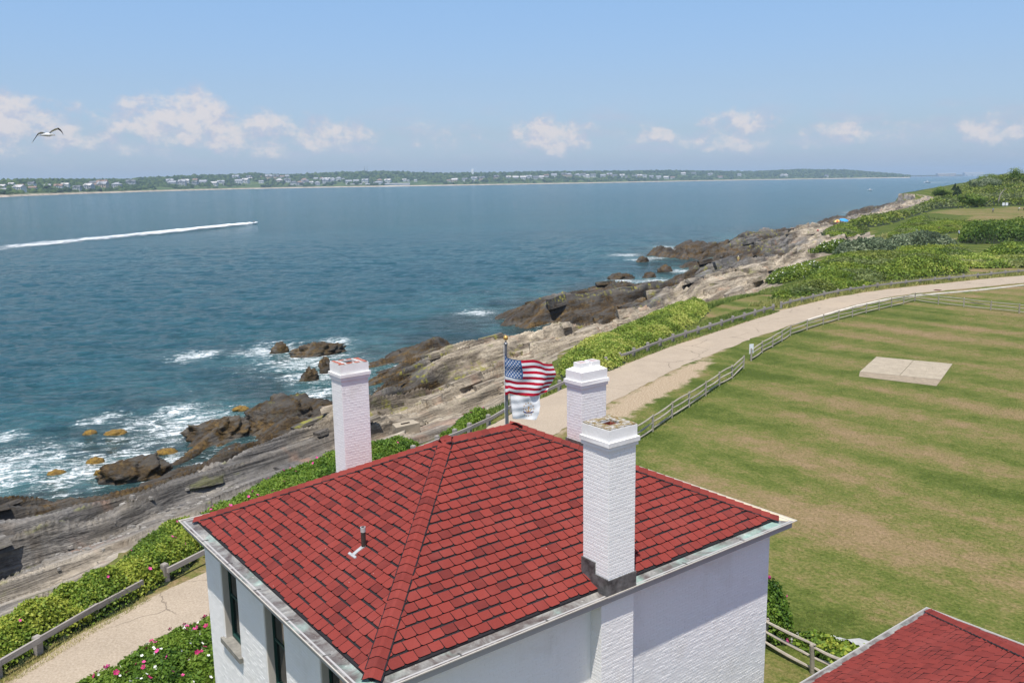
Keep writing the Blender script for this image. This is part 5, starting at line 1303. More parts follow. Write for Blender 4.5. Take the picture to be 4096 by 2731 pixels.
def shrub(name, label, cat, poly, H, leaf, count, mat, edge=1.2, bump=1.6, seed=1, lump=.5, group=None, kind=None, under=0.35, flowers=(), zfun=None, spread=0.35, tint_bias=0.0, solo=False):
    hfun, (ax0, ax1, ay0, ay1) = mound(poly, H, .3, edge, bump, seed, lump)
    r = np.random.default_rng(seed); X = r.uniform(ax0, ax1, count * 4); Y = r.uniform(ay0, ay1, count * 4)
    k = inside(X, Y, poly); X, Y = X[k][:count], Y[k][:count]
    h, _ = hfun(X, Y); ids = hfun.ids; e = .12 * bump
    hx, _ = hfun(X + e, Y); hy, _ = hfun(X, Y + e); nx, ny = -(hx - h) / e, -(hy - h) / e
    nrm = np.stack([nx, ny, np.ones_like(nx)], 1); nrm /= np.linalg.norm(nrm, axis=1)[:, None]
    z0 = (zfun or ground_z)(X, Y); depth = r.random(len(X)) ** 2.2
    Z = z0 + h * (1 - spread * depth) + leaf * .3 * r.normal(size=len(X))
    J = leaf * .5 * r.normal(size=(len(X), 2))
    clump = fbm(X / (bump * .6), Y / (bump * .6), 3, seed + 7)
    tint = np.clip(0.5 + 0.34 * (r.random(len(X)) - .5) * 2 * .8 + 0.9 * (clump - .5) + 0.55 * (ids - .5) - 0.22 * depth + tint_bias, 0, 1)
    cx_, cy_ = (ax0 + ax1) / 2, (ay0 + ay1) / 2; cz = float((zfun or ground_z)(np.array([cx_]), np.array([cy_]))[0])
    pts = np.stack([X + J[:, 0] - cx_, Y + J[:, 1] - cy_, Z - cz], 1)
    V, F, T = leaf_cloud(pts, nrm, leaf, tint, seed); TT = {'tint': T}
    if solo: TT['hue'] = np.repeat(1 + ids, 4)
    if solo:
        o = link(name, mesh_np(name, V, F, mat, TT, False), None, (cx_, cy_, cz)); root = tag(o, label, None if kind else cat, group, kind)
    else:
        root = empty(name, (cx_, cy_, cz)); tag(root, label, cat, group, kind)
        link('foliage', mesh_np('foliage', V, F, mat, {'tint': T}, False), root)
    # dense inner growth under the leaves
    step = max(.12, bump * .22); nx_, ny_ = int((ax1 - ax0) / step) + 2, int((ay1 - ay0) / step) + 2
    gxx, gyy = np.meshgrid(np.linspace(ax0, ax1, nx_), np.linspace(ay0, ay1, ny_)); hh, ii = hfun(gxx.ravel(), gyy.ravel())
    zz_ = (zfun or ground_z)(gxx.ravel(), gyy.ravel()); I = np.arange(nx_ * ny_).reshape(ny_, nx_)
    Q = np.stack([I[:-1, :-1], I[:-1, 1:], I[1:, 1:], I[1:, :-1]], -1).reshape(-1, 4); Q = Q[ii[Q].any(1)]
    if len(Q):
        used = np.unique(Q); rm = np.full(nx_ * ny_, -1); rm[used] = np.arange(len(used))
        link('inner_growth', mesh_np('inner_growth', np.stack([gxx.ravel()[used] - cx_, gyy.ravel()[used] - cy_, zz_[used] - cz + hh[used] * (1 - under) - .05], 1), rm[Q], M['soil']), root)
    for (fn, fm, cnt, size, fseed) in flowers:
        rr = np.random.default_rng(fseed); b = MB(); n_ = 5
        for i in range(n_):
            a0, a1, a2 = [2 * math.pi * (i + q) / n_ for q in (-.42, 0, .42)]
            b.add([(0, 0, 0), (size * .8 * math.cos(a0), size * .8 * math.sin(a0), size * .25), (size * math.cos(a1), size * math.sin(a1), size * .42), (size * .8 * math.cos(a2), size * .8 * math.sin(a2), size * .25)], [(0, 1, 2, 3)])
        me = b.mesh(fn, fm); j = 0; tries = 0
        while j < cnt and tries < cnt * 30:
            tries += 1; i = int(rr.integers(len(X)))
            if depth[i] > .25: continue
            o = link(fn, me, root, (X[i] - cx_ + nrm[i, 0] * leaf * .8, Y[i] - cy_ + nrm[i, 1] * leaf * .8, z0[i] + h[i] - cz + leaf * .7)); q = Vector(nrm[i] + rr.normal(size=3) * .45).to_track_quat('Z', 'Y'); o.rotation_euler = q.to_euler(); s = rr.uniform(.7, 1.25); o.scale = (s, s, s); j += 1
    return root


F_ = lambda *a: [a]
sh = lambda poly, k: [(x + .82 * k, y - .57 * k) for x, y in poly]
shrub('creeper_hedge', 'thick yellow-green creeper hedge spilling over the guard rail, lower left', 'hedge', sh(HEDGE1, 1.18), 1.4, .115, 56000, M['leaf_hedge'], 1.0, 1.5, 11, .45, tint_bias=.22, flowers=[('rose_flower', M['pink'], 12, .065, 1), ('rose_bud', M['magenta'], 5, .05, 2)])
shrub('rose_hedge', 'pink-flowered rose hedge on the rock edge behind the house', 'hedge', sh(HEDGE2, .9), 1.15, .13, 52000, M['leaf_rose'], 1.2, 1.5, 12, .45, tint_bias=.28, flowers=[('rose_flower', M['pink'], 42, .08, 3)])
shrub('low_rose_bush', 'low green bush left of the flagpole with one pink bloom', 'bush', BUSH_S, .9, .15, 9000, M['leaf_rose'], 1.0, 1.5, 13, .45, tint_bias=.28, flowers=[('rose_flower', M['pink'], 3, .13, 4)])
shrub('flowering_thicket', 'big yellow-green flowering thicket between the rocks and the middle road', 'bush', sh(BUSH_Y, 1.0), 1.25, .19, 70000, M['leaf_yellow'], 2.0, 3.0, 14, .45, tint_bias=.16)
ROSE_NEAR = [(-13.6, 23.6), (-12.9, 24.9), (-12.1, 26.1), (-11.3, 27.4), (-10.5, 28.6), (-9.8, 28.9), (-9.3, 27.4), (-9.2, 25.2), (-9.7, 23.5), (-11.0, 22.5), (-12.6, 22.4)]
shrub('rose_bush', 'large rose bush with magenta blooms and white daisies beside the house', 'bush', [(x + .35, y - .25) for x, y in ROSE_NEAR], 1.05, .105, 34000, M['leaf_rose'], 1.1, 1.2, 15, .5, tint_bias=.12, flowers=[('rose_flower', M['magenta'], 40, .085, 5), ('pink_flower', M['pink'], 26, .07, 6), ('daisy', M['daisy'], 70, .05, 7)])
rb_ = [(8.40 + .80 * math.cos(a), 27.0 + .95 * math.sin(a)) for a in np.linspace(0, 2 * math.pi, 13)[:-1]]
shrub('upright_rose_bush', 'tall dark rose bush with pink blooms at the far house corner', 'bush', rb_, 1.75, .11, 12000, M['leaf_rose'], .85, .8, 16, .3, spread=.95, tint_bias=-.04, flowers=[('rose_flower', M['pink'], 16, .09, 8), ('rose_bud', M['magenta'], 6, .07, 9)])
wd_ = [(9.0, 26.3), (9.7, 26.6), (10.6, 26.0), (11.3, 25.2), (10.8, 24.6), (10.0, 24.9), (9.3, 25.5)]
shrub('leafy_weeds', 'sprawling light green weeds behind the short fence', 'plant', wd_, .42, .19, 1500, M['leaf_hedge'], .7, .6, 17, .8, tint_bias=.05)
rr_ = [(15.6 + .9 * math.cos(a), 23.4 + .9 * math.sin(a)) for a in np.linspace(0, 2 * math.pi, 11)[:-1]]
shrub('garden_bush', 'light green bush with a pink bloom at the right frame edge beyond the outbuilding', 'bush', rr_, .9, .12, 5000, M['leaf_hedge'], .9, .8, 18, .4, flowers=[('rose_flower', M['pink'], 3, .09, 10)])
shrub('coastal_scrub', 'mixed green scrub between the rock shore and the far bend of the road', 'scrub', [(x + (3.0 if i in range(1, 12) else 0), y - (1.5 if i in range(1, 12) else 0)) for i, (x, y) in enumerate(SCRUB_E)], 1.8, .36, 300000, M['leaf_scrub'], 5.0, 6.0, 19, .6, tint_bias=.12, kind='stuff', solo=True)
shrub('scrub_tongue', 'small patch of green scrub on the rocks by the umbrellas', 'scrub', TONGUE, .6, .5, 9000, M['leaf_scrub'], 6.0, 5.0, 29, .5, kind='stuff', solo=True, tint_bias=.1)
shrub('trimmed_hedge', 'long dark green hedge across the far meadow', 'hedge', HEDGE_D, 3.4, .55, 26000, M['leaf_dark'], 3.4, 4.0, 20, .35, spread=.8)
shrub('goldenrod_meadow', 'pale yellow-green meadow plants beyond the far guard rail', 'meadow plants', GRASS_Y, .9, .42, 26000, M['leaf_yellow'], 2.0, 3.5, 21, .4, kind='stuff', solo=True, tint_bias=.15)
shrub('roadside_shrub', 'green shrub clump behind the pale meadow plants, right edge', 'bush', SHRUB_F, 2.0, .5, 9000, M['leaf_scrub'], 3.0, 4.0, 22, .5)
rnd_bush = lambda cx, cy, rx, ry, a=0.9: [(cx + rx * math.cos(t) * math.cos(a) - ry * math.sin(t) * math.sin(a), cy + rx * math.cos(t) * math.sin(a) + ry * math.sin(t) * math.cos(a)) for t in np.linspace(0, 2 * math.pi, 17)[:-1]]
shrub('grey_willow', 'rounded grey-green shrub standing above the scrub', 'bush', rnd_bush(83, 176, 9, 6.5), 4.0, .5, 14000, M['leaf_grey'], 6.0, 4.0, 23, .4, spread=.8)
shrub('grey_willow', 'grey-green shrub left of the taller grey one, in the scrub', 'bush', rnd_bush(69, 168, 8, 6), 3.2, .5, 10000, M['leaf_grey'], 5.0, 4.0, 24, .4, spread=.8)
shrub('bright_bush', 'bright green rounded bush behind the guard rail by the footpath', 'bush', rnd_bush(64.5, 136, 7.5, 5.5, .4), 2.9, .36, 13000, M['leaf_yellow'], 5.0, 3.0, 25, .4, spread=.8, tint_bias=-.12)
shrub('white_flowering_bush', 'green bush dotted with white blossom above the stony slope', 'bush', rnd_bush(45, 136, 7, 4.5, 1.0), 2.0, .32, 14000, M['leaf_scrub'], 3.5, 3.0, 26, .4, flowers=[('blossom', M['daisy'], 130, .10, 11)])
shrub('white_flowering_bush', 'blossoming bush in the middle of the scrub', 'bush', rnd_bush(69, 187, 6, 4.5, 1.0), 2.4, .45, 8000, M['leaf_scrub'], 3.5, 3.0, 27, .4, flowers=[('blossom', M['daisy'], 60, .15, 12)])
# long grass along verges
def grass(name, label, poly, count, size, mat, seed):
    r = np.random.default_rng(seed); xs = [p[0] for p in poly]; ys_ = [p[1] for p in poly]
    X = r.uniform(min(xs), max(xs), count * 5); Y = r.uniform(min(ys_), max(ys_), count * 5); k = inside(X, Y, poly); X, Y = X[k][:count], Y[k][:count]; n_ = len(X)
    Z = ground_z(X, Y); a = r.uniform(0, 2 * math.pi, n_); s = size * r.uniform(.5, 1.3, n_); ln = r.normal(size=(n_, 2)) * .35
    P = np.stack([X, Y, Z - .02], 1); d = np.stack([np.cos(a), np.sin(a), np.zeros(n_)], 1) * (s * .11)[:, None]; t = np.stack([ln[:, 0] * s + .12 * s, ln[:, 1] * s, s], 1)
    V = np.stack([P - d, P + d, P + t], 1).reshape(-1, 3); tint = np.clip(.5 + .5 * (fbm(X / 3, Y / 3, 3, seed) - .5) * 2 + .2 * r.normal(size=n_), 0, 1)
    tag(link(name, mesh_np(name, V, np.arange(n_ * 3).reshape(-1, 3), mat, {'tint': np.repeat(tint, 3)}, False)), label, None, None, 'stuff')


vgx = lambda line, a, b: [(p[0] + a, p[1] + b) for p in line]
strip = lambda line, w0, w1: [(p[0] - w0 * .8, p[1] + w0 * .55) for p in line] + [(p[0] - w1 * .8, p[1] + w1 * .55) for p in line[::-1]]
grass('verge_grass', 'rough grass under the middle guard rail', strip(RAIL_B, -.9, 3.2), 26000, .24, M['grass_green'], 41)
grass('verge_grass', 'long dry grass under the far guard rail', strip(RAIL_C, -.9, 4.0), 26000, .40, M['grass_long'], 42)
grass('shore_grass', 'grass strip between the hidden guard rail and the pale ledges', [(-4.2, 49.5), (-2.0, 53.5), (1.2, 59), (4.6, 65), (3.0, 68), (-.6, 61), (-3.6, 55.5), (-5.2, 51)], 12000, .26, M['grass_green'], 43)
grass('verge_grass', 'grass fringe below the creeper hedge', strip(RAIL_A, -.75, 1.0), 12000, .10, M['grass_long'], 44)
grass('bank_grass', 'green and dry grass on the bank behind the middle road', [(22, 104), (26, 112), (36, 123), (44, 132), (46, 128), (38, 118), (28, 108), (23, 100)], 16000, .35, M['grass_green'], 45)
grass('meadow_fringe', 'long pale grass edging the far meadow path', [(90, 206), (104, 222), (118, 240), (128, 262), (124, 266), (112, 246), (98, 226), (84, 208)], 9000, .9, M['grass_long'], 46)
grass('fence_grass', 'tufts of grass along the split rail fence', [(p[0] + .3, p[1] - .2) for p in SPLIT_A] + [(p[0] - .35, p[1] + .25) for p in SPLIT_A[::-1]], 5000, .16, M['grass_green'], 47)

_lawn = [(9.5, 27), (13, 40), (15.5, 55), (19, 70), (26, 84), (38, 100), (60, 92), (52, 70), (36, 48), (24, 34), (14, 27.5)]
grass('lawn_tufts', 'short tufts standing up in the mown lawn', _lawn, 70000, .085, M['grass_lawn'], 48)
grass('lawn_tufts', 'short grass around the leaning fence post', [(7.6, 23.2), (9.2, 21.6), (13.5, 25.5), (12.5, 28.5), (9.6, 28.2)], 9000, .06, M['grass_lawn'], 49)

# ------------------------------------------------------------------ hillside wood and single trees on it
HILL = [(98, 255), (111, 284), (126, 302), (148, 329), (176, 383), (212, 434), (257, 513), (316, 622), (330, 640), (520, 640), (520, 385), (300, 356), (228, 356), (205, 361), (183, 353), (168, 349), (152, 324), (136, 300), (115, 266), (103, 256)]
shrub('hillside_thicket', 'wind-shaped green thicket covering the hill at right', 'thicket', HILL, 4.8, .95, 190000, M['leaf_hill'], 22.0, 10.0, 31, .8, kind='stuff', solo=True, spread=.55, tint_bias=.20)


def tree(name, label, x, y, H, R, mat, seed, cone=False, leaf=.7, count=2600, lean=(0, 0), trunk=.25):
    z = gz(x, y); root = empty(name, (x, y, z)); tag(root, label, 'tree', 'trees standing out of the hillside thicket'); r = np.random.default_rng(seed)
    b = MB(); b.tube([(0, 0, -.5), (lean[0] * .4, lean[1] * .4, H * .45), (lean[0] * .8, lean[1] * .8, H * .85)], [trunk, trunk * .7, trunk * .25], 7)
    for k in range(6):
        a = k * 2.4; h0 = H * (.3 + .08 * k); b.tube([(lean[0] * .4, lean[1] * .4, h0), (lean[0] * .5 + R * .55 * math.cos(a), lean[1] * .5 + R * .55 * math.sin(a), h0 + H * .14)], [trunk * .4, trunk * .12], 5)
    b.build('trunk', M['bark'], root)
    d = r.normal(size=(count, 3)); d /= np.linalg.norm(d, axis=1)[:, None]; q = r.random(count) ** .4
    if cone:
        hh = r.random(count) ** 1.3; rad = R * (1 - hh) * (.55 + .45 * r.random(count)); a = r.uniform(0, 2 * math.pi, count); pts = np.stack([rad * np.cos(a) + lean[0] * hh, rad * np.sin(a) + lean[1] * hh, H * (.08 + .92 * hh)], 1); nr = np.stack([np.cos(a), np.sin(a), .5 * np.ones(count)], 1)
    else:
        cl = r.integers(0, 9, count); cc = r.normal(size=(9, 3)) * np.array([.42, .42, .22]); pts = (cc[cl] + d * (q * .48)[:, None]) * R; pts[:, 2] *= .8; pts += np.array([lean[0], lean[1], H - R * .55]); nr = d
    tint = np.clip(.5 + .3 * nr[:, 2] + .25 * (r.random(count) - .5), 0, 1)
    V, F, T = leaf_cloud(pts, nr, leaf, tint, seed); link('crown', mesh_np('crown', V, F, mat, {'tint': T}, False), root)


def hillpt(px, dist): return ((px - 2048) / 3480 * dist, dist)


tree('cedar_tree', 'dark cone-shaped cedar midway up the hillside', *hillpt(3815, 400), 7.0, 3.8, M['leaf_conifer'], 1, True)
tree('cedar_tree', 'small wind-bent cedar alone on the hill skyline above the sea', *hillpt(3794, 520), 6.5, 2.2, M['leaf_conifer'], 2, True, lean=(1.6, 0))
tree('bushy_tree', 'rounded dark tree on the hill crest, left of the highest trees', *hillpt(3916, 490), 9.0, 7.0, M['leaf_dark'], 3, lean=(1.5, 0))
tree('bushy_tree', 'dark leafy tree at the meadow edge below the cedar', *hillpt(3855, 358), 6.5, 5.5, M['leaf_dark'], 4, lean=(.6, 0))
tree('bushy_tree', 'pale grey-green tree high on the hillside', *hillpt(3952, 440), 7.5, 6.0, M['leaf_grey'], 5, lean=(1.0, 0))
tree('bushy_tree', 'broad tree on the hill crest at the right edge', *hillpt(4075, 455), 9.5, 8.0, M['leaf_dark'], 6, lean=(1.5, 0))
tree('bushy_tree', 'wind-swept tree on the crest between the round tree and the right edge', *hillpt(4010, 470), 9.0, 7.0, M['leaf_hill'], 7, lean=(1.8, 0))
tree('bushy_tree', 'dark tree on the left shoulder of the hill above the shore', *hillpt(3752, 470), 7.0, 5.0, M['leaf_dark'], 8, lean=(1.2, 0))
bt = empty('bare_tree', (*BARE[0], gz(*BARE[0]))); tag(bt, 'pale leafless bent tree at the top of the meadow', 'tree')
b = MB(); b.tube([(0, 0, -.3), (-.3, 0, 2.2), (.1, 0, 4.6), (1.2, 0, 6.2), (2.6, 0, 7.0)], [.22, .2, .16, .11, .05], 7); b.build('trunk', M['split_wood'], bt)
for k, (p, q) in enumerate((((.0, 0, 4.2), (1.8, .6, 5.2)), ((.6, 0, 5.4), (-.4, .4, 7.2)), ((1.3, 0, 6.2), (1.8, -.5, 7.9)))): b = MB(); b.tube([p, ((p[0] + q[0]) / 2, q[1] / 2, (p[2] + q[2]) / 2 + .2), q], [.09, .07, .03], 5); b.build('limb', M['split_wood'], bt)

# ------------------------------------------------------------------ boulders and weed-topped rocks standing in the sea
def boulder(name, label, x, y, w_, d_, h_, seed, rz=0.6, sink=.45, group=None, weed=False):
    r = np.random.default_rng(seed); V = []
    nu, nv = (26, 14) if w_ < 4 else (64, 34)
    u_ = np.linspace(0, 2 * math.pi, nu, endpoint=False); v_ = np.linspace(-.5, math.pi / 2, nv)
    U, Vv = np.meshgrid(u_, v_); cx_ = np.cos(Vv) * np.cos(U); cy_ = np.cos(Vv) * np.sin(U); cz_ = np.sin(Vv)
    bl = 1 + .45 * (fbm(cx_ * 1.6 + seed, cy_ * 1.6 + cz_ * 2.1, 4, seed) - .5) + .25 * (fbm(cx_ * 4 + 9, cy_ * 4 + cz_ * 6, 3, seed + 4) - .5)
    X = cx_ * bl * w_ / 2; Y = cy_ * bl * d_ / 2; Z = cz_ * bl * h_
    if not weed:
        c = Y * .75 + X * .35 - Z * .9; st = saw((c + 1.1 * fbm(X * .6, Y * .6, 3, seed)) / max(.7, d_ * .26), .8) - .5; st2 = saw((c + .5 * fbm(X, Y, 3, seed + 2)) / .34, .8) - .5; k = 1 + (.20 * st + .07 * st2) * np.clip(cz_ * 3 + .6, 0, 1)
        X, Y, Z = X * k, Y * k, Z * (1 + .30 * st + .08 * st2 + .35 * (fbm(X / w_ * 5, Y / d_ * 5, 3, seed + 8) - .5))
    I = np.arange(nu * nv).reshape(nv, nu); Q = np.stack([I[:-1], np.roll(I, -1, 1)[:-1], np.roll(I, -1, 1)[1:], I[1:]], -1).reshape(-1, 4)
    me = mesh_np(name, np.stack([X.ravel(), Y.ravel(), Z.ravel()], 1), Q, M['weed_rock'] if weed else M['rock'], {'tone': np.full(nu * nv, .25), 'wet': np.full(nu * nv, .3 * h_ + .7)}, weed)
    o = link(name, me, None, (x, y, SEA - sink * h_ * .3), (0, 0, rz)); return tag(o, label, 'rock', group)


_m, _n = new_mat('golden_rockweed'); _p = _n.pos(); _a = _n.noise(_p, 5.0, 6.0, 0.75)
_n.out(_n.bsdf(_n.ramp(_a, [(0.3, (0.055, 0.030, 0.008)), (0.5, (0.20, 0.115, 0.016)), (0.7, (0.36, 0.23, 0.03))]), 0.5, _n.bump(_a, 1.0, 0.12), 0.35)); M['weed_rock'] = _m
sw_l = ['golden weed-covered rock awash, nearest the left chimney top on its left', 'wide golden weed-covered rock left of the big brown boulder', 'thin golden weed patch left of the wide weed rock', 'golden weed rock just left of the white chimney', 'golden weed rock in the foam at lower left',
        'golden weed rock in the foam above the lower left one', 'broad golden weed rock beside the boulder tongue', 'small weed rock in the foam near the inlet', 'small weed rock just above the flagpole ball', 'small weed rock right of the flagpole ball', 'weedy ledge awash between the distant ledges']
for i, ((x, y), wpx) in enumerate(SEAWEED):
    wd = wpx * y / 3480 * 1.15; boulder('seaweed_rock', sw_l[i], x, y, wd, wd * .75, .42, 60 + i, .5, .6, 'golden weed-covered rocks awash', True)
rk_l = ['long low rock island with surf round it beyond the left chimney', 'small rock at the left tip of the surf-washed island', 'dark round rock in the surf left of the chimney', 'small dark rock between surf rocks by the chimney', 'dark rock upper right in the surf beside the chimney',
        'flat skerry in the bay beyond the promontory, left one', 'flat skerry in the bay, right one beside the ledges', 'dark rock in the inlet between the far ledges', 'lone dark rock in breaking surf off the far ledges']
for i, ((x, y), wpx, k) in enumerate(ROCKS):
    wd = wpx * y / 3480; boulder('sea_rock', rk_l[i], x, y, wd * 1.1, wd * (.5 if k == 'isl' else .75), (1.0 if k == 'isl' else 1.15) * (1 + wd * .07), 80 + i, .45, .5, 'dark rocks standing in the surf')
# the great boulders on the shore ledge
boulder('shore_boulder', 'massive brown weed-covered boulder at the water edge left of the chimney', -18.6, 71.6, 7.6, 4.6, 2.1, 95, .25, -.2)
boulder('shore_boulder', 'ridged brown boulder left of the massive one', -23.8, 68.0, 5.4, 2.4, 1.3, 96, .35, -.1)
boulder('shore_boulder', 'dark brown boulder on the inlet tongue, lowest of the three', -26.6, 58.2, 4.6, 2.4, 1.3, 97, .5, -.1)

# ------------------------------------------------------------------ flagpole and flags
FP = (-0.24, 33.0)
PXM = 33.4 / 3480 / 4.02       # metres per detail pixel of the flag drawing, at the pole's distance


def fpt(px, py): return (px - 300) * PXM, 9.06 - (py - 85) * PXM


pole = empty('flagpole', (FP[0], FP[1], 0)); tag(pole, 'tall grey metal flagpole with a gilded ball behind the roof ridge', 'flagpole')
b = MB(); b.tube([(0, 0, 0), (0, 0, 4.5), (0, 0, 8.85)], [.085, .075, .05], 14); b.build('shaft', M['grey_metal'], pole)
b = MB(); b.lathe([(.0, 0), (.055, .005), (.075, .03), (.075, .07), (.06, .09), (.03, .11), (.03, .16)], 14); b.build('truck', M['grey_metal'], pole, (0, 0, 8.78))
M['gilt'] = plain('gilded_ball', (0.62, 0.36, 0.10), 0.35, 0.1, 4.0, 0.0, 0.5, 0.6)
b = MB(); b.lathe([(.001 + .098 * math.sin(a), -.098 * math.cos(a)) for a in np.linspace(0.02, math.pi - .02, 13)], 20); b.build('ball', M['gilt'], pole, (0, 0, 9.06), smooth=True)
b = MB(); b.tube([(-.075, -.06, 8.8), (-.08, -.07, 5), (-.08, -.07, 1.2)], .008, 5); b.build('halyard', M['white_metal'], pole)


def cloth_mat(name, col):
    m, n = new_mat(name); a = n.bsdf(col, .75, None, .15); t = n.add('ShaderNodeBsdfTranslucent'); n.put(t.inputs[0], col); ms = n.add('ShaderNodeMixShader'); ms.inputs[0].default_value = .22; n.l.new(a, ms.inputs[1]); n.l.new(t.outputs[0], ms.inputs[2]); n.out(ms.outputs[0]); return m


M['flag_red'] = cloth_mat('flag_red', (0.46, 0.012, 0.035)); M['flag_white'] = cloth_mat('flag_white', (0.80, 0.80, 0.80)); M['flag_blue'] = cloth_mat('flag_blue', (0.055, 0.125, 0.27)); M['flag_gold'] = plain('flag_gold', (0.55, 0.34, 0.14), .7); M['flag_navy'] = plain('flag_navy', (0.03, 0.03, 0.13), .7)


class Cloth:
    """a cloth sheet blown to the right; its four edges are given in the picture-like plane of the pole"""
    def __init__(self, top, bottom, leftc, rightc, amp, seed, wl=2.3):
        C = lambda pts: np.array([fpt(*p) for p in pts]); self.t, self.b, self.l, self.r = C(top), C(bottom), C(leftc), C(rightc); self.amp, self.seed, self.wl = amp, seed, wl

    def c(self, pts, s):
        d = np.r_[0, np.cumsum(np.linalg.norm(np.diff(pts, axis=0), axis=1))]; d /= d[-1]
        return np.stack([np.interp(s, d, pts[:, 0]), np.interp(s, d, pts[:, 1])], -1)

    def at(self, s, t, off=0.0):
        s = np.atleast_1d(np.asarray(s, float)); t = np.atleast_1d(np.asarray(t, float)); S, T = s[:, None], t[:, None]
        P = (1 - T) * self.c(self.t, s) + T * self.c(self.b, s) + (1 - S) * self.c(self.l, t) + S * self.c(self.r, t)
        P -= (1 - S) * (1 - T) * self.t[0] + S * (1 - T) * self.t[-1] + (1 - S) * T * self.b[0] + S * T * self.b[-1]
        y = self.amp * (np.sin(s * 2 * math.pi * self.wl / 1.2 + t * 2.6 + self.seed) * (.25 + .9 * s) + .35 * np.sin(s * 13 - t * 7 + self.seed * 2) * (.3 + .7 * s) + .22 * np.sin(t * 19 + s * 5) * (1 - .4 * s)) - .10 - .06 * (s > .0)
        return np.stack([P[:, 0], y - off, P[:, 1]], 1)


def cloth_obj(name, cl, label, cat, matfun, mats, ns, nt):
    s, t = np.meshgrid(np.linspace(0, 1, ns + 1), np.linspace(0, 1, nt + 1)); P = cl.at(s.ravel(), t.ravel()); I = np.arange((ns + 1) * (nt + 1)).reshape(nt + 1, ns + 1)
    Q = np.stack([I[:-1, :-1], I[1:, :-1], I[1:, 1:], I[:-1, 1:]], -1).reshape(-1, 4); sc = (s[:-1, :-1] + s[1:, 1:]) / 2; tc = (t[:-1, :-1] + t[1:, 1:]) / 2
    o = link(name, mesh_np(name, P, Q, mats, None, True, matfun(sc.ravel(), tc.ravel())), None, (FP[0], FP[1], 0)); tag(o, label, cat); return o


us = Cloth([(280, 320), (300, 380), (318, 402), (400, 425), (515, 442), (620, 442), (740, 444), (830, 458), (900, 490), (960, 503), (1045, 510)], [(276, 1022), (310, 1012), (345, 988), (450, 1018), (600, 1036), (720, 1036), (830, 1022), (850, 1000), (900, 992), (950, 985)],
           [(280, 320), (276, 500), (280, 800), (276, 1022)], [(1045, 510), (1075, 580), (1112, 690), (1065, 780), (1030, 850), (1000, 890), (950, 985)], .075, .4)
usm = lambda s, t: np.where((s < .38) & (t < 7 / 13), 2, np.floor(t * 13).astype(int) % 2)
usf = cloth_obj('stars_and_stripes_flag', us, 'red and white striped flag with blue starred corner streaming from the pole', 'flag', usm, [M['flag_red'], M['flag_white'], M['flag_blue']], 76, 52)


def star2d(r, n=5): return [((r if k % 2 == 0 else r * .40) * math.sin(k * math.pi / n), (r if k % 2 == 0 else r * .40) * math.cos(k * math.pi / n)) for k in range(2 * n)]


def on_cloth(cl, s0, t0, pts, ks, kt, parent, name, mat, off=.006):
    """a flat printed shape laid on the cloth; pts in metres around (s0, t0)"""
    s = np.array([s0] + [s0 + p[0] * ks for p in pts]); t = np.array([t0] + [t0 - p[1] * kt for p in pts]); P = cl.at(s, t, off); n_ = len(pts)
    return link(name, mesh_of(name, P, [(0, 1 + (i + 1) % n_, 1 + i) for i in range(n_)], mat), parent)


for r_ in range(9):
    for c_ in range(6 if r_ % 2 == 0 else 5):
        s0 = .38 * ((c_ + (.5 if r_ % 2 == 0 else 1.0)) / 6 * .94 + .03); t0 = (7 / 13) * ((r_ + .9) / 9.8)
        on_cloth(us, s0, t0, star2d(.040), .62, .62, usf, 'star', M['flag_white'])
ri = Cloth([(348, 996), (450, 1022), (600, 1040), (720, 1040), (850, 1002)], [(392, 1415), (500, 1424), (650, 1428), (772, 1436)], [(348, 996), (362, 1100), (376, 1250), (392, 1415)], [(850, 1002), (834, 1110), (846, 1200), (822, 1330), (772, 1436)], .05, 1.7, 1.4)
rif = cloth_obj('state_flag', ri, 'white flag with gold anchor ringed by stars, hanging below the striped flag', 'flag', lambda s, t: np.zeros(len(s), int), [M['flag_white']], 44, 40)
EC = (.605, .575); KS_, KT_ = .85, 1.0
for k in range(13):
    a = 2 * math.pi * k / 13; on_cloth(ri, EC[0] + .33 * KS_ * .80 * math.sin(a) * .82, EC[1] - .275 * math.cos(a), star2d(.038), KS_, KT_, rif, 'star', M['flag_gold'])


def strokes(polys, parent, name, mat, off=.007):
    V = []; F = []
    for q in polys:
        P = ri.at(np.array([EC[0] + x * KS_ for x, y in q]), np.array([EC[1] - y * KT_ for x, y in q]), off); o = len(V); V += list(P); F.append(tuple(range(o, o + len(q))))
    return link(name, mesh_of(name, V, F, mat), parent)


arc = [(math.sin(a), -math.cos(a)) for a in np.linspace(-1.25, 1.25, 9)]
an = [[(-.016, .10), (.016, .10), (.022, -.10), (-.022, -.10)], [(-.06, .085), (.06, .085), (.06, .062), (-.06, .062)], [(-.03, .13), (.03, .13), (.022, .10), (-.022, .10)]]
for p, q in zip(arc[:-1], arc[1:]): an.append([(p[0] * .125, p[1] * .10 + .0), (q[0] * .125, q[1] * .10 + .0), (q[0] * .085, q[1] * .07 + .0), (p[0] * .085, p[1] * .07 + .0)])
for sg_ in (-1, 1): an.append([(sg_ * .155, .0), (sg_ * .11, .035), (sg_ * .075, -.02)][::1 if sg_ > 0 else -1])
strokes(an, rif, 'anchor', M['flag_gold'])
rb2 = []
xs_ = np.linspace(-.17, .17, 9); yr = lambda x: -.135 + .9 * x * x
for x0_, x1_ in zip(xs_[:-1], xs_[1:]): rb2.append([(x0_, yr(x0_) + .027), (x1_, yr(x1_) + .027), (x1_, yr(x1_) - .027), (x0_, yr(x0_) - .027)])
for sg_ in (-1, 1): rb2.append([(sg_ * .16, -.11), (sg_ * .215, -.03), (sg_ * .20, -.09), (sg_ * .185, -.12)][::1 if sg_ > 0 else -1])
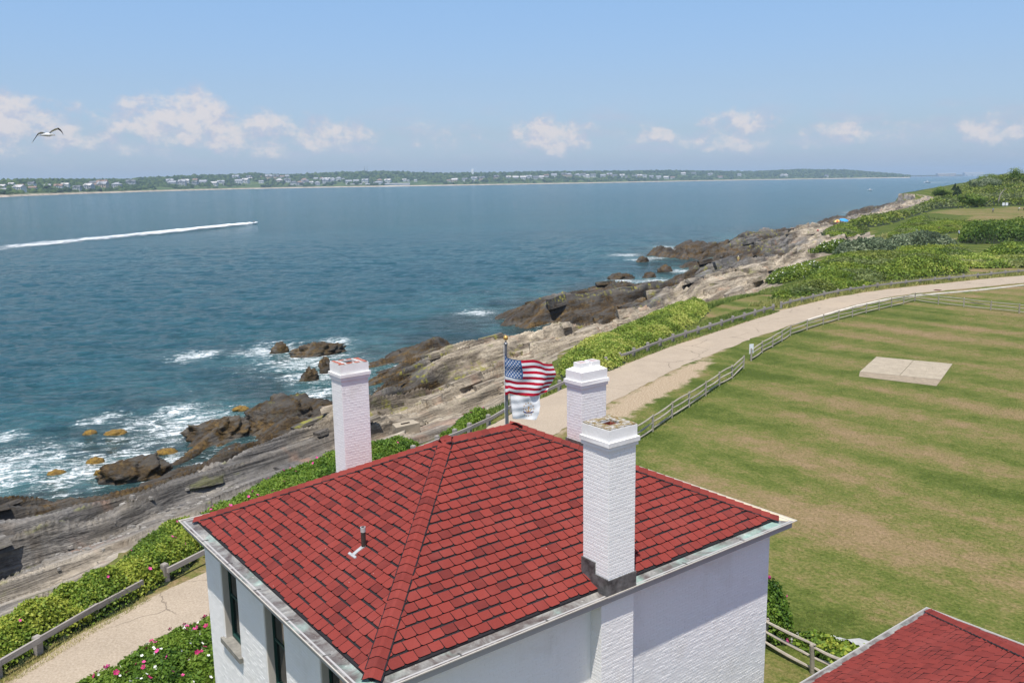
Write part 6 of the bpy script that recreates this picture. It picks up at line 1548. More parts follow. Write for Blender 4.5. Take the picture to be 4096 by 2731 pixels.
strokes(rb2, rif, 'ribbon', M['flag_navy'], .009)
let = {'H': [(0, 0, .25, 1), (.75, 0, 1, 1), (.25, .4, .75, .6)], 'O': [(0, 0, .25, 1), (.75, 0, 1, 1), (.25, 0, .75, .2), (.25, .8, .75, 1)], 'P': [(0, 0, .25, 1), (.25, .8, .9, 1), (.25, .4, .9, .58), (.7, .58, .9, .8)], 'E': [(0, 0, .25, 1), (.25, 0, .95, .2), (.25, .42, .8, .58), (.25, .8, .95, 1)]}
for k, chx in enumerate('HOPE'):
    x0_ = -.085 + k * .046; strokes([[(x0_ + a * .034, yr(x0_ + .017) - .017 + d * .034), (x0_ + c * .034, yr(x0_ + .017) - .017 + d * .034), (x0_ + c * .034, yr(x0_ + .017) - .017 + b_ * .034), (x0_ + a * .034, yr(x0_ + .017) - .017 + b_ * .034)] for (a, b_, c, d) in let[chx]], rif, 'letter', M['flag_gold'], .012)

# ------------------------------------------------------------------ gull
M['feather_white'] = plain('white_feathers', (0.74, 0.73, 0.70), .7, .06, 20.0); M['feather_dark'] = plain('slate_feathers', (0.055, 0.045, 0.045), .7, .15, 20.0); M['beak'] = plain('yellow_beak', (0.45, 0.27, 0.05), .5)
gp = lambda px, py: ((px - 1050) * .00088, -(py - 700) * .00088)
gull = empty('gull', (-18.59, 36.0, 17.09)); tag(gull, 'black-backed gull gliding over the sea at left', 'gull')
b = MB(); prof = [(690, 722, .012), (760, 715, .03), (850, 700, .055), (950, 692, .075), (1060, 695, .085), (1160, 705, .08), (1230, 690, .062), (1290, 690, .05), (1335, 700, .045), (1365, 712, .03), (1385, 722, .012)]
b.tube([(gp(x, y)[0], 0, gp(x, y)[1]) for x, y, r in prof], [r for *_, r in prof], 12, squash=.85)
b.v = [(x, y, z) for x, y, z in b.v]; body = b.build('body', M['feather_white'], gull, smooth=True)
b = MB(); b.tube([(gp(1372, 722)[0], 0, gp(1372, 722)[1]), (gp(1425, 738)[0], 0, gp(1425, 738)[1])], [.016, .004], 7); b.build('beak', M['beak'], gull)
b = MB(); p0, p1 = gp(770, 716), gp(640, 728); b.add([(p0[0], -.03, p0[1] + .015), (p0[0], .03, p0[1] + .015), (p1[0], .075, p1[1]), (p1[0], -.075, p1[1]), (p0[0], -.03, p0[1] - .015), (p0[0], .03, p0[1] - .015), (p1[0], .075, p1[1] - .008), (p1[0], -.075, p1[1] - .008)], [(0, 1, 2, 3), (7, 6, 5, 4), (3, 2, 6, 7), (0, 3, 7, 4), (1, 5, 6, 2), (0, 4, 5, 1)]); b.build('tail', M['feather_white'], gull)
for (name, pts, sgn) in (('wing', [(1150, 640, .10), (1280, 530, .11), (1420, 470, .11), (1580, 425, .10), (1680, 500, .085), (1750, 600, .06), (1785, 700, .035), (1790, 770, .008)], -1), ('wing', [(960, 650, .10), (860, 610, .11), (760, 600, .11), (640, 650, .10), (560, 740, .085), (450, 880, .06), (350, 1000, .03), (285, 1080, .006)], 1)):
    V = []; F = []; Mi = []
    for (x, y, c) in pts:
        gx_, gz_ = gp(x, y); lead, trail = c * .95, -c * 1.3
        for (q, th) in ((lead, 0), (lead * .3, .011), (trail * .5, .008), (trail, 0)): V.append((gx_ + q * .45, sgn * .0 - q * sgn * .75 * sgn, gz_ + th + q * .30))
        for (q, th) in ((lead * .3, -.009), (trail * .5, -.006)): V.append((gx_ + q * .45, -q * .75, gz_ + th + q * .30))
    n_ = len(pts)
    for i in range(n_ - 1):
        a, e = i * 6, (i + 1) * 6; dk = 0 if i >= 0 else 1
        for (p, q, mm) in ((0, 1, 0), (1, 2, 0), (2, 3, 1), (3, 5, 0 if i > 2 else 1), (5, 4, 0 if i > 2 else 1), (4, 0, 0 if i > 2 else 1)): F.append((a + p, a + q, e + q, e + p)); Mi.append(1 if (mm == 1 or i == n_ - 2) else 0)
    link(name, mesh_of(name, V, F, [M['feather_dark'], M['feather_white']], Mi, True), gull)

# ------------------------------------------------------------------ people
def person(label, loc, pose, shirt, trousers, hair=(0.06, 0.04, 0.03), hat=None, rz=0.0, skin=(0.55, 0.32, 0.22), H=1.72):
    z = loc[2]; J = {}
    if pose == 'walk':
        J = dict(pel=(0, 0, .93), che=(0, -.03, 1.28), nec=(0, -.03, 1.47), hed=(0, -.05, 1.62), top=(0, -.05, 1.72), kl=(.10, -.20, .52), al=(.10, -.22, .09), tl=(.10, -.38, .03), kr=(-.10, .06, .50), ar=(-.10, .32, .13), tr=(-.10, .22, .03), sl=(.19, -.02, 1.42), el=(.24, .12, 1.16), hl=(.23, .02, .93), sr=(-.19, -.02, 1.42), er=(-.24, -.16, 1.17), hr=(-.22, -.34, 1.02))
    elif pose == 'sit':
        J = dict(pel=(0, 0, .14), che=(0, .10, .47), nec=(0, .10, .66), hed=(0, .06, .81), top=(0, .06, .92), kl=(.16, -.40, .42), al=(.14, -.58, .09), tl=(.14, -.74, .04), kr=(-.14, -.42, .38), ar=(-.12, -.70, .09), tr=(-.12, -.86, .05), sl=(.19, .10, .61), el=(.26, .02, .38), hl=(.18, -.24, .34), sr=(-.19, .10, .61), er=(-.28, .20, .36), hr=(-.26, .30, .06))
    elif pose == 'lie':
        J = dict(pel=(0, 0, .14), che=(.0, .36, .20), nec=(0, .55, .25), hed=(0, .70, .30), top=(0, .80, .36), kl=(.12, -.42, .30), al=(.12, -.78, .09), tl=(.12, -.90, .16), kr=(-.10, -.45, .13), ar=(-.10, -.88, .09), tr=(-.12, -.98, .18), sl=(.19, .50, .22), el=(.34, .38, .10), hl=(.28, .12, .07), sr=(-.19, .50, .22), er=(-.36, .52, .08), hr=(-.30, .74, .07))
    elif pose == 'bend':
        J = dict(pel=(0, .05, .92), che=(0, -.28, 1.12), nec=(0, -.44, 1.18), hed=(0, -.58, 1.18), top=(0, -.68, 1.15), kl=(.11, -.06, .50), al=(.11, .02, .09), tl=(.11, -.14, .03), kr=(-.11, -.02, .50), ar=(-.11, .12, .09), tr=(-.11, -.04, .03), sl=(.18, -.36, 1.12), el=(.20, -.52, .92), hl=(.16, -.70, .80), sr=(-.18, -.36, 1.12), er=(-.20, -.50, .90), hr=(-.16, -.68, .78))
    else:
        J = dict(pel=(0, 0, .95), che=(0, .0, 1.30), nec=(0, .0, 1.49), hed=(0, -.02, 1.64), top=(0, -.02, 1.74), kl=(.11, -.02, .52), al=(.12, .0, .09), tl=(.13, -.15, .03), kr=(-.11, -.01, .52), ar=(-.12, .02, .09), tr=(-.13, -.13, .03), sl=(.19, 0, 1.44), el=(.25, .03, 1.17), hl=(.25, -.08, .94), sr=(-.19, 0, 1.44), er=(-.25, .03, 1.17), hr=(-.25, -.06, .94))
    R = dict(pel=.155, che=.165, nec=.065, hed=.105, top=.07, kl=.072, al=.045, tl=.04, kr=.072, ar=.045, tr=.04, sl=.075, el=.048, hl=.042, sr=.075, er=.048, hr=.042)
    hl_ = [v for v in J if v != 'top'] + ['top']; ids = {k: i for i, k in enumerate(hl_)}; E = [('pel', 'che'), ('che', 'nec'), ('nec', 'hed'), ('hed', 'top'), ('pel', 'kl'), ('kl', 'al'), ('al', 'tl'), ('pel', 'kr'), ('kr', 'ar'), ('ar', 'tr'), ('che', 'sl'), ('sl', 'el'), ('el', 'hl'), ('che', 'sr'), ('sr', 'er'), ('er', 'hr')]
    me = bpy.data.meshes.new('person'); me.from_pydata([J[k] for k in hl_], [(ids[a], ids[b_]) for a, b_ in E], [])
    m, n = new_mat('clothed_person'); o_ = n.attr('part', 'Fac')
    o = bpy.data.objects.new('person', me); COL.objects.link(o); o.location = loc; o.rotation_euler = (0, 0, rz)
    sk = o.modifiers.new('skin', 'SKIN')
    for k in hl_: me.skin_vertices[0].data[ids[k]].radius = (R[k], R[k] * (.72 if k in ('che', 'pel') else 1.0))
    me.skin_vertices[0].data[ids['pel']].use_root = True
    o.modifiers.new('sub', 'SUBSURF').levels = 1; o.modifiers['sub'].render_levels = 1
    dg = bpy.context.evaluated_depsgraph_get(); ev = o.evaluated_get(dg); baked = bpy.data.meshes.new_from_object(ev)
    o.modifiers.clear(); o.data = baked
    segs = [(J[a], J[b_], nm) for a, b_, nm in (('pel', 'che', 's'), ('che', 'nec', 's'), ('nec', 'hed', 'k'), ('hed', 'top', 'h'), ('pel', 'kl', 't'), ('kl', 'al', 't2'), ('al', 'tl', 'f'), ('pel', 'kr', 't'), ('kr', 'ar', 't2'), ('ar', 'tr', 'f'), ('che', 'sl', 's'), ('sl', 'el', 's'), ('el', 'hl', 'k'), ('che', 'sr', 's'), ('sr', 'er', 's'), ('er', 'hr', 'k'))]
    cols = [skin, shirt, trousers, hat or hair, (0.08, 0.08, 0.08)]; code = dict(k=0, s=1, t=2, t2=2, h=3, f=4)
    for i, c in enumerate(cols): baked.materials.append(plain('clothing_%d' % i, c, .8, .08, 9.0))
    fm = []
    for p in baked.polygons:
        c = p.center; best = None
        for (a, b_, nm) in segs:
            a, b_ = Vector(a), Vector(b_); ab = b_ - a; t = max(0, min(1, (c - a).dot(ab) / ab.length_squared)); d = (c - a - ab * t).length
            if best is None or d < best[0]: best = (d, nm)
        fm.append(code[best[1]])
    baked.polygons.foreach_set('material_index', fm); baked.polygons.foreach_set('use_smooth', [True] * len(fm)); baked.update()
    s = H / 1.72; o.scale = (s, s, s)
    return tag(o, label, 'person')


PG = lambda k: (*PEOPLE[k], gz(*PEOPLE[k])); PR = lambda k: (*PEOPLE_R[k], rock_z(*PEOPLE_R[k]))
person('person in pale blue top and trousers standing on the meadow path', PG('blue'), 'walk', (.50, .56, .74), (.52, .58, .74), rz=2.6)
person('person in black top and white shorts walking by the meadow path', PG('black'), 'walk', (.03, .03, .03), (.75, .75, .78), rz=1.2)
person('person in blue shirt and dark shorts walking across the upper meadow', PG('shirt'), 'walk', (.10, .22, .62), (.05, .05, .09), rz=-1.9)
person('bare-shouldered person sitting on the meadow at the right edge', PG('sit'), 'sit', (.62, .34, .24), (.75, .72, .70), rz=.6)
person('person in white shirt bending down beside the parked car', PG('bend'), 'bend', (.72, .76, .80), (.10, .10, .12), rz=1.4)
person('person in purple sitting at the edge of the cliff rocks', PR('purple'), 'sit', (.28, .03, .30), (.75, .75, .75), rz=.3)
person('person in red sitting beside the one in purple on the rocks', PR('red'), 'sit', (.55, .05, .05), (.10, .03, .05), rz=-.3, hat=(.75, .75, .75))
person('person in red with white hat sitting on the grey slab', PR('redseat'), 'sit', (.60, .06, .04), (.60, .30, .22), hat=(.8, .8, .8), rz=.2)
person('person in blue and white lying on the pink rock below the scrub', PR('lying'), 'lie', (.16, .22, .50), (.75, .75, .78), rz=1.0)
person('person in yellow top standing on the weed-covered ledge by the inlet', PR('yellow'), 'stand', (.62, .52, .20), (.55, .30, .12), hat=(.75, .72, .66), rz=.4)


def umbrella(label, loc, cols, R, tilt):
    root = empty('beach_umbrella', loc); tag(root, label, 'umbrella', 'umbrellas on the rocks'); root.rotation_euler = tilt
    b = MB(); b.tube([(0, 0, 0), (0, 0, 1.9)], .022, 6); b.build('pole', M['white_metal'], root); mats = [plain('umbrella_cloth', c, .7, .05) for c in cols]
    n_ = 8
    for k in range(n_):
        b = MB(); a0, a1 = 2 * math.pi * k / n_, 2 * math.pi * (k + 1) / n_; ring = [(0.02, 1.92), (R * .5, 1.82), (R * .85, 1.62), (R, 1.42)]; V = []
        for r, z in ring: V += [(r * math.cos(a0), r * math.sin(a0), z), (r * math.cos(a1), r * math.sin(a1), z)]
        b.add(V, [(2 * i, 2 * i + 2, 2 * i + 3, 2 * i + 1) for i in range(3)]); b.build('panel', mats[k % len(mats)], root)


umbrella('bright blue umbrella on the far rocks', PR('umb'), [(.05, .30, .75)], 1.5, (.25, .1, 0))
umbrella('orange and yellow striped umbrella left of the blue one', PR('umb2'), [(.70, .45, .10), (.75, .70, .30), (.60, .12, .05)], 1.0, (.2, -.2, 0))

# ------------------------------------------------------------------ car, boards, posts on the meadow
car = empty('parked_car', (CAR[0][0] + 1.0, CAR[0][1], gz(*CAR[0])), -.25); tag(car, 'black car with its tailgate open at the right edge of the meadow', 'car')
M['car_paint'] = plain('black_car_paint', (.012, .012, .014), .2, .05, 2.0, 0, .6); M['tyre'] = plain('tyre_rubber', (.02, .02, .02), .9); M['rim'] = plain('alloy_rim', (.5, .5, .52), .3, .05, 2, 0, .5, .8)
b = MB(); sect = [(-2.25, .45, .80, .86), (-2.2, .40, 1.02, .90), (-1.2, .38, 1.08, .92), (0, .36, 1.06, .93), (1.0, .38, 1.02, .92), (1.9, .42, .92, .88), (2.25, .50, .75, .78)]; V = []
for (x, z0, z1, hw) in sect: V += [(x, -hw, z0), (x, -hw, z1 - .1), (x, -hw * .9, z1), (x, hw * .9, z1), (x, hw, z1 - .1), (x, hw, z0)]
n_ = 6; F = [tuple(range(5, -1, -1)), tuple(range(6 * 6, 6 * 6 + 6))] + [(i * n_ + k, i * n_ + (k + 1) % n_, (i + 1) * n_ + (k + 1) % n_, (i + 1) * n_ + k) for i in range(6) for k in range(n_)]
b.add(V, F); b.build('body', M['car_paint'], car)
b = MB(); c = [(-2.1, 1.02, .80), (-1.8, 1.62, .66), (.2, 1.66, .66), (1.05, 1.03, .80)]; V = []
for (x, z, hw) in c: V += [(x, -hw, z), (x, hw, z)]
b.add(V, [(0, 2, 3, 1), (2, 4, 5, 3), (4, 6, 7, 5), (0, 6, 4, 2), (1, 3, 5, 7)]); cab = b.build('cabin', M['car_paint'], car)
for sy_ in (-1, 1): b = MB(); b.add([(-1.75, sy_ * .79, 1.10), (.75, sy_ * .79, 1.10), (.15, sy_ * .69, 1.55), (-1.62, sy_ * .69, 1.55)], [(0, 1, 2, 3) if sy_ < 0 else (3, 2, 1, 0)]); b.build('window', M['glass'], cab)
b = MB(); b.box(-3.1, -1.85, -.70, .70, 1.66, 1.74); b.build('tailgate', M['car_paint'], car, None, (0, .12, 0))
for x in (-1.4, 1.4):
    for sy_ in (-.86, .86):
        wh = MB(); wh.tube([(x, sy_ - .11, .34), (x, sy_ + .11, .34)], .34, 18); wo_ = wh.build('wheel', M['tyre'], car); wr = MB(); wr.tube([(x, sy_ - .12, .34), (x, sy_ + .12, .34)], .20, 12); wr.build('rim', M['rim'], wo_)
for sy_ in (-.7, .7): b = MB(); b.box(-2.28, -2.20, sy_ - .12, sy_ + .12, .78, .98); b.build('tail_light', plain('red_lamp', (.4, .01, .01), .3), car)
bd = empty('notice_boards', (*BOARDS[0], gz(*BOARDS[0]))); tag(bd, 'pair of white notice boards at the edge of the hillside thicket', 'notice board')
for x in (-.55, .75): b = MB(); b.box(x - .5, x + .5, -.03, .03, .75, 1.9); b.build('board', M['white_metal'], bd); b = MB(); b.box(x - .05, x + .05, .031, .1, -.2, 1.7); b.build('post', M['split_wood'], bd)
mp = (143.5, 252.0); b = MB(); b.box(-.09, .09, -.09, .09, -.2, 1.15); b.box(-.14, .14, -.12, -.092, .65, 1.12); tag(b.build('marker_post', M['white_metal'], None, (*mp, gz(*mp))), 'small pale marker post on the meadow above the long hedge', 'post')

# ------------------------------------------------------------------ craft on the water
_m, _n = new_mat('churned_foam'); _p = _n.pos(); _u = _n.attr('across'); _l = _n.attr('along')
_nz = _n.math('ADD', _n.math('MULTIPLY', _n.noise(_n.mapping(_p, scale=(.35, .12, 1)), 1.0, 7.0, .72), .65), _n.math('MULTIPLY', _n.noise(_n.mapping(_p, scale=(.05, .05, 1)), 1.0, 4.0, .65), .35))
_al = _n.smooth(_n.math('ADD', _nz, _n.math('MULTIPLY', _n.math('SUBTRACT', _u, _n.math('MULTIPLY', _l, .62)), .40)), .56, .92)
_d = _n.bsdf((.80, .83, .84), .9, _n.bump(_nz, .8, .4), .1); _t = _n.add('ShaderNodeBsdfTransparent'); _ms = _n.add('ShaderNodeMixShader'); _n.put(_ms.inputs[0], _al); _n.l.new(_t.outputs[0], _ms.inputs[1]); _n.l.new(_d, _ms.inputs[2]); _n.out(_ms.outputs[0]); M['wake'] = _m


def wake(name, label, pts, w0, w1, hgt):
    P = np.array(pts, float); d = np.r_[0, np.cumsum(np.linalg.norm(np.diff(P, axis=0), axis=1))]; n_ = int(d[-1] / max(1.2, w0 * .35)) + 2; s = np.linspace(0, d[-1], n_); x = np.interp(s, d, P[:, 0]); y = np.interp(s, d, P[:, 1])
    tx, ty = np.gradient(x), np.gradient(y); L = np.hypot(tx, ty); nx, ny = -ty / L, tx / L; K = 13; q = np.linspace(-1, 1, K); f = s / d[-1]; wd = w0 + (w1 - w0) * f ** .7
    X = x[:, None] + nx[:, None] * q * wd[:, None]; Y = y[:, None] + ny[:, None] * q * wd[:, None]
    hz_ = hgt * (1 - f)[:, None] ** 2 * np.clip(1 - q * q, 0, 1) * (.5 + fbm(X * .6, Y * .6, 3, 3)) + .12; I = np.arange(n_ * K).reshape(n_, K)
    Q = np.stack([I[:-1, :-1], I[:-1, 1:], I[1:, 1:], I[1:, :-1]], -1).reshape(-1, 4)
    o = link(name, mesh_np(name, np.stack([X.ravel(), Y.ravel(), SEA + hz_.ravel()], 1), Q, M['wake'], {'across': np.repeat((1 - np.abs(q) ** 2)[None], n_, 0).ravel(), 'along': np.repeat(f[:, None], K, 1).ravel()})); return tag(o, label, None, None, 'stuff')


wake('wake', 'long white wake trailing behind the jet ski', WAKE, 3.0, 20.0, 1.0)
jx, jy = JETSKI[0]; js = empty('jet_ski', (jx, jy, SEA + .15), .42); tag(js, 'white jet ski speeding right with a rider', 'jet ski'); js.rotation_euler = (0, -.16, -.25)
b = MB(); S_ = [(-1.7, .42, .35), (-.9, .55, .42), (.4, .55, .50), (1.2, .42, .62), (1.75, .12, .72)]; V = []
for (x, hw, zt) in S_: V += [(x, 0, -.22 if x < 1.5 else .2), (x, -hw, .08 if x < 1.5 else .35), (x, -hw * .85, zt), (x, hw * .85, zt), (x, hw, .08 if x < 1.5 else .35)]
b.add(V, [(4, 3, 2, 1, 0), (20, 21, 22, 23, 24)] + [(i * 5 + k, i * 5 + (k + 1) % 5, (i + 1) * 5 + (k + 1) % 5, (i + 1) * 5 + k) for i in range(4) for k in range(5)]); b.build('hull', M['white_metal'], js)
b = MB(); b.box(-1.2, .1, -.2, .2, .40, .72); b.build('seat', M['tyre'], js); b = MB(); b.add([(.15, -.26, .45), (.15, .26, .45), (.35, .2, .98), (.35, -.2, .98), (1.3, -.2, .62), (1.3, .2, .62)], [(0, 1, 2, 3), (3, 2, 5, 4), (0, 3, 4), (1, 5, 2), (0, 4, 5, 1)]); b.build('console', M['white_metal'], js); b = MB(); b.tube([(.25, -.42, 1.0), (.3, 0, .98), (.25, .42, 1.0)], .025, 6); b.build('handlebar', M['tyre'], js)
person('rider in dark wetsuit and white cap on the jet ski', (jx - .35, jy + .08, SEA + .72), 'sit', (.05, .045, .05), (.04, .04, .05), hat=(.78, .78, .78), rz=math.pi / 2 - .25)
sp = MB(); rs = random.Random(5)
for k in range(90): x = jx - rs.random() * 5.0; r_ = rs.uniform(.10, .32) * (1 - (jx - x) / 9); y = jy + rs.uniform(-.9, .9); z = SEA + rs.uniform(.05, .75) * (1 - (jx - x) / 7); sp.lathe([(.01, -r_), (r_ * .8, -r_ * .5), (r_, 0), (r_ * .7, r_ * .6), (.01, r_)], 6, origin=(x, y, z))
M['spray'] = plain('sea_spray', (.82, .84, .85), .9, .05); tag(sp.build('spray', M['spray'], smooth=True), 'white spray thrown up under the jet ski', None, None, 'stuff')


def motor_boat(label, x, y, L, rz):
    root = empty('motor_boat', (x, y, SEA), rz); tag(root, label, 'boat', 'motor boats far out on the water'); b = MB(); V = []; S = [(-.5, .16, .10), (-.2, .18, .10), (.2, .16, .12), (.5, .01, .17)]
    for (s, hw, zt) in S: V += [(s * L, 0, -.03 * L), (s * L, -hw * L, zt * L), (s * L, hw * L, zt * L)]
    b.add(V, [(0, 1, 2), (9, 11, 10)] + [(i * 3 + k, (i + 1) * 3 + k, (i + 1) * 3 + (k + 1) % 3, i * 3 + (k + 1) % 3) for i in range(3) for k in range(3)]); b.build('hull', M['white_metal'], root)
    b = MB(); b.box(-.15 * L, .12 * L, -.11 * L, .11 * L, .1 * L, .27 * L); b.build('cabin', M['white_metal'], root); b = MB(); b.box(-.10 * L, .125 * L, -.112 * L, .112 * L, .17 * L, .23 * L); b.build('window', M['glass'], root); b = MB(); b.tube([(-.03 * L, 0, .27 * L), (-.05 * L, 0, .5 * L)], .01 * L, 5); b.build('mast', M['white_metal'], root)


motor_boat('white motor boat with a short wake in front of the far bridge', *BOAT1[0], 17, math.pi)
bx, by = BOAT1[0]; wake('wake', 'pale wake behind the distant white motor boat', [(bx + 6, by), (bx + 60, by - 4), (bx + 150, by - 14)], 3, 7, .6)
motor_boat('tiny white boat drifting in mid channel below the far headland', *BOAT2[0], 8, .3)

# ------------------------------------------------------------------ far shore
far = np.array(FAR); FN = len(far)


def far_land(i, t, seedx=0.0):
    d = far[i, 1] + t * far[i, 2]; return far[i, 0] * d, d


def farz(zs, t): return -5 + 3 * min(1, t / .02) + (zs + 2) * max(0, t - .02) / .98


TS = [-.004, 0.0, .006, .013, .02, .04, .07, .1, .15, .2, .27, .35, .45, .55, .65, .75, .85, .93, 1.0, 1.12, 1.3]
V = []; attr_t = []
for i in range(FN):
    for t in TS:
        x, y = far_land(i, t); z = farz(far[i, 3], min(t, 1.0))
        if t > 1: z -= (t - 1) * 60
        if t < 0: z = -8
        V.append((x, y, z)); attr_t.append(t)
V = np.array(V); K = len(TS); I = np.arange(FN * K).reshape(FN, K)
bmpn = fbm(V[:, 0] / 60, V[:, 1] / 60, 3, 5) - .5; tt_ = np.array(attr_t); V[:, 2] += bmpn * 9 * ((tt_ > .1) & (tt_ < 1.2)); cl = (tt_ >= .0) & (tt_ < .04); V[:, 2] += cl * 3.0 * (fbm(V[:, 0] / 25, V[:, 1] / 25, 3, 9) - .3)
_m, _n = new_mat('far_shore_land'); _p = _n.pos(); _t = _n.attr('t'); _x, _y, _z = _n.sep(_p)
_veg = _n.ramp(_n.noise(_p, .02, 5.0, .65), [(.3, (.030, .058, .020)), (.5, (.065, .105, .030)), (.7, (.13, .16, .05))])
_rk = _n.ramp(_n.noise(_p, .05, 5.0, .7), [(.3, (.16, .12, .09)), (.5, (.42, .34, .26)), (.7, (.62, .53, .43))])
_sh = _n.math('SUBTRACT', 1.0, _n.smooth(_n.math('ADD', _z, _n.math('MULTIPLY', _n.noise(_p, .03, 3.0, .6), 6.0)), -0.5, 5.0))
_n.out(_n.bsdf(_n.mix(_sh, _veg, _rk), .95, None, .1)); M['far_land'] = _m
Q = np.stack([I[:-1, :-1], I[1:, :-1], I[1:, 1:], I[:-1, 1:]], -1).reshape(-1, 4)
tag(link('far_shore', mesh_np('far_shore', V, Q, M['far_land'], {'t': tt_})), 'low wooded shore across the water', None, None, 'structure')

# beach and headland points along it
M['beach_sand'] = plain('pale_beach_sand', (.58, .50, .40), .95, .08, .02)
b = MB(); pts = [(i, .0) for i in range(FN) if -0.25 < far[i, 0] < -0.055]
fr = [far_land(i, -.004) for i, _ in pts]; bk = [far_land(i, .030) for i, _ in pts]
Vb = [(x, y, -4.9) for x, y in fr] + [(x, y, -.8) for x, y in bk]; n_ = len(fr); b.add(Vb, [(i, i + 1, n_ + i + 1, n_ + i) for i in range(n_ - 1)]); tag(b.build('beach', M['beach_sand']), 'long pale sand beach on the far shore', None, None, 'structure')
b = MB(); pts = [i for i in range(FN) if .185 < far[i, 0]]; fr = [far_land(i, -.003) for i in pts]; bk = [far_land(i, .016) for i in pts]; n_ = len(fr)
b.add([(x, y, -4.9) for x, y in fr] + [(x, y, -2.2) for x, y in bk], [(i, i + 1, n_ + i + 1, n_ + i) for i in range(n_ - 1)]); tag(b.build('beach', M['beach_sand']), 'thin pale beach below the distant wooded headland', None, None, 'structure')

# far woods: thousands of small crowns that read as one mass
M['far_leaf'] = None
_m, _n = new_mat('far_tree_crowns'); _p = _n.pos(); _r = _n.geo('Random Per Island')
_c = _n.ramp(_n.math('ADD', _n.math('MULTIPLY', _r, .6), _n.math('MULTIPLY', _n.noise(_p, .012, 3.0, .6), .5)), [(.2, (.012, .030, .012)), (.5, (.034, .064, .020)), (.85, (.075, .11, .032))])
_n.out(_n.bsdf(_c, .9, None, .1)); M['far_leaf'] = _m
house_xy = np.array([h[:2] for h in HOUSES]); r = np.random.default_rng(77)
CV = []; CF = []; off = 0
ico = [(0, 0, 1), (.89, 0, .45), (.28, .85, .45), (-.72, .53, .45), (-.72, -.53, .45), (.28, -.85, .45), (1.0, .1, -.3), (.3, .95, -.3), (-.8, .6, -.3), (-.8, -.6, -.3), (.3, -.95, -.3)]
icf = [(0, 1, 2), (0, 2, 3), (0, 3, 4), (0, 4, 5), (0, 5, 1), (1, 6, 2), (2, 6, 7), (2, 7, 3), (3, 7, 8), (3, 8, 4), (4, 8, 9), (4, 9, 5), (5, 9, 10), (5, 10, 1), (1, 10, 6)]
ico = np.array(ico); icf = np.array(icf)
NT_ = 8000; fi = r.uniform(0, FN - 1.001, NT_); tq = np.where(r.random(NT_) < .35, .96 + .06 * r.random(NT_), .05 + .93 * r.random(NT_) ** .8); i0 = fi.astype(int); fr_ = fi - i0
fa = far[i0] * (1 - fr_)[:, None] + far[i0 + 1] * fr_[:, None]; dd = fa[:, 1] + tq * fa[:, 2]; xx, yy_ = fa[:, 0] * dd, dd
zz = np.array([farz(a, min(t, 1)) for a, t in zip(fa[:, 3], tq)])
dmin = np.full(NT_, 1e9)
for hx_, hy_ in house_xy: dmin = np.minimum(dmin, np.hypot((xx - hx_), (yy_ - hy_) * .35) + np.where(yy_ > hy_ + 5, 12, 0))
dens_ = fbm(xx / 160, yy_ / 160, 3, 4); ok = (dmin > 14) & ((dens_ + .35 * tq > .42) | (tq > .8)) & ~((fa[:, 0] > -.25) & (fa[:, 0] < -.055) & (tq < .06))
for x, y, z, t in zip(xx[ok], yy_[ok], zz[ok], tq[ok]):
    s = r.uniform(6, 11) * (1.15 if y > 4000 else .8); k = np.array([s * r.uniform(.9, 1.5), s * r.uniform(.9, 1.3), s * r.uniform(.65, 1.0)]); a = r.uniform(0, 6.28); R_ = np.array([[math.cos(a), -math.sin(a), 0], [math.sin(a), math.cos(a), 0], [0, 0, 1]])
    CV.append((ico * k * (1 + .25 * r.normal(size=(11, 1)))) @ R_.T + np.array([x, y, z + s * .45])); CF.append(icf + off); off += 11
tag(link('far_wood', mesh_np('far_wood', np.concatenate(CV), np.concatenate(CF), M['far_leaf'], None, False)), 'continuous woods over the far shore', None, None, 'stuff')

# houses on the far shore
HM = [plain('far_white_house', (.60, .60, .58), .8, .05, .2), plain('far_grey_house', (.42, .43, .44), .8, .08, .2), plain('far_tan_house', (.52, .42, .32), .8, .08, .2)]
RM = [plain('far_grey_roof', (.30, .31, .33), .9, .1, .2), plain('far_pale_roof', (.50, .48, .46), .9, .1, .2), plain('far_brown_roof', (.25, .17, .13), .9, .1, .2), plain('far_dark_roof', (.14, .15, .16), .9, .1, .2)]
WG = plain('far_window_glass', (.06, .07, .09), .2, .05, 1.0, 0, .6)


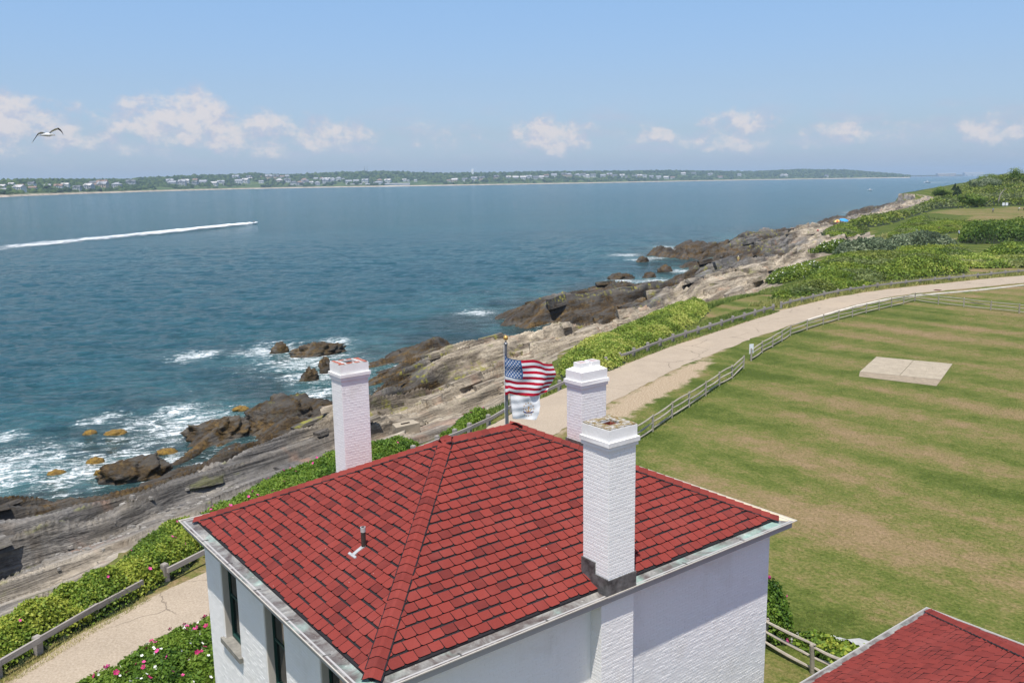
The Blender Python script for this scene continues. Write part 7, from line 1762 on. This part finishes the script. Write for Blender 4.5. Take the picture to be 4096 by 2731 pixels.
def house_parts(style):
    """unit house 1 wide; wall, roof, and a few windows; style: 0 gable to the side, 1 hip, 2 gable front with wing"""
    h = [.36, .40, .46][style]; d = [.6, .7, .75][style]; wl = MB(); wl.box(-.5, .5, -d / 2, d / 2, -.25, h); rf = MB(); o = .04; rz = h + .24
    if style == 0: rf.add([(-.5 - o, -d / 2 - o, h), (.5 + o, -d / 2 - o, h), (.5 + o, d / 2 + o, h), (-.5 - o, d / 2 + o, h), (-.5 - o, 0, rz), (.5 + o, 0, rz)], [(0, 1, 5, 4), (2, 3, 4, 5), (0, 4, 3), (1, 2, 5), (3, 2, 1, 0)])
    elif style == 1: rf.add([(-.5 - o, -d / 2 - o, h), (.5 + o, -d / 2 - o, h), (.5 + o, d / 2 + o, h), (-.5 - o, d / 2 + o, h), (-.15, 0, rz), (.15, 0, rz)], [(0, 1, 5, 4), (2, 3, 4, 5), (0, 4, 3), (1, 2, 5), (3, 2, 1, 0)])
    else:
        wl.box(-.22, .18, -d / 2 - .16, -d / 2 + .01, -.25, h); rf.add([(-.5 - o, -d / 2 - o, h), (.5 + o, -d / 2 - o, h), (.5 + o, d / 2 + o, h), (-.5 - o, d / 2 + o, h), (-.5 - o, 0, rz), (.5 + o, 0, rz)], [(0, 1, 5, 4), (2, 3, 4, 5), (0, 4, 3), (1, 2, 5), (3, 2, 1, 0)])
        rf.add([(-.26, -d / 2 - .2, h), (.22, -d / 2 - .2, h), (.22, 0, h), (-.26, 0, h), (-.02, -d / 2 - .2, rz - .03), (-.02, 0, rz - .03)], [(0, 4, 5, 3), (1, 2, 5, 4), (0, 1, 4)])
    ch = MB(); ch.box(.22, .30, .02, .10, h, rz + .08)
    wins = [(x, z) for x in ((-.38, -.1, .2, .4) if style != 2 else (-.40, -.02, .36)) for z in (.04, h - .16)]
    return wl, rf, ch, wins, d


HP = [house_parts(s) for s in range(3)]; HMESH = {}
colw = ['white', 'grey', 'tan']; rofw = ['grey', 'pale', 'brown', 'dark']; stw = ['gabled', 'hip-roofed', 'winged']
ords = lambda n: '%d%s' % (n, 'th' if 10 <= n % 100 <= 20 else {1: 'st', 2: 'nd', 3: 'rd'}.get(n % 10, 'th'))
rh = random.Random(8); wm = MB(); wm.add([(-.045, 0, -.06), (.045, 0, -.06), (.045, 0, .06), (-.045, 0, .06)], [(0, 1, 2, 3)]); WMESH = wm.mesh('window', WG)
for k, (x, y, z, wd) in enumerate(HOUSES):
    s = rh.choice((0, 0, 1, 2, 2)); ci = rh.choice((0, 0, 0, 1, 2) if k > 20 else (0, 0, 1, 1, 2)); ri_ = rh.choice((0, 0, 1, 1, 2, 3)); wd = min(wd, 34)
    root = empty('far_house', (x, y, z + 1.5), rh.uniform(-.35, .35)); root.scale = (wd, wd, wd * rh.uniform(.85, 1.15))
    tag(root, '%s %s house with %s roof, %s from the left along the far shore' % (colw[ci], stw[s], rofw[ri_], ords(k + 1)), 'house', 'houses along the far shore')
    for nm, j, mats in (('wall', 0, HM[ci]), ('roof', 1, RM[ri_]), ('chimney', 2, HM[1])):
        key = (s, nm, mats.name)
        if key not in HMESH: HMESH[key] = HP[s][j].mesh(nm, mats)
        link(nm, HMESH[key], root)
    for wx_, wz_ in HP[s][3]: link('window', WMESH, root, (wx_, -HP[s][4] / 2 - (.165 if (s == 2 and abs(wx_) < .1) else .005), wz_))
# beach pavilion: long low building behind the sand
px_, py_ = -1000 * .82, 4640; pv = empty('beach_pavilion', (-700, 4700, 2.0), -.05); tag(pv, 'long low white beach pavilion behind the far sand', 'pavilion')
b = MB(); b.box(-170, 170, -8, 8, -4, 6); b.build('wall', HM[0], pv); b = MB(); b.add([(-173, -10, 6), (173, -10, 6), (173, 10, 6), (-173, 10, 6), (-168, 0, 10), (168, 0, 10)], [(0, 1, 5, 4), (2, 3, 4, 5), (0, 4, 3), (1, 2, 5)]); b.build('roof', RM[0], pv)
b = MB(); b.box(-24, 24, -10, 10, 6, 15); b.build('upper_storey', HM[0], pv); b = MB(); b.add([(-26, -12, 15), (26, -12, 15), (26, 12, 15), (-26, 12, 15), (-12, 0, 20), (12, 0, 20)], [(0, 1, 5, 4), (2, 3, 4, 5), (0, 4, 3), (1, 2, 5)]); b.build('upper_roof', RM[0], pv)
wt = empty('water_tower', (TOWER[0], TOWER[1], 45)); tag(wt, 'white standpipe water tower on the far skyline', 'water tower')
b = MB(); b.lathe([(9.5, 0), (9.5, 44), (8.5, 47), (3, 48)], 20); b.build('tank', M['white_metal'], wt, smooth=False); b = MB(); b.lathe([(9.8, 0), (9.8, 1.2)], 20); b.build('rim', M['fascia'], wt, (0, 0, 43))
for k, (x, y) in enumerate(MASTS):
    ms_ = empty('radio_mast', (x, y, 55)); tag(ms_, ['left one of the two thin radio masts on the far hill', 'right one of the two thin radio masts on the far hill'][k], 'mast', 'radio masts on the far hill')
    b = MB()
    for (cx_, cy_) in ((-2, -1.2), (2, -1.2), (0, 2.2)): b.tube([(cx_, cy_, 0), (cx_ * .35, cy_ * .35, 62)], .45, 4)
    b.build('leg_frame', M['grey_metal'], ms_)
    for q in range(7): b = MB(); f_ = 1 - .65 * (q + 1) / 8; z_ = 62 * (q + 1) / 8; b.tube([(-2 * f_, -1.2 * f_, z_), (2 * f_, -1.2 * f_, z_), (0, 2.2 * f_, z_), (-2 * f_, -1.2 * f_, z_)], .3, 4); b.build('brace', M['grey_metal'], ms_)

# far bridge, sheds and the low land behind it
fl_ = MB(); n_ = 40; xs = np.linspace(4300, 9200, n_); hh = 10 + 12 * (fbm(xs / 900, xs * 0, 3, 3)); Vl = []
for x, h in zip(xs, hh): Vl += [(x, 10800, -6), (x, 10800, h * .5), (x, 11400, h)]
fl_.add(Vl, [(3 * i + k, 3 * i + 3 + k, 3 * i + 4 + k, 3 * i + 1 + k) for i in range(n_ - 1) for k in range(2)]); tag(fl_.build('far_lowland', M['far_land']), 'faint low land on the horizon beyond the bridge', None, None, 'structure')
br = empty('far_bridge', (4250, 9400, SEA)); tag(br, 'long low bridge on many piers at the horizon', 'bridge'); Lb = 1800; M['bridge'] = plain('bridge_concrete', (.30, .32, .35), .9, .05, .05)
b = MB(); b.box(-60, Lb, -7, 7, 13.5, 16.5); b.build('deck', M['bridge'], br); pm = MB(); pm.box(-3.2, 3.2, -6, 6, -3, 13.4); pme = pm.mesh('pier', M['bridge'])
for k in range(30): link('pier', pme, br, (k * 60.0 + 8, 0, 0))
for k, (xa, xb, hgt) in enumerate(((3729, 3799, 24), (3835, 3910, 30))):
    yb = 10400; x0_, x1_ = (xa - 2048) / 3480 * yb, (xb - 2048) / 3480 * yb; hg = empty('far_shed', ((x0_ + x1_) / 2, yb, 2)); tag(hg, ['lower long pale shed beyond the bridge, left of the pair', 'higher long pale shed beyond the bridge, right of the pair'][k], 'shed', 'long pale sheds on the horizon'); hl2 = (x1_ - x0_) / 2
    b = MB(); b.box(-hl2, hl2, -30, 30, -8, hgt); b.build('wall', HM[2] if k == 0 else HM[0], hg); b = MB(); b.add([(-hl2 - 2, -32, hgt), (hl2 + 2, -32, hgt), (hl2 + 2, 32, hgt), (-hl2 - 2, 32, hgt), (-hl2 - 2, 0, hgt + 5), (hl2 + 2, 0, hgt + 5)], [(0, 1, 5, 4), (2, 3, 4, 5), (0, 4, 3), (1, 2, 5)]); b.build('roof', RM[1], hg)

# ------------------------------------------------------------------ summer haze over the water
hz = MB(); hz.box(-17000, 17000, -120, 16500, -9.5, 142)
haze = hz.build('haze', []); tag(haze, 'thin summer haze', None, None, 'stuff')
m = bpy.data.materials.new('summer_haze'); m.use_nodes = True; m.node_tree.nodes.clear(); nh = NT(m.node_tree)
pv_ = nh.add('ShaderNodeVolumePrincipled'); pv_.inputs['Color'].default_value = (.62, .80, 1.0, 1); pv_.inputs['Density'].default_value = 0.000075; pv_.inputs['Anisotropy'].default_value = 0.1
ho = nh.add('ShaderNodeOutputMaterial'); nh.l.new(pv_.outputs[0], ho.inputs['Volume']); haze.data.materials.append(m)
